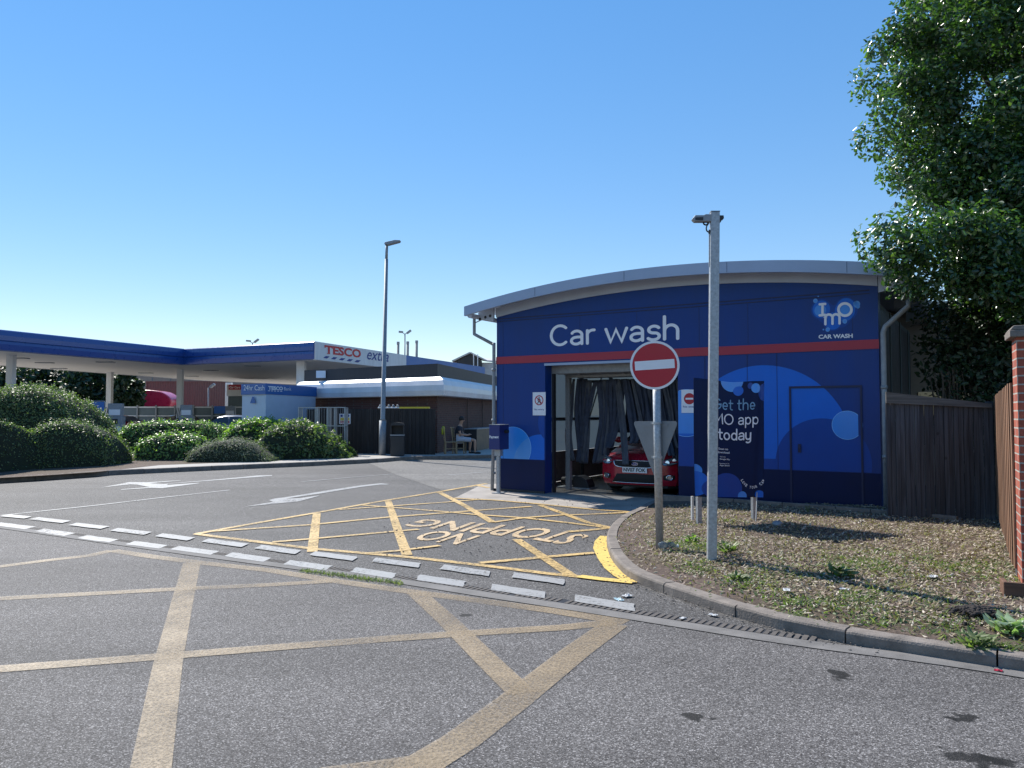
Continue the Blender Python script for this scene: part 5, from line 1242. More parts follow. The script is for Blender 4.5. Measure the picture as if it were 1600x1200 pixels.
env = [((-.75, -.9, 6.9), (2.25, 1.5, 2.5)), ((-2.7, -2.15, 3.95), (.95, .4, .62)), ((-1.3, -2.2, 4.1), (1.6, .6, 1.0)), ((.9, -2.0, 3.6), (1.6, .6, 1.0)), ((1.2, -.3, 5.2), (2.3, 1.7, 2.6)), ((.5, 0, 9.6), (2.3, 1.9, 2.1)), ((2.4, 0, 8.0), (2.4, 1.8, 2.8)), ((-1.1, -.8, 5.2), (1.5, 1.2, 1.0)), ((.6, -.7, 3.6), (2.0, 1.0, 1.2))]
cl_ = []
for (c, r) in env:
    n = int(24*r[0]*r[2])
    for _ in range(n):
        u = sph(1)[0]; k = RNG.uniform(.62, .97); p = np.array(c)+u*np.array(r)*k
        cl_.append((p, RNG.uniform(.28, .62)))
# keep it off the car wash front (left of and in front of the eaves it may only overhang the roof corner)
Ps = []; Ns = []
for (p, r) in cl_:
    n = int(300*r*r*5.0)+70; u = sph(n); u[:, 2] *= .8; k = RNG.uniform(.45, 1.05, n)
    q = p+u*(r*k)[:, None]; Ps.append(q); Ns.append(u*.6+np.array([0, 0, .55])+(p/np.linalg.norm(p))*.1)
P = np.concatenate(Ps); Nn = np.concatenate(Ns)
Wp = P+np.array([8.9, 13.3, 0]); q = Wp-np.array([A0.x, A0.y, 0]); lu = q[:, 0]*FD.x+q[:, 1]*FD.y; lv = q[:, 0]*FN.x+q[:, 1]*FN.y
ok = ~((lu < FW+.95) & (lv > -.5) & (Wp[:, 2] < 4.35)) & ~((lu < FW+.2) & (Wp[:, 2] < 3.75)) & ~((lu < FW+1.2) & (Wp[:, 2] < 3.3))
P = P[ok]; Nn = Nn[ok]; print('tree leaves', len(P))
leafmesh('crown', P, Nn, .092, .48, M['leaf_tree'], tr_, .55)
def shrub(name, lab, base, lobes, mat, size, dens, asp=.45, tilt=.8, stems=7, cat='shrub', group=None):
    t = thing(name, lab, cat, base, 0, group); Ps = []; Ns = []
    for (c, r) in lobes:
        vol = r[0]*r[1]*r[2]*4.19; n = int(vol*dens); u = sph(n); k = RNG.random(n)**.45
        Ps.append(np.array(c)+u*np.array(r)*k[:, None]); Ns.append(u*.6+np.array([0, -.2, .4]))
    leafmesh('foliage', np.concatenate(Ps), np.concatenate(Ns), size, asp, mat, t, tilt)
    mb = MB()
    for k in range(stems):
        c, r = lobes[k % len(lobes)]; e = Vector(c)+Vector((RNG.normal(0, r[0]*.5), RNG.normal(0, r[1]*.4), r[2]*RNG.uniform(.2, .9)))
        s = Vector((c[0]*.6+RNG.normal(0, .1), c[1]*.6, -.05)); mb.tube([s, s.lerp(e, .5)+Vector((RNG.normal(0, .08), 0, .1)), e], [.03, .02, .008], 6)
    mb.build('stem', M['bark'], t); return t
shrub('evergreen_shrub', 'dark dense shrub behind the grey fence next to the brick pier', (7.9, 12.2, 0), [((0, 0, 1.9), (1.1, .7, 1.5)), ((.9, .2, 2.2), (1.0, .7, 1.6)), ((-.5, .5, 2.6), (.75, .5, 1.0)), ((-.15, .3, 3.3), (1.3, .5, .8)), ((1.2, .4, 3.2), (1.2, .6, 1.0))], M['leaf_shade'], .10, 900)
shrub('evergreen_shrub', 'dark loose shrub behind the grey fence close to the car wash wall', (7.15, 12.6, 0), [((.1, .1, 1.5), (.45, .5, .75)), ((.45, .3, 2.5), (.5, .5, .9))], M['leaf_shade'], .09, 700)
shrub('dry_climber', 'brown dried climber hanging among dark leaves above the grey fence', (8.0, 11.75, 0), [((-.25, 0, 2.35), (.22, .1, .35)), ((.25, -.05, 2.75), (.2, .1, .45)), ((.1, -.1, 2.1), (.25, .1, .22)), ((.75, -.1, 2.5), (.18, .1, .6))], M['leaf_dry'], .05, 2200, cat='climber')
shrub('leafless_shrub', 'nearly leafless twiggy shrub beside the beige wall', (7.05, 12.25, 0), [((-.05, 0, 2.1), (.3, .2, .25))], M['leaf_dry'], .035, 700, stems=26)
# neighbour building behind
nb_ = thing('neighbour_building', 'beige rendered building glimpsed behind the shrubs past the car wash', 'building', (8.2, 17.5, 0), math.radians(-4))
mb = MB(); mb.box(0, 9, 0, 5, 0, 3.9); mb.build('wall', M['beige'], nb_)
mb = MB(); mb.prism([(-.3, 4.0), (9.3, 4.0), (9.3, 4.08), (-.3, 4.08)], -.6, 5.3); mb.build('roof', M['roofgrey'], nb_)
mb = MB(); mb.box(1.0, 2.1, -.02, -.001, .9, 2.1); mb.box(1.04, 2.06, -.03, -.021, .94, 2.06, 0); mb.build('window', M['glass'], nb_)
# clippings, grass and weeds on the bed
def bedpts(n, test=None):
    out = []
    while len(out) < n:
        x, y = RNG.uniform(1.2, 9.5), RNG.uniform(3.0, 12.6)
        if not inpoly(x, y, bound): continue
        d = min((Vector((x, y))-k).length for k in kd)
        if d < .02 or (d < .32 and RNG.random() < .7): continue
        if test and not test(x, y): continue
        if RNG.random() > min(1, 60/(x*x+y*y)+.12): continue
        out.append((x, y, bedz(x, y)+.004))
    return np.array(out)
cp = bedpts(52000, lambda x, y: noise.noise(Vector((x*1.1, y*1.1, 5)))+.5+RNG.normal(0, .25) > 0)
Nn = np.tile([0, 0, 1.0], (len(cp), 1)); o = leafmesh('dry_clippings', cp+np.array([0, 0, .008])+RNG.uniform(0, .012, (len(cp), 1))*np.array([0, 0, 1.]), Nn, .042, .34, M['clip'], None, .5); o['kind'] = 'stuff'; o['label'] = 'dry pale clippings and leaf litter over the bed'; 
def blades(name, P, h, wd, mat, spread=.5, parent=None):
    n = len(P); V = np.empty((n, 4, 3)); a = RNG.uniform(0, 6.28, n); d = np.stack([np.cos(a), np.sin(a), 0*a], 1); b = np.stack([-np.sin(a), np.cos(a), 0*a], 1)
    hh = (h*RNG.uniform(.4, 1.3, n))[:, None]; l = (RNG.uniform(0, spread, n))[:, None]
    V[:, 0] = P-b*wd/2; V[:, 1] = P+b*wd/2; V[:, 2] = P+b*wd*.35+d*hh*l*.5+np.array([0, 0, 1])*hh*.6; V[:, 3] = P+d*hh*l*1.3+np.array([0, 0, 1])*hh
    me = bpy.data.meshes.new(name); me.from_pydata(V.reshape(-1, 3).tolist(), [], [(4*i, 4*i+1, 4*i+2, 4*i+3) for i in range(n)]); me.materials.append(mat)
    o = bpy.data.objects.new(name, me); COL.objects.link(o); o.parent = parent; return o
gpatch = [(G(1440, 880, .15), 1.0, .55, 825), (G(1330, 930, .15), .8, .25, 495), (G(1240, 900, .15), .7, .5, 192), (G(1100, 855, .14), .5, .25, 165), (G(1060, 850, .14), .3, .25, 110), (G(1250, 960, .15), .7, .2, 440), (G(1560, 990, .13), .5, .35, 495), (G(1350, 880, .15), .9, .3, 275), (G(1500, 1000, .13), .35, .12, 275), (G(1150, 900, .14), .3, .25, 165), (G(1090, 880, .14), .2, .2, 82), (G(1130, 815, .14), .8, .25, 88)]
Pg = []
for (c, sx_, sy_, n) in gpatch:
    for _ in range(int(n*1.9)):
        x, y = RNG.normal(c.x, sx_*.5), RNG.normal(c.y, sy_*.9)
        if inpoly(x, y, bound) and noise.noise(Vector((x*2.2, y*2.2, 9)))+RNG.normal(0, .12) > -.05: Pg.append((x, y, bedz(x, y)))
Pg = np.array(Pg); lw = Pg[RNG.integers(0, len(Pg), 5000)]+RNG.normal(0, 1, (5000, 3))*np.array([.05, .05, 0])+np.array([0, 0, .014]); o = leafmesh('low_weeds', lw, np.tile([0, 0, 1.], (5000, 1)), .034, .45, M['leaf_box'], None, .5); o['kind'] = 'stuff'; o['label'] = 'low green weeds spread through the clippings'
o = blades('grass', Pg[::2], .045, .005, M['grass'], 1.4); o['kind'] = 'stuff'; o['label'] = 'thin green grass and weeds in patches on the bed'
def weed(lab, base, n, L, mat, h=.1, asp=.35, cat='weed', name='weed'):
    t = thing(name, lab, cat, base); P = []; Nn = []; U = []
    for _ in range(n):
        a = RNG.uniform(0, 6.28); r = RNG.uniform(.1, 1)*L; d = np.array([math.cos(a), math.sin(a), 0]); z = h*RNG.uniform(.2, 1)
        P.append(d*r+np.array([0, 0, z])); Nn.append(np.array([0, 0, 1.])-d*.5); U.append(d+np.array([0, 0, .6]))
    leafmesh('leaves', P, Nn, L*.75, asp, mat, t, .25, up=U)
    mb = MB()
    for k in range(5): a = k*1.26; mb.tube([(0, 0, -.02), (math.cos(a)*L*.6, math.sin(a)*L*.6, h*.7)], .004, 5)
    mb.build('stalk', M['leaf_box'], t); return t
M['leaf_pale'] = leafmat('pale_weed_leaf', [(.24, .32, .20), (.34, .42, .28), (.15, .22, .11)], .5, .3)
def bp(px_, py_): g = G(px_, py_, .13); return (g.x, g.y, bedz(g.x, g.y))
weed('pale green broad-leaved weed at the bottom right corner of the bed', bp(1580, 984), 70, .13, M['leaf_pale'], .10, .4)
weed('mid green weed on the kerb edge left of the pale one', bp(1525, 1000), 60, .11, M['leaf_box'], .09, .3)
weed('bright green weed growing right behind the tall camera post foot', bp(1135, 868), 50, .12, M['leaf_box'], .12, .3)
weed('green weed tuft between the two poles', bp(1083, 848), 30, .11, M['leaf_laurel'], .10, .4)
weed('low green weed in the middle of the bed', bp(1310, 902), 45, .14, M['leaf_box'], .09, .35)
weed('low weed patch near the kerb on bare soil', bp(1150, 905), 40, .10, M['leaf_box'], .07, .35)
weed('small seedling against the car wash edging stones', (lambda g: (g.x, g.y, .14))(G(1262, 800, .14)), 14, .06, M['leaf_grey'], .13, .4)
# dark heap of soil at right
g = bp(1520, 962); mb = MB()
for _ in range(420):
    a, r = RNG.uniform(0, 6.28), abs(RNG.normal(0, .5)); x, y = math.cos(a)*r*.22, math.sin(a)*r*.15; z = .06*max(0, 1-r*r)+RNG.uniform(-.005, .01); q_ = RNG.uniform(.008, .022); mb.ell((x, y, z), (q_, q_*RNG.uniform(.6, 1), q_*.7), 6, 4)
hp_ = tagset(mb.build('soil_heap', paint('dark_heap_soil', (.04, .032, .028), .95, var=.5, scale=30)), 'small dark heap of crumbled soil behind the pale weed', 'soil heap'); hp_.location = g; hp_['kind'] = 'stuff'
# grit, moss and crumbs on the road
gr_ = []
for _ in range(420):
    px_, py_ = RNG.uniform(600, 1000), RNG.uniform(780, 870)
    g = G(px_, py_); gr_.append((g.x, g.y, .016))
for _ in range(260): i = RNG.integers(0, len(kpath)-25); p = kpath[i]; t_ = (kpath[i+1]-p).normalized(); n_ = Vector((t_.y, -t_.x, 0)); q = p+n_*abs(RNG.normal(0, .10)); gr_.append((q.x, q.y, .012))
mb = MB()
for p in gr_: s = RNG.uniform(.004, .013); mb.ell(p, (s, s*.8, s*.6), 6, 3)
o = mb.build('road_grit', M['kerb']); o['kind'] = 'stuff'; o['label'] = 'small crumbs of soil and grit on the asphalt'
mo = []
for _ in range(900):
    t_ = RNG.uniform(0, 1); g = G(470+t_*160, 0.133*(t_*160)+891.5+RNG.normal(0, 1.6)+1.5); mo.append((g.x, g.y, .012))
o = blades('moss_strip', np.array(mo), .02, .008, M['grass'], 1.5); o['kind'] = 'stuff'; o['label'] = 'thin moss growing in the drain channel'
# ------------------------------------------------------------ bushes along the left pavement
def bb(px_, py_, z=.12): return G(px_, py_, z)
hedge('large rounded box bush at the back with tufts on top, behind two lower mounds', [(-70, 672), (-20, 635), (0, 617), (20, 610), (45, 606), (70, 607), (100, 616), (125, 630), (145, 648), (156, 668), (160, 700)], [(-70, 726), (160, 719)], 1.5, M['leaf_box'], .065, 900, .10, sprigs=260)
hedge('dark clipped bush sloping down to the right at the left edge of the photo', [(-130, 650), (-40, 652), (0, 658), (30, 668), (60, 684), (85, 697), (104, 709), (118, 726)], [(-130, 754), (0, 742), (60, 735.5), (118, 731)], .75, M['leaf_box'], .05, 1300, .05)
hedge('rounded clipped mound in front of the large bush', [(52, 712), (60, 684), (72, 667), (90, 659), (110, 657), (135, 662), (160, 672), (178, 686), (187, 702), (191, 724)], [(52, 735), (191, 728)], .8, M['leaf_box'], .05, 1300, .05)
hedge('long flat-topped green hedge behind the bright laurel block', [(190, 700), (197, 673), (215, 663), (250, 659), (300, 659), (330, 663), (352, 672), (358, 695)], [(190, 709), (358, 704)], .8, M['leaf_laurel'], .085, 520, .10)
hedge('bright yellow-green laurel clipped as a low block', [(223, 712), (228, 691), (245, 681), (275, 678), (300, 680), (317, 687), (323, 710)], [(223, 720), (323, 719.5)], .6, M['leaf_laurel'], .085, 700, .08)
hedge('low grey-green mound close to the pavement edge', [(301, 719), (312, 703), (335, 691), (360, 686), (385, 688), (405, 697), (425, 711), (434, 720)], [(301, 723), (434, 722)], .7, M['leaf_grey'], .055, 1300, .07, asp=.28)
hedge('bright green laurel bush rising behind the grey-green mound', [(354, 694), (368, 667), (395, 657), (415, 655), (440, 662), (460, 676), (470, 700)], [(354, 714), (470, 712)], .9, M['leaf_laurel'], .10, 480, .2, tilt=.8)
hedge('loose olive green bush at the right end of the row near the yard fence', [(403, 706), (422, 672), (450, 661), (480, 662), (505, 672), (525, 688), (540, 700), (549, 715)], [(403, 719), (549, 716.5)], .9, M['leaf_box'], .10, 560, .22, tilt=.8)
# soil strip under the bushes
bd = [bb(-330, 764), bb(-100, 753), bb(60, 744), bb(150, 738), bb(250, 727), bb(420, 720.5), bb(560, 714), bb(560, 706), bb(300, 700), bb(60, 695), bb(-330, 700)]
mb = MB(); mb.flat([(p.x, p.y, .1285) for p in bd]); flatup(mb, 'planting_soil', M['soil'])
fp = []
for _ in range(900): g = G(RNG.uniform(192, 236), RNG.uniform(707, 721), .13); fp.append((g.x, g.y, .15))
o = leafmesh('low_ground_cover', np.array(fp), np.tile([0, 0, 1.], (len(fp), 1)), .06, .5, M['clip'], None, .8); o['kind'] = 'stuff'; o['label'] = 'dry reddish ground cover between two bushes'

# ------------------------------------------------------------ filling station canopy
cy = thing('petrol_canopy', 'large flat petrol station canopy with deep blue fascia and white sign end', 'canopy', (-20, 55, 0))
C0 = Vector((-20, 55, 0)); ZTP, ZBT = 6.0, 4.9
def cpt(px_, py_, z): q = G(px_, py_, 0); d = ray(px_, py_); t = (z-CAMZ)/d.z; return Vector((d.x*t, d.y*t, z))
K0 = cpt(-60, 508.5, ZTP); K1 = cpt(288, 545, ZTP); K2 = cpt(491, 533.5, ZTP); K3 = cpt(633, 555, ZTP); K4 = K3+(K3-K2)*1.35
K0 = K1+(K0-K1)*1.5
Q0 = cpt(462, 601, ZBT); Q1 = cpt(320, 595, ZBT); Q2 = cpt(0, 571.5, ZBT); Q3 = Q2+(Q2-Q1)*1.2
def fasc(a, b, name, mat, th=.12, off=0, zt=ZTP, zb3=ZBT):
    d = (b-a); d.z = 0; d.normalize(); n = Vector((d.y, -d.x, 0)); mb = MB(); a = Vector((a.x, a.y, 0))-C0; b = Vector((b.x, b.y, 0))-C0
    o = n*off; q = [a+o, b+o, b+o-n*th, a+o-n*th]; q = [Vector((p.x, p.y, 0)) for p in q]
    vs = [p+Vector((0, 0, zb3)) for p in q]+[p+Vector((0, 0, zt)) for p in q]
    mb.add(vs, [(0, 1, 2, 3), (4, 7, 6, 5), (0, 4, 5, 1), (1, 5, 6, 2), (2, 6, 7, 3), (3, 7, 4, 0)]); return mb.build(name, mat, cy)
def cfasc(a, b, name, cut0=0, cut1=0):
    # slightly curved metal fascia profile
    d = (b-a); d.z = 0; d.normalize(); n = Vector((d.y, -d.x, 0)); pr = [(0, ZTP), (.06, ZTP-.05), (.10, ZTP-.30), (.10, ZTP-.55), (.04, ZTP-.60), (.06, ZTP-.75), (.02, ZBT+.05), (-.05, ZBT), (-.2, ZBT), (-.2, ZTP)]
    mb = MB(); a2 = Vector((a.x, a.y, 0))-C0; b2 = Vector((b.x, b.y, 0))-C0; m = len(pr)
    vs = [a2+n*o+Vector((0, 0, z)) for o, z in pr]+[b2+n*o+Vector((0, 0, z)) for o, z in pr]
    mb.add(vs, [(i, (i+1) % m, m+(i+1) % m, m+i) for i in range(m)]+[tuple(range(m)), tuple(range(2*m-1, m-1, -1))]); return mb.build(name, M['canopy_blue'], cy)
cfasc(K0, K1, 'fascia'); cfasc(K1, K2, 'fascia'); 
d23 = (K3-K2).normalized()
sgn = fasc(K2+d23*.02, K3, 'sign_panel', M['white_dirty'], .18, .10)
fasc(K3+d23*.01, K4, 'fascia', M['bank_blue'], .18, .06)
outl = [K0, K1, K2, K4, Q0, Q1, Q2, Q3]
for z0, z1, nm, mt in ((ZBT+.03, ZBT+.05, 'soffit', M['soffit']), (ZTP-.2, ZTP-.15, 'roof_deck', M['roofgrey'])):
    mb = MB(); mb.prism([(p.x-C0.x, p.y-C0.y) for p in outl], z0, z1, 'xy'); mb.build(nm, mt, cy)
mb = MB(); fas2 = [Q0, Q1, Q2, Q3]
for a, b3 in zip([K4]+fas2, fas2): 
    a = a-C0; b3 = b3-C0; mb.bar((a.x, a.y, (ZTP+ZBT)/2), (b3.x, b3.y, (ZTP+ZBT)/2), .15, 1.0) if False else None
    d = (b3-a); d.z = 0; d.normalize(); n = Vector((d.y, -d.x, 0))*.08
    mb.add([(a.x, a.y, ZBT), (b3.x, b3.y, ZBT), (b3.x, b3.y, ZTP), (a.x, a.y, ZTP), (a.x-n.x, a.y-n.y, ZBT), (b3.x-n.x, b3.y-n.y, ZBT), (b3.x-n.x, b3.y-n.y, ZTP), (a.x-n.x, a.y-n.y, ZTP)], [(0, 1, 2, 3), (7, 6, 5, 4), (0, 4, 5, 1), (3, 2, 6, 7)])
mb.build('rear_fascia', M['white_dirty'], cy)
# lights sunk in the soffit
for (px_, py_) in ((70, 567), (92, 576), (165, 566), (228, 583), (300, 588), (330, 579), (395, 572), (30, 560)):
    p = cpt(px_, py_, ZBT)-C0; mb = MB(); mb.box(p.x-.5, p.x+.5, p.y-.25, p.y+.25, ZBT-.02, ZBT+.0299); mb.build('soffit_light', M['steel_dull'], cy)
for (px_, py_, wz) in ((18, 556, .36), (172, 582, .38), (282, 578, .38), (358, 598.5, .6), (471, 566, .5)):
    p = cpt(px_, py_, ZBT)-C0; mb = MB(); mb.box(p.x-wz/2, p.x+wz/2, p.y-wz/2, p.y+wz/2, 0, ZBT+.029); mb.build('column', M['white_dirty'], cy)
# sign lettering on the panel: plane through K2-K3
nS = Vector((d23.y, -d23.x, 0)).normalized(); 
def SP(px_, py_, off): q = rayat(px_, py_, K2+nS*(.10+off), nS); return q-C0
def quadtext(mb, txt, c4, off, bold=.02, shear=0):
    a, b4, c, d = [SP(x, y, off) for x, y in c4]     # bl, br, tr, tl
    text_to(mb, txt, lambda s, t: tuple((a.lerp(b4, s)).lerp(d.lerp(c, s), t)), bold, shear)
def z3(x, y): return (480+x/4.616, 480+y/4.616)
mb = MB(); q4 = [z3(128, 334), z3(388, 367), z3(388, 306), z3(128, 272)]
quadtext(mb, 'TESCO', q4, .012, .035)
def sq(s, t): 
    a, b4, c, d = [SP(x, y, .014) for x, y in q4]; return tuple(a.lerp(b4, s).lerp(d.lerp(c, s), t))
for (s0, s1, t0, t1) in ((.055, .135, 0, .09), (-.01, .02, .68, 1.0), (.175, .205, .68, 1.0), (.215, .24, 0, .10), (.215, .24, .9, 1.0), (.36, .385, 0, .28), (.355, .38, .72, 1)):
    mb.flat([sq(s0, t0), sq(s1, t0), sq(s1, t1), sq(s0, t1)])
mb.build('sign_lettering', M['tesco_red'], sgn)
mb = MB()
for i in range(5):
    x0 = 116+i*56; yb = 366+i*7.2; mb.flat([tuple(SP(*z3(*p), .012)) for p in ((x0, yb), (x0+28, yb+4), (x0+47, yb-11), (x0+18, yb-14))])
quadtext(mb, 'extra', [z3(432, 376), z3(588, 396), z3(588, 332), z3(432, 312)], .012, .006, .3)
mb.build('sign_lettering', M['tesco_blue'], sgn)

# ------------------------------------------------------------ shop
SC = G(683, 708.5, .12); SR = W(776, 700, 39.0); SL = W(474, 700, 33.6)
sh = thing('shop_building', 'brick shop building with a curved white canopy band and dark parapet', 'shop', (SC.x, SC.y, 0))
def so_(p): return Vector((p.x-SC.x, p.y-SC.y, 0))
vr = so_(SR)*1.9; vl = so_(SL)
zp1 = W(683, 568, SC.y).z; zp0 = W(683, 590, SC.y).z; zw1 = W(683, 588, SC.y).z; zw0 = W(683, 619, SC.y).z
nl = Vector((vl.y, -vl.x, 0)).normalized(); nl = nl if nl.y < 0 else -nl; nr = Vector((vr.y, -vr.x, 0)).normalized(); nr = nr if nr.x < 0 or nr.y < 0 else -nr
nr = -nr if nr.dot(Vector((-1, -1, 0))) < 0 and False else nr
print('shop normals', nl, nr)
bk_ = Vector((0, 14, 0)); poly = [vl, Vector((0, 0, 0)), vr, vr+bk_*.3+Vector((-3, 0, 0)), vl+bk_]
mb = MB(); mb.prism([(p.x, p.y) for p in poly], .1, zw0+.3, 'xy'); mb.build('wall', M['brick'], sh)
mb = MB(); mb.prism([(p.x*1.0, p.y+.02) for p in poly], zw0+.31, zp1, 'xy'); mb.build('parapet', M['parapet'], sh)
mb = MB(); pr = [(.0, zw1), (.22, zw1-.04), (.38, zw1-.16), (.46, zw1-.35), (.48, zw1-.55), (.45, zw0+.02), (.43, zw0), (0, zw0)]
mit = (nl+nr); mit = mit/ (1+nl.dot(nr))
ends = [(vl, nl), (Vector((0, 0, 0)), mit), (vr, nr)]; m = len(pr); vs = []
for p, n in ends: vs += [p+n*(o+.01)+Vector((0, 0, z)) for o, z in pr]
mb.add(vs, [(e*m+i, e*m+(i+1) % m, (e+1)*m+(i+1) % m, (e+1)*m+i) for e in range(2) for i in range(m)]+[tuple(range(m)), tuple(range(3*m-1, 2*m-1, -1))])
M['canopy_white'] = paint('stained_white_band', (.62, .64, .68), .38, var=.14, scale=1.1, stretch=(1, 1, .4)); mb.build('canopy_band', M['canopy_white'], sh)
mb = MB()
for i in range(60):
    s = i/60; p = vr*s+nr*.02; mb.bar((p.x, p.y, zw1+.02), (p.x, p.y, zp1-.03), .02)
mb.build('cladding_rib', M['dark'], sh) if False else None
pL = vl*.83+nl*.03; mb = MB(); mb.box(pL.x-.3, pL.x+.1, pL.y-.08, pL.y, zw1+.12, zw1+.42); mb.build('alarm_box', M['white'], sh)
mb = MB(); mb.ell((pL.x+.45, pL.y-.05, zw1+.16), (.12, .1, .12), 12, 8); mb.build('dome_camera', M['white'], sh, smooth=True)
mb = MB()
for s in (.22, .36, .5, .64):
    p = vr*s+nr*.05
    if s < .6: mb.bar((p.x, p.y, .9), (p.x, p.y, 2.3), .03)
for z in (.9, 2.3): a = vr*.22+nr*.05; c = vr*.64+nr*.05; mb.bar((a.x, a.y, z), (c.x, c.y, z), .03)
mb.build('trellis_rail', M['brick'] if False else paint('brown_rail', (.10, .075, .065), .7), sh)
# dark timber yard fence in front
y0_ = G(683, 709, .12); y1_ = G(487, 706, .12); yd = y0_-y1_; yl = yd.length; ya = math.atan2(yd.y, yd.x)
yo = y1_; yf = thing('yard_fence', 'dark stained close-boarded yard fence with narrow light gaps in front of the shop', 'fence', (y1_.x, y1_.y-.8, .12), ya)
hf = W(600, 639, y0_.y-.8).z-.12
mb = MB(); nb = 62
for i in range(nb):
    x0, x1 = yl*i/nb+.002, yl*(i+1)/nb-.002
    if i in (33, 45): x1 -= .015
    mb.box(x0, x1, .012*(i % 2), .012*(i % 2)+.02, 0, hf+RNG.uniform(-.01, .01))
mb.build('fence_boards', M['timber_dark'], yf)
mb = MB(); 
for z in (.4, hf-.3): mb.box(0, yl, .04, .09, z, z+.08)
mb.build('fence_rail', M['timber_dark'], yf)
def yfp(px_, py_, off=-.03): q = rayat(px_, py_, Vector((y1_.x, y1_.y-.8, 0)), Vector((-math.sin(ya), math.cos(ya), 0))); q = q-Vector((y1_.x, y1_.y-.8, .12)); return Vector((q.x*math.cos(ya)+q.y*math.sin(ya), off, q.z))
a = yfp(531, 646.5); c = yfp(548, 662.5); ws = thing('warning_sign', 'small white, yellow and red notice fixed to the dark yard fence', 'notice', (0, 0, 0)); ws.location = yf.location+Vector((math.cos(ya)*a.x, math.sin(ya)*a.x, 0)); ws.rotation_euler = (0, 0, ya)
wz = c.x-a.x; z0, z1 = c.z, a.z
mb = MB(); mb.box(0, wz, -.03, -.012, z0, z1); mb.build('panel', M['white_sign'], ws)
mb = MB(); mb.box(wz*.08, wz*.92, -.034, -.0305, z0+(z1-z0)*.34, z0+(z1-z0)*.62); mb.build('yellow_field', M['yellow'], ws)
mb = MB(); mb.box(wz*.08, wz*.92, -.034, -.0305, z0+(z1-z0)*.07, z0+(z1-z0)*.30); mb.build('red_field', M['red_sign'], ws)
mb = MB()
for k in range(3): mb.disc((wz*(.2+.3*k), -.031, z0+(z1-z0)*.8), (0, -1, 0), wz*.11, 14)
mb.build('blue_symbol', M['tesco_blue'], ws)
mb = MB(); text_to(mb, 'DANGER', lambda s, t: (wz*(.15+.7*s), -.0365, z0+(z1-z0)*(.12+.12*t)), .03); mb.build('notice_text', M['white_sign'], ws)
a = yfp(624, 636); c = yfp(670, 635); yb = thing('yellow_board', 'yellow board lying along the top of the dark yard fence', 'board', yf.location+Vector((math.cos(ya)*a.x, math.sin(ya)*a.x, 0)), ya)
mb = MB(); mb.box(0, c.x-a.x, .0, .12, hf+.02, hf+.08); mb.build('board', M['yellow'], yb)
a = yfp(590, 637); c = yfp(624, 637); yb = thing('pipe_bundle', 'pale pipes with clips lying on the yard fence left of the yellow board', 'pipes', yf.location+Vector((math.cos(ya)*a.x, math.sin(ya)*a.x, 0)), ya)
mb = MB(); mb.tube([(0, .04, hf+.05), (c.x-a.x, .04, hf+.05)], .03, 8); mb.build('pipe', M['white_dirty'], yb)
mb = MB()
for k in range(5): mb.ell(((c.x-a.x)*(.1+.2*k), .04, hf+.12), (.05, .05, .05), 8, 5)
mb.build('clip', M['steel_dull'], yb)
# bin, litter bin, lamp
b = G(621, 712.5, .12); bn_ = thing('litter_bin', 'dark litter bin with an open hooded mouth and pale band in front of the fence', 'bin', b, .1)
mb = MB(); mb.box(-.24, .24, -.22, .22, 0, .72); mb.build('body', M['dark'], bn_, bevel=.03)
mb = MB(); mb.box(-.25, .25, -.23, .23, .721, .76); mb.build('band', M['steel_dull'], bn_)
mb = MB()
for x in (-.22, .22): mb.box(x-.02, x+.02, -.2, .2, .761, 1.08)
mb.box(-.22, .22, .15, .2, .761, 1.08); mb.prism([(-.25, 1.081), (.25, 1.081), (.2, 1.16), (0, 1.19), (-.2, 1.16)], -.24, .24); mb.build('hood', M['dark'], bn_)
b = G(597, 711.5, .12); lp = thing('street_lamp', 'tall tapered grey street lamp standing in front of the shop fence', 'street lamp', b)
tp = W(604.5, 382, b.y); H = tp.z-.12; lx = tp.x-b.x
mb = MB(); mb.tube([(0, 0, 0), (lx*.14, 0, 1.25)], .125, 18); mb.tube([(lx*.14, 0, 1.25), (lx*.15, 0, 1.32), (lx*.9, 0, H*.93)], [.125, .085, .062], 16); mb.tube([(lx*.9, 0, H*.93), (lx, 0, H)], .05, 14); mb.build('pole', M['steel_dull'], lp, smooth=True)
mb = MB(); mb.box(.005, .03, -.129, -.120, .45, 1.05); mb.build('access_door', M['steel_dull'], lp)
mb = MB(); mb.prism([(lx-.08, H), (lx-.05, H+.06), (lx+.30, H+.14), (lx+.50, H+.13), (lx+.46, H+.08), (lx+.05, H-.03)], -.14, .14); mb.build('lamp_head', M['steel_dull'], lp, bevel=.01)
# roll cages
def cage(base, rz, lab, w_=.72, d_=.5, h_=1.72):
    t = thing('roll_cage', lab, 'roll cage', base, rz, 'roll cages by the yard fence'); mb = MB()
    for x in (0, w_):
        for y in (0, d_): mb.bar((x, y, .15), (x, y, h_), .035)
    for z in (.2, 1.05, h_):
        for y in (0, d_): mb.bar((0, y, z), (w_, y, z), .03)
        for x in (0, w_): mb.bar((x, 0, z), (x, d_, z), .03)
    mb.build('frame', M['steel'], t)
    mb = MB()
    for k in range(1, 7):
        for x in (0, w_): mb.bar((x, d_*k/7, .2), (x, d_*k/7, h_), .012)
        mb.bar((w_*k/7, d_, .2), (w_*k/7, d_, h_), .012)
    mb.build('mesh', M['steel_dull'], t)
    mb = MB(); mb.box(0, w_, 0, d_, .15, .18); mb.build('base', M['steel_dull'], t)
    for x in (.05, w_-.05):
        for y in (.05, d_-.05): mb = MB(); mb.tube([(x-.02, y, .06), (x+.02, y, .06)], .06, 12); mb.build('wheel', M['black'], t)
    return t
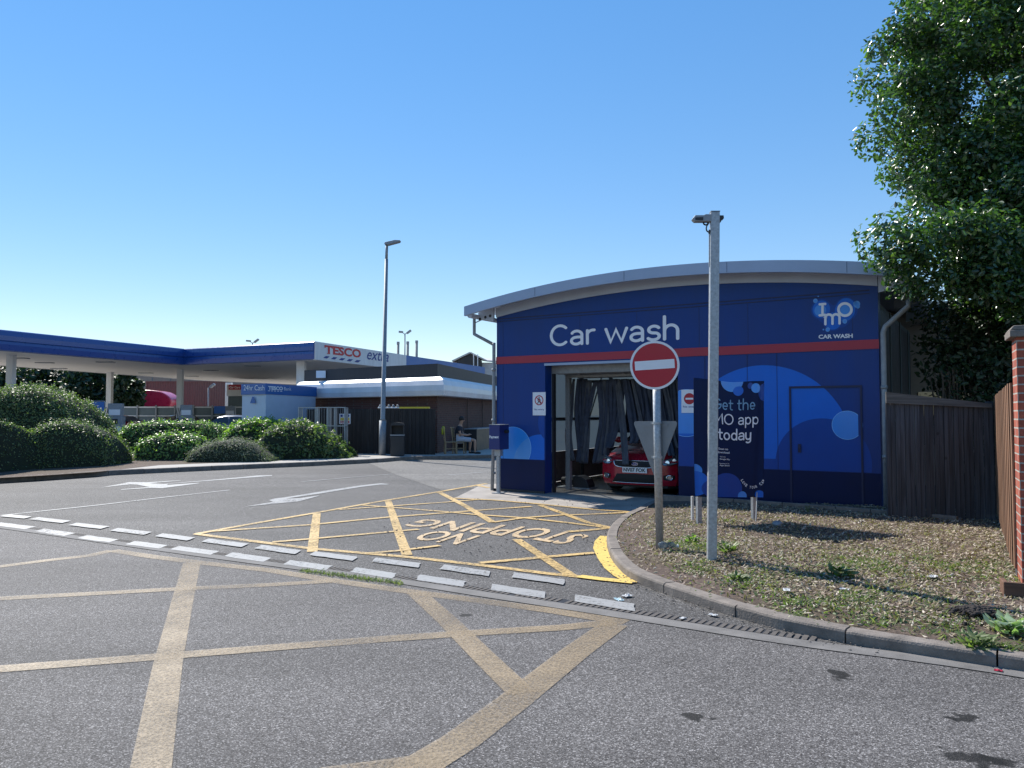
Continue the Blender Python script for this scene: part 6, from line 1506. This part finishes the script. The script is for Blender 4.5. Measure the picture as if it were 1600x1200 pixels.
for (px_, py_, dz_, lab) in ((466, 711, 0, 'pale wire roll cage against the cash booth'), (495, 711.5, .1, 'middle wire roll cage between the booth and the fence'), (511, 711.5, 0, 'rightmost wire roll cage beside the warning notice')):
    g = G(px_, py_, .12); cage(g, dz_, lab, .62)
# cash booth
b0 = W(415, 650, 28.4); b1 = W(493, 650, 32.3); b2_ = W(378, 650, 29.3)
cbt = thing('cash_booth', 'pale blue cash machine booth with bright blue 24 hour cash header', 'booth', (b0.x, b0.y, 0))
v1 = Vector((b1.x-b0.x, b1.y-b0.y, 0)); v2 = Vector((b2_.x-b0.x, b2_.y-b0.y, 0)); zt2 = W(415, 599, b0.y).z; zm = W(415, 616, b0.y).z
pl2 = [(v2.x, v2.y), (0, 0), (v1.x, v1.y), (v1.x+v2.x, v1.y+v2.y)]
mb = MB(); mb.prism(pl2, 0, zm, 'xy'); mb.build('walls', M['booth'], cbt)
cxm = (v1+v2)/2; mb = MB(); mb.prism([((x-cxm.x)*1.03+cxm.x, (y-cxm.y)*1.03+cxm.y) for x, y in pl2], zm+.002, zt2, 'xy'); hd = mb.build('header', M['bank_blue'], cbt)
def BQ(px_, py_, v, off):
    n = Vector((v.y, -v.x, 0)).normalized(); n = n if n.y < 0 else -n
    corner = Vector((b0.x, b0.y, 0))+Vector((-cxm.x*.03, -cxm.y*.03, 0)); return rayat(px_, py_, corner+n*off, n)-Vector((b0.x, b0.y, 0))
def z2b(x, y): return (300+x/4.615, 480+y/4.615)
def wtext(mb, txt, v, c4, off, bold=.0):
    a, b4, c, d = [BQ(*z2b(x, y), v, off) for x, y in c4]; text_to(mb, txt, lambda s, t: tuple(a.lerp(b4, s).lerp(d.lerp(c, s), t)), bold)
mb = MB(); wtext(mb, '24hr Cash', v2, [(373, 600), (522, 600), (522, 563), (373, 561)], .012)
wtext(mb, 'TESCO', v1, [(550, 596), (656, 600), (656, 573), (550, 568)], .012, .05); wtext(mb, 'Bank', v1, [(664, 600), (716, 602), (716, 578), (664, 576)], .012)
for i in range(5): x = 547+i*22; mb.flat([tuple(BQ(*z2b(*p), v1, .012)) for p in ((x, 605+i*.8), (x+13, 606+i*.8), (x+17, 601+i*.8), (x+4, 600+i*.8))])
mb.build('header_lettering', M['lettering'], hd)
mb = MB(); mb.flat([tuple(BQ(*z2b(*p), v2, .005)) for p in ((418, 692), (458, 692), (446, 645), (434, 645))]); mb.build('blue_logo', M['bank_blue'], cbt)

# ------------------------------------------------------------ pumps, sign boards, fence, containers, bus, cars
def pump(px_, Y, lab):
    p = W(px_, 650, Y); t = thing('fuel_pump', lab, 'fuel pump', (p.x, p.y, .12), .15, 'fuel pumps under the canopy')
    mb = MB(); mb.box(-.45, .45, -.28, .28, 0, 1.35); mb.box(-.38, .38, -.22, .22, 1.3501, 2.1); mb.build('cabinet', M['steel_dull'], t, bevel=.02)
    mb = MB(); mb.box(-.36, .36, -.30, -.281, .15, .75); mb.box(-.30, .30, -.235, -.2205, 1.42, 1.75); mb.build('panel', M['white'], t)
    mb = MB(); mb.box(-.2, .2, -.30, -.281, .9, 1.2); mb.build('display', M['dark'], t)
    for k in range(3):
        x = -.62+.1*k; mb = MB(); mb.tube(catmull([Vector((x, -.05, 1.9)), Vector((x-.1, -.1, .9)), Vector((x, -.1, .35)), Vector((x+.08, -.05, 1.0))], 6), .025, 6); mb.build('hose', M['black'], t)
        mb = MB(); mb.box(x-.02, x+.10, -.12, 0, 1.0, 1.22); mb.build('nozzle', M['dark'], t)
    return t
pump(181, 45, 'fuel pump with white panels by the second column from the left'); pump(292, 52, 'fuel pump beside the column left of the parked dark car'); pump(360, 60, 'fuel pump partly hidden behind the cash booth')
p = W(153, 650, 43); t = thing('blue_board', 'bright blue board in a rounded grey hoop behind the bushes', 'board', (p.x, p.y, .12), .1)
zt3 = W(153, 628, 43).z-.12; mb = MB(); mb.box(-.33, .33, -.02, .02, .3, zt3); mb.build('panel', M['bank_blue'], t)
mb = MB(); mb.tube([(-.38, 0, 0), (-.38, 0, zt3-.05), (-.33, 0, zt3+.04), (.33, 0, zt3+.04), (.38, 0, zt3-.05), (.38, 0, 0)], .025, 8); mb.build('hoop', M['steel'], t)
p = W(343, 642, 58); t = thing('blue_board', 'small plain blue board on the grey fence right of the column', 'board', (p.x, p.y, 0))
mb = MB(); mb.box(-.42, .42, 0, .04, W(343, 646, 58).z, W(343, 634.5, 58).z); mb.build('panel', M['bank_blue'], t)
t = thing('metal_fence', 'grey-green sheet fence with pale top rail behind the pumps', 'fence', W(186, 650, 66)*1.0); t.location.z = 0
mb = MB(); L = (W(420, 650, 66)-W(186, 650, 66)).x; hh = W(200, 635, 66).z
mb.box(0, L, 0, .05, 0, hh); mb.build('sheet_panel', M['gfence'], t)
mb = MB(); mb.box(0, L, -.06, -.002, hh-.12, hh-.02); mb.box(0, L, -.06, -.002, hh-.85, hh-.77); mb.build('rail', M['white_dirty'], t)
for k in range(9): mb = MB(); mb.box(L*k/8-.06, L*k/8+.06, -.14, -.061, 0, hh+.1); mb.build('post', M['steel_dull'], t)
# bus
bz0 = W(267, 640, 84); bus = thing('double_decker_bus', 'red double-decker bus, its rounded upper deck showing over the grey fence', 'bus', (bz0.x, bz0.y, 0))
mb = MB(); Hb = W(230, 609, 84).z; pr = []
prof = [(-9.5, Hb-.1), (-4, Hb), (-1.6, Hb-.12), (-.5, Hb-.55), (0, Hb-1.15), (-.1, Hb-1.9), (-.25, .4), (-9.8, .4), (-9.9, Hb-.6)]
pp = catmull([Vector((x, 0, z)) for x, z in prof[:6]], 5); mb.prism([(p.x, p.z) for p in pp]+prof[6:], 0, 2.5); mb.build('body', paint('red_bus_paint', (.50, .02, .06), .3, var=.05, coat=.6), bus, bevel=.12)
mb = MB(); mb.box(-9.2, -3.2, -.03, -.002, Hb-1.25, Hb-.5); mb.build('window', M['glass'], bus); mb = MB(); mb.box(-9.2, -1.4, -.03, -.002, 1.0, 1.9); mb.build('window', M['glass'], bus)
mb = MB(); mb.box(-9.0, -3.6, -.04, -.003, Hb-2.0, Hb-1.4); ad = mb.build('advert_panel', M['white_sign'], bus)
mb = MB(); text_to(mb, 'BUSES EVERY DAY', lambda s, q_: (-8.7+4.8*s, -.045, Hb-1.9+.35*q_), .02) if False else mb.box(-8.7, -6.2, -.046, -.041, Hb-1.8, Hb-1.6) and mb.box(-5.6, -4.0, -.046, -.041, Hb-1.8, Hb-1.6); mb.build('advert_print', M['tesco_blue'], ad)
for x in (-2, -7.5): mb = MB(); mb.tube([(x, .05, .5), (x, -.06, .5)], .5, 20); mb.build('wheel', M['black'], bus)
# container and tall wall behind
def container(px0, px1, Y, z1, lab, mat, nm='shipping_container'):
    a = W(px0, 650, Y); c = W(px1, 650, Y); t = thing(nm, lab, 'container', (a.x, a.y, 0)); L = c.x-a.x
    n = int(L/.28)*2; pts = []
    for i in range(n+1): x = L*i/n; pts.append((x, 0 if (i//1) % 2 else .06))
    mb = MB(); vs = [(x, y, 0.15) for x, y in pts]+[(x, y, z1) for x, y in pts]; mb.add(vs, [(i, i+1, n+2+i, n+1+i) for i in range(n)]); mb.box(0, L, .07, 2.4, .15, z1-.01); mb.build('body', mat, t)
    mb = MB(); mb.box(-.05, L+.05, -.03, .06, z1, z1+.15); mb.box(-.08, .06, -.03, .05, 0, z1); mb.box(L-.06, L+.08, -.03, .05, 0, z1); mb.build('frame', mat, t)
container(228, 352, 92, W(300, 597.5, 92).z, 'long brown ribbed container standing behind the grey fence', M['container'])
a = W(208, 650, 105); c = W(470, 650, 105); t = thing('warehouse', 'pale panelled warehouse wall far behind the containers', 'building', (a.x, a.y, 0)); L = c.x-a.x; mb = MB(); mb.box(0, L, 0, 8, 0, W(220, 584, 105).z); mb.build('wall', M['beige'], t)
mb = MB()
for k in range(int(L/2.5)): mb.box(2.5*k, 2.5*k+.08, -.06, -.003, 0, W(220, 584, 105).z)
mb.build('panel_joint', M['gfence'], t)
a = W(356, 650, 70); c = W(410, 650, 70); t = thing('tyre_kiosk', 'low white kiosk with a dark red sign seen left of the cash booth', 'kiosk', (a.x, a.y, 0)); L = c.x-a.x
mb = MB(); mb.box(0, L, 0, 4, 0, W(365, 619, 70).z); mb.build('lower_wall', M['gfence'], t)
mb = MB(); mb.box(-.1, L, -.1, 4.1, W(365, 618.9, 70).z, W(365, 601, 70).z); mb.build('upper_wall', M['white_dirty'], t)
mb = MB(); mb.box(.1, L, -.22, -.102, W(365, 609, 70).z, W(365, 601, 70).z); rs = mb.build('sign_panel', M['red_sign'], t)
mb = MB(); zz0, zz1 = W(365, 607, 70).z, W(365, 603.5, 70).z; text_to(mb, 'Tyres & Exhausts', lambda s, q_: (.2+1.05*s, -.23, zz0+(zz1-zz0)*q_), .02) if False else text_to(mb, 'Car Care', lambda s, q_: (.2+.95*s, -.23, zz0+(zz1-zz0)*q_), .02); mb.build('sign_lettering', M['lettering'], rs)
# distant lamp posts under the canopy
def lamp2(px_, ptop, Y, lab, name='lamp_post', twin=False, w_=.12):
    p = W(px_, 650, Y); t = thing(name, lab, 'lamp post', (p.x, p.y, 0)); z = W(px_, ptop, Y).z
    mb = MB(); mb.tube([(0, 0, 0), (0, 0, z)], [w_, w_*.6], 10); mb.build('pole', M['steel_dull'], t, smooth=True)
    s = Y/F
    for sx in ((-1, 1) if twin else (1,)):
        mb = MB(); mb.bar((0, 0, z), (sx*3*s, 0, z+1.5*s), .08); mb.build('bracket', M['steel_dull'], t)
        mb = MB(); tilt_ = 1 if sx > 0 else .1; mb.bar((sx*3*s, 0, z+(1 if sx > 0 else 3)*s), (sx*9.5*s, 0, z+((6) if sx > 0 else 3.6)*s), .45, .22); mb.build('floodlight', M['steel_dull'], t)
    return t
lamp2(104, 580, 75, 'thin pale post beyond the forecourt in front of the dark trees'); lamp2(325, 606, 80, 'thin post in front of the brown container')
lamp2(632, 522, 95, 'mast with two floodlights beside the three flues', 'floodlight_mast', True); lamp2(393, 536, 110, 'mast with two floodlights just topping the blue canopy', 'floodlight_mast', True)
for k, (px_, pt_, pos) in enumerate(((621.5, 534, 'leftmost of the three grey flues'), (636.5, 533.5, 'middle grey flue just right of the floodlight mast'), (650.5, 532, 'rightmost and tallest grey flue behind the canopy'))):
    p = W(px_, 650, 100); z = W(px_, pt_, 100).z; t = thing('flue', pos, 'flue', (p.x, p.y, 0), 0, 'flues behind the canopy'); mb = MB(); mb.tube([(0, 0, 0), (0, 0, z-.35)], .17, 14); mb.build('stack', M['concrete'], t, smooth=True); mb = MB(); mb.tube([(0, 0, z-.34), (0, 0, z)], .19, 14); mb.build('cowl', M['steel_dull'], t)
# gabled roof building
Y = 85; a = W(714, 565, Y); ap = W(735, 552, Y); t = thing('gabled_building', 'far building with pale sloping roofs and a dark gable beside the car wash', 'building', (a.x, Y, 0))
x1 = W(753, 565, Y).x-a.x; xa = ap.x-a.x; ze = W(735, 564, Y).z; za2 = ap.z
mb = MB(); mb.prism([(0, 0), (x1, 0), (x1, ze), (xa, za2-.1), (0, ze)], 0, .3); mb.build('gable_wall', M['parapet'], t)
mb = MB(); xr2 = W(800, 560, Y).x-a.x
mb.add([(xa, -.3, za2), (x1+.6, -.3, ze-.1), (xr2+3, 6, ze-.1), (xr2+3, 9, za2-.2), (xa, 9, za2)], [(0, 1, 2, 3, 4)]); mb.add([(-.5, -.3, ze-.1), (xa, -.3, za2), (xa, 9, za2), (-.5, 9, ze-.1)], [(0, 1, 2, 3)])
rf_ = mb.build('roof', M['roofgrey'], t); rf_.modifiers.new('t', 'SOLIDIFY').thickness = .15
mb = MB(); mb.box(-.6, xr2+6, .4, 9, 0, ze-.15); mb.build('wall', M['roofgrey'], t)
mb = MB(); 
for x in (xa-.1, xa+.35): mb.tube([(x+.5, -.8, 2), (x+.5, -.8, ze+.7)], .05, 6)
mb.build('vent_pipe', M['white'], t)
# parked cars behind bushes
pcar = W(246, 650, 47); c2_ = car('hatchback_car', 'dark red car under the canopy, only its roof above the hedge', (pcar.x-.3, pcar.y, .12), math.radians(80), M['carred'])
pcar = W(340, 650, 40); c3_ = car('hatchback_car', 'dark grey car parked left of the cash booth, roof above the hedge', (pcar.x-1.9, pcar.y+.4, .12), math.radians(-80), M['carsil'])
pcar = W(318, 650, 60); c4_ = car('hatchback_car', 'black car farther back between the pump and the grey car', (pcar.x, pcar.y, .12), math.radians(60), M['carblk'])
# yellow sign band at far left, trees
a = W(-60, 650, 78); c = W(55, 650, 78); t = thing('yellow_fascia_kiosk', 'low building with an orange-yellow fascia at the far left under the canopy', 'building', (a.x, a.y, 0)); L = c.x-a.x
mb = MB(); mb.box(0, L, 0, 5, 0, W(20, 583, 78).z); mb.build('wall', M['gfence'], t); mb = MB(); mb.box(0, L+.1, -.1, 5, W(20, 582.9, 78).z, W(20, 572, 78).z+.6); mb.build('fascia', paint('orange_fascia', (.55, .28, .06), .5), t)
def fartree(px_, Y, ptop, wpx, lab, mat=None):
    p = W(px_, 650, Y); H = W(px_, ptop, Y).z; r = wpx*Y/F/2; t = thing('evergreen_tree', lab, 'tree', (p.x, p.y, 0), 0, 'dark trees beyond the forecourt')
    mb = MB(); mb.tube([(0, 0, 0), (0, 0, H*.7)], [.25, .08], 8); mb.build('trunk', M['bark'], t)
    Ps = []; Ns = []
    for _ in range(34):
        u = sph(1)[0]; c = np.array([u[0]*r*.7, u[1]*r*.7, H*.52+u[2]*H*.36]); rr = RNG.uniform(.18, .34)*r*1.4; v = sph(150); Ps.append(c+v*rr*RNG.uniform(.6, 1, (150, 1))); Ns.append(v*.6+np.array([0, 0, .5]))
    leafmesh('crown', np.concatenate(Ps), np.concatenate(Ns), .42, .6, mat or M['leaf_shade'], t, .5)
for k, (x, Y, tp_, w_, lab) in enumerate(((-70, 66, 540, 150, 'dark tree mostly cut off by the left edge of the photo'), (10, 70, 556, 150, 'dark tree behind the first canopy column'), (70, 74, 556, 140, 'dark tree behind the thin pale post'), (140, 72, 560, 130, 'dark tree behind the blue board'), (196, 70, 568, 60, 'dark tree whose branches overhang the bus'), (120, 82, 560, 160, 'tall dark tree farthest back beyond the forecourt'))):
    fartree(x, Y, tp_, w_, lab)
# ------------------------------------------------------------ chairs and the seated person
def chair(base, rz, lab, vest=False):
    t = thing('wooden_chair', lab, 'chair', base, rz, 'wooden chairs beside the shop wall')
    mb = MB(); mb.box(-.22, .22, -.21, .22, .43, .465); mb.build('seat', M['chairwood'], t, bevel=.006)
    for x, y in ((-.2, -.18), (-.2, .18), (.2, -.18), (.2, .18)): mb = MB(); mb.bar((x*1.05, y*1.05, 0), (x, y, .43), .036); mb.build('leg', M['chairwood'], t)
    mb = MB()
    for y in (-.18, .18): mb.bar((-.205, y, .43), (-.28, y, 1.0), .032)
    mb.bar((-.28, -.2, .97), (-.28, .2, .97), .03, .08); mb.bar((-.235, -.18, .62), (-.235, .18, .62), .02, .04)
    for y in (-.09, 0, .09): mb.bar((-.237, y, .62), (-.275, y, .94), .02)
    mb.build('backrest', M['chairwood'], t)
    mb = MB(); 
    for y in (-.18, .18): mb.bar((-.2, y, .2), (.2, y, .2), .02)
    mb.bar((.0, -.18, .2), (.0, .18, .2), .02); mb.build('stretcher', M['chairwood'], t)
    return t
ch0 = G(704, 709.5, .12); chair(ch0, math.radians(12), 'empty wooden chair with a yellow cloth over its back')
v_ = thing('yellow_vest', 'yellow cloth hung over the back of the empty wooden chair', 'vest', ch0, math.radians(12))
mb = MB(); nx_ = 8
vs = []
for i in range(11):
    t_ = i/10; a = (t_-.5)*2
    for j in range(nx_+1):
        y = -.20+.40*j/nx_; z = 1.03-abs(a)*.30+.01*math.sin(j*2+i); x = -.28+(.035 if a > 0 else -.035)*min(1, abs(a)*6)+.01*math.sin(j*1.7)
        vs.append((x-.0*a, y*(1+.1*abs(a)), z))
mb.add(vs, [(i*(nx_+1)+j, i*(nx_+1)+j+1, (i+1)*(nx_+1)+j+1, (i+1)*(nx_+1)+j) for i in range(10) for j in range(nx_)]); o = mb.build('cloth', M['hivis'], v_, smooth=True); o.modifiers.new('t', 'SOLIDIFY').thickness = .01
pb0 = G(721, 708.8, .12); pcx = Vector((pb0.x-.08, pb0.y+.05, .12)); chair(pcx, math.radians(-8), 'wooden chair the person in light shorts sits on')
def skin(name, pts, edges, mat, parent, sub=1):
    me = bpy.data.meshes.new(name); me.from_pydata([p[0] for p in pts], edges, []); o = bpy.data.objects.new(name, me); COL.objects.link(o)
    sk = o.modifiers.new('s', 'SKIN'); 
    for i, p in enumerate(pts): me.skin_vertices[0].data[i].radius = (p[1], p[2] if len(p) > 2 else p[1])
    me.skin_vertices[0].data[0].use_root = True
    ss = o.modifiers.new('d', 'SUBSURF'); ss.levels = sub+1; ss.render_levels = sub+1
    dg = bpy.context.evaluated_depsgraph_get(); m2 = bpy.data.meshes.new_from_object(o.evaluated_get(dg)); o.modifiers.clear(); o.data = m2; m2.materials.clear(); m2.materials.append(mat)
    m2.polygons.foreach_set('use_smooth', [True]*len(m2.polygons)); o.parent = parent; return o
def add_skin_layer(me):
    pass
_old = bpy.data.meshes.new
pers = thing('person', 'person in dark top and light shorts sitting sideways on a wooden chair looking down', 'person', pcx, math.radians(-8))
# local: +x is forward
def skinobj(name, pts, edges, mat, sub=1):
    bm = bmesh.new(); ly = bm.verts.layers.skin.verify(); V = []
    for p in pts: v = bm.verts.new(p[0]); v[ly].radius = (p[1], p[2] if len(p) > 2 else p[1]); V.append(v)
    V[0][ly].use_root = True
    for a, b5 in edges: bm.edges.new((V[a], V[b5]))
    me = bpy.data.meshes.new(name); bm.to_mesh(me); bm.free(); o = bpy.data.objects.new(name, me); COL.objects.link(o)
    o.modifiers.new('s', 'SKIN'); ss = o.modifiers.new('d', 'SUBSURF'); ss.levels = sub; ss.render_levels = sub
    bpy.context.view_layer.update(); dg = bpy.context.evaluated_depsgraph_get(); m2 = bpy.data.meshes.new_from_object(o.evaluated_get(dg)); o.modifiers.clear(); o.data = m2
    m2.materials.clear(); m2.materials.append(mat); m2.polygons.foreach_set('use_smooth', [True]*len(m2.polygons)); o.parent = pers; return o
hipz = .56
body = [((-.05, 0, hipz), .13, .15), ((-.03, 0, hipz+.2), .115, .14), ((.0, 0, hipz+.38), .11, .16), ((.03, 0, hipz+.50), .07, .09), ((.06, 0, hipz+.56), .05), ((.09, 0, hipz+.66), .085, .075), ((.10, 0, hipz+.74), .08, .075)]
E = [(0, 1), (1, 2), (2, 3), (3, 4), (4, 5), (5, 6)]
for sy in (-1, 1):
    n0 = len(body); body += [((.0, sy*.17, hipz+.42), .055), ((.08, sy*.21, hipz+.17), .042), ((.30, sy*.10, hipz+.13), .034), ((.37, sy*.05, hipz+.15), .03)]
    E += [(2, n0), (n0, n0+1), (n0+1, n0+2), (n0+2, n0+3)]
    m0 = len(body)
    for f in range(4): body += [((.43-.008*abs(f-1.5), sy*(.045+.018*f-.02), hipz+.175-.006*f), .0095), ((.465-.01*abs(f-1.5), sy*(.04+.018*f-.02), hipz+.16-.006*f), .008)]; E += [(n0+3, m0+2*f), (m0+2*f, m0+2*f+1)]
    body += [((.40, sy*.005, hipz+.19), .010)]; E += [(n0+3, len(body)-1)]
    n1 = len(body); fx = .0 if sy > 0 else .22
    body += [((.0, sy*.10, hipz-.02), .095), ((.22+fx*.4, sy*.13, hipz-.03), .08), ((.40+fx, sy*.15, hipz-.05), .062), ((.38+fx*1.1, sy*.15, .33), .055), ((.36+fx*1.2, sy*.15, .10), .036), ((.38+fx*1.2, sy*.15, .05), .04), ((.52+fx*1.2, sy*.16, .03), .032)]
    E += [(0, n1)]+[(n1+i, n1+i+1) for i in range(6)]
skinobj('body', body, E, M['skin'], 2)
top = [((-.05, 0, hipz+.0), .145, .165), ((-.035, 0, hipz+.2), .13, .155), ((.0, 0, hipz+.38), .122, .172), ((.02, 0, hipz+.47), .085, .115)]; E = [(0, 1), (1, 2), (2, 3)]
for sy in (-1, 1): n0 = len(top); top += [((.0, sy*.17, hipz+.42), .07), ((.05, sy*.20, hipz+.27), .062)]; E += [(2, n0), (n0, n0+1)]
skinobj('shirt', top, E, M['tshirt'], 2)
shp = [((-.05, 0, hipz-.02), .14, .16)]; E = []
for sy in (-1, 1): fx = .0 if sy > 0 else .22; n1 = len(shp); shp += [((.02, sy*.10, hipz-.02), .112), ((.22+fx*.4, sy*.13, hipz-.03), .098), ((.33+fx*.8, sy*.145, hipz-.045), .09)]; E += [(0, n1), (n1, n1+1), (n1+1, n1+2)]
skinobj('shorts', shp, E, M['shorts'], 2)
mb = MB(); mb.ell((.075, 0, hipz+.745), (.105, .095, .105), 16, 10); o = mb.build('hair', M['hair'], pers, smooth=True)
mb = MB()
for sy in (-1, 1): fx = .0 if sy > 0 else .22; mb.ell((.45+fx*1.2, sy*.155, .04), (.14, .05, .045), 14, 8)
mb.build('shoes', M['black'], pers, smooth=True)
mb = MB()
for sy in (-1, 1): mb.ell((.165, sy*.03, hipz+.70), (.012, .012, .008), 8, 5)
mb.build('eyes', M['dark'], pers); mb = MB(); mb.ell((.185, 0, hipz+.675), (.02, .012, .02), 8, 6); mb.build('nose', M['skin'], pers, smooth=True)
# low dark planter wall behind the person
a = G(728, 709, .12); t = thing('planter_box', 'long low dark planter box against the shop wall right of the person', 'planter', (a.x+.3, a.y+2.2, .12), math.atan2(vr.y, vr.x))
mb = MB(); mb.box(0, 6, 0, .5, 0, .86); mb.build('box', M['dark'], t); mb = MB(); mb.box(-.02, 6.02, -.02, .52, .861, .90); mb.build('rim', M['steel_dull'], t)
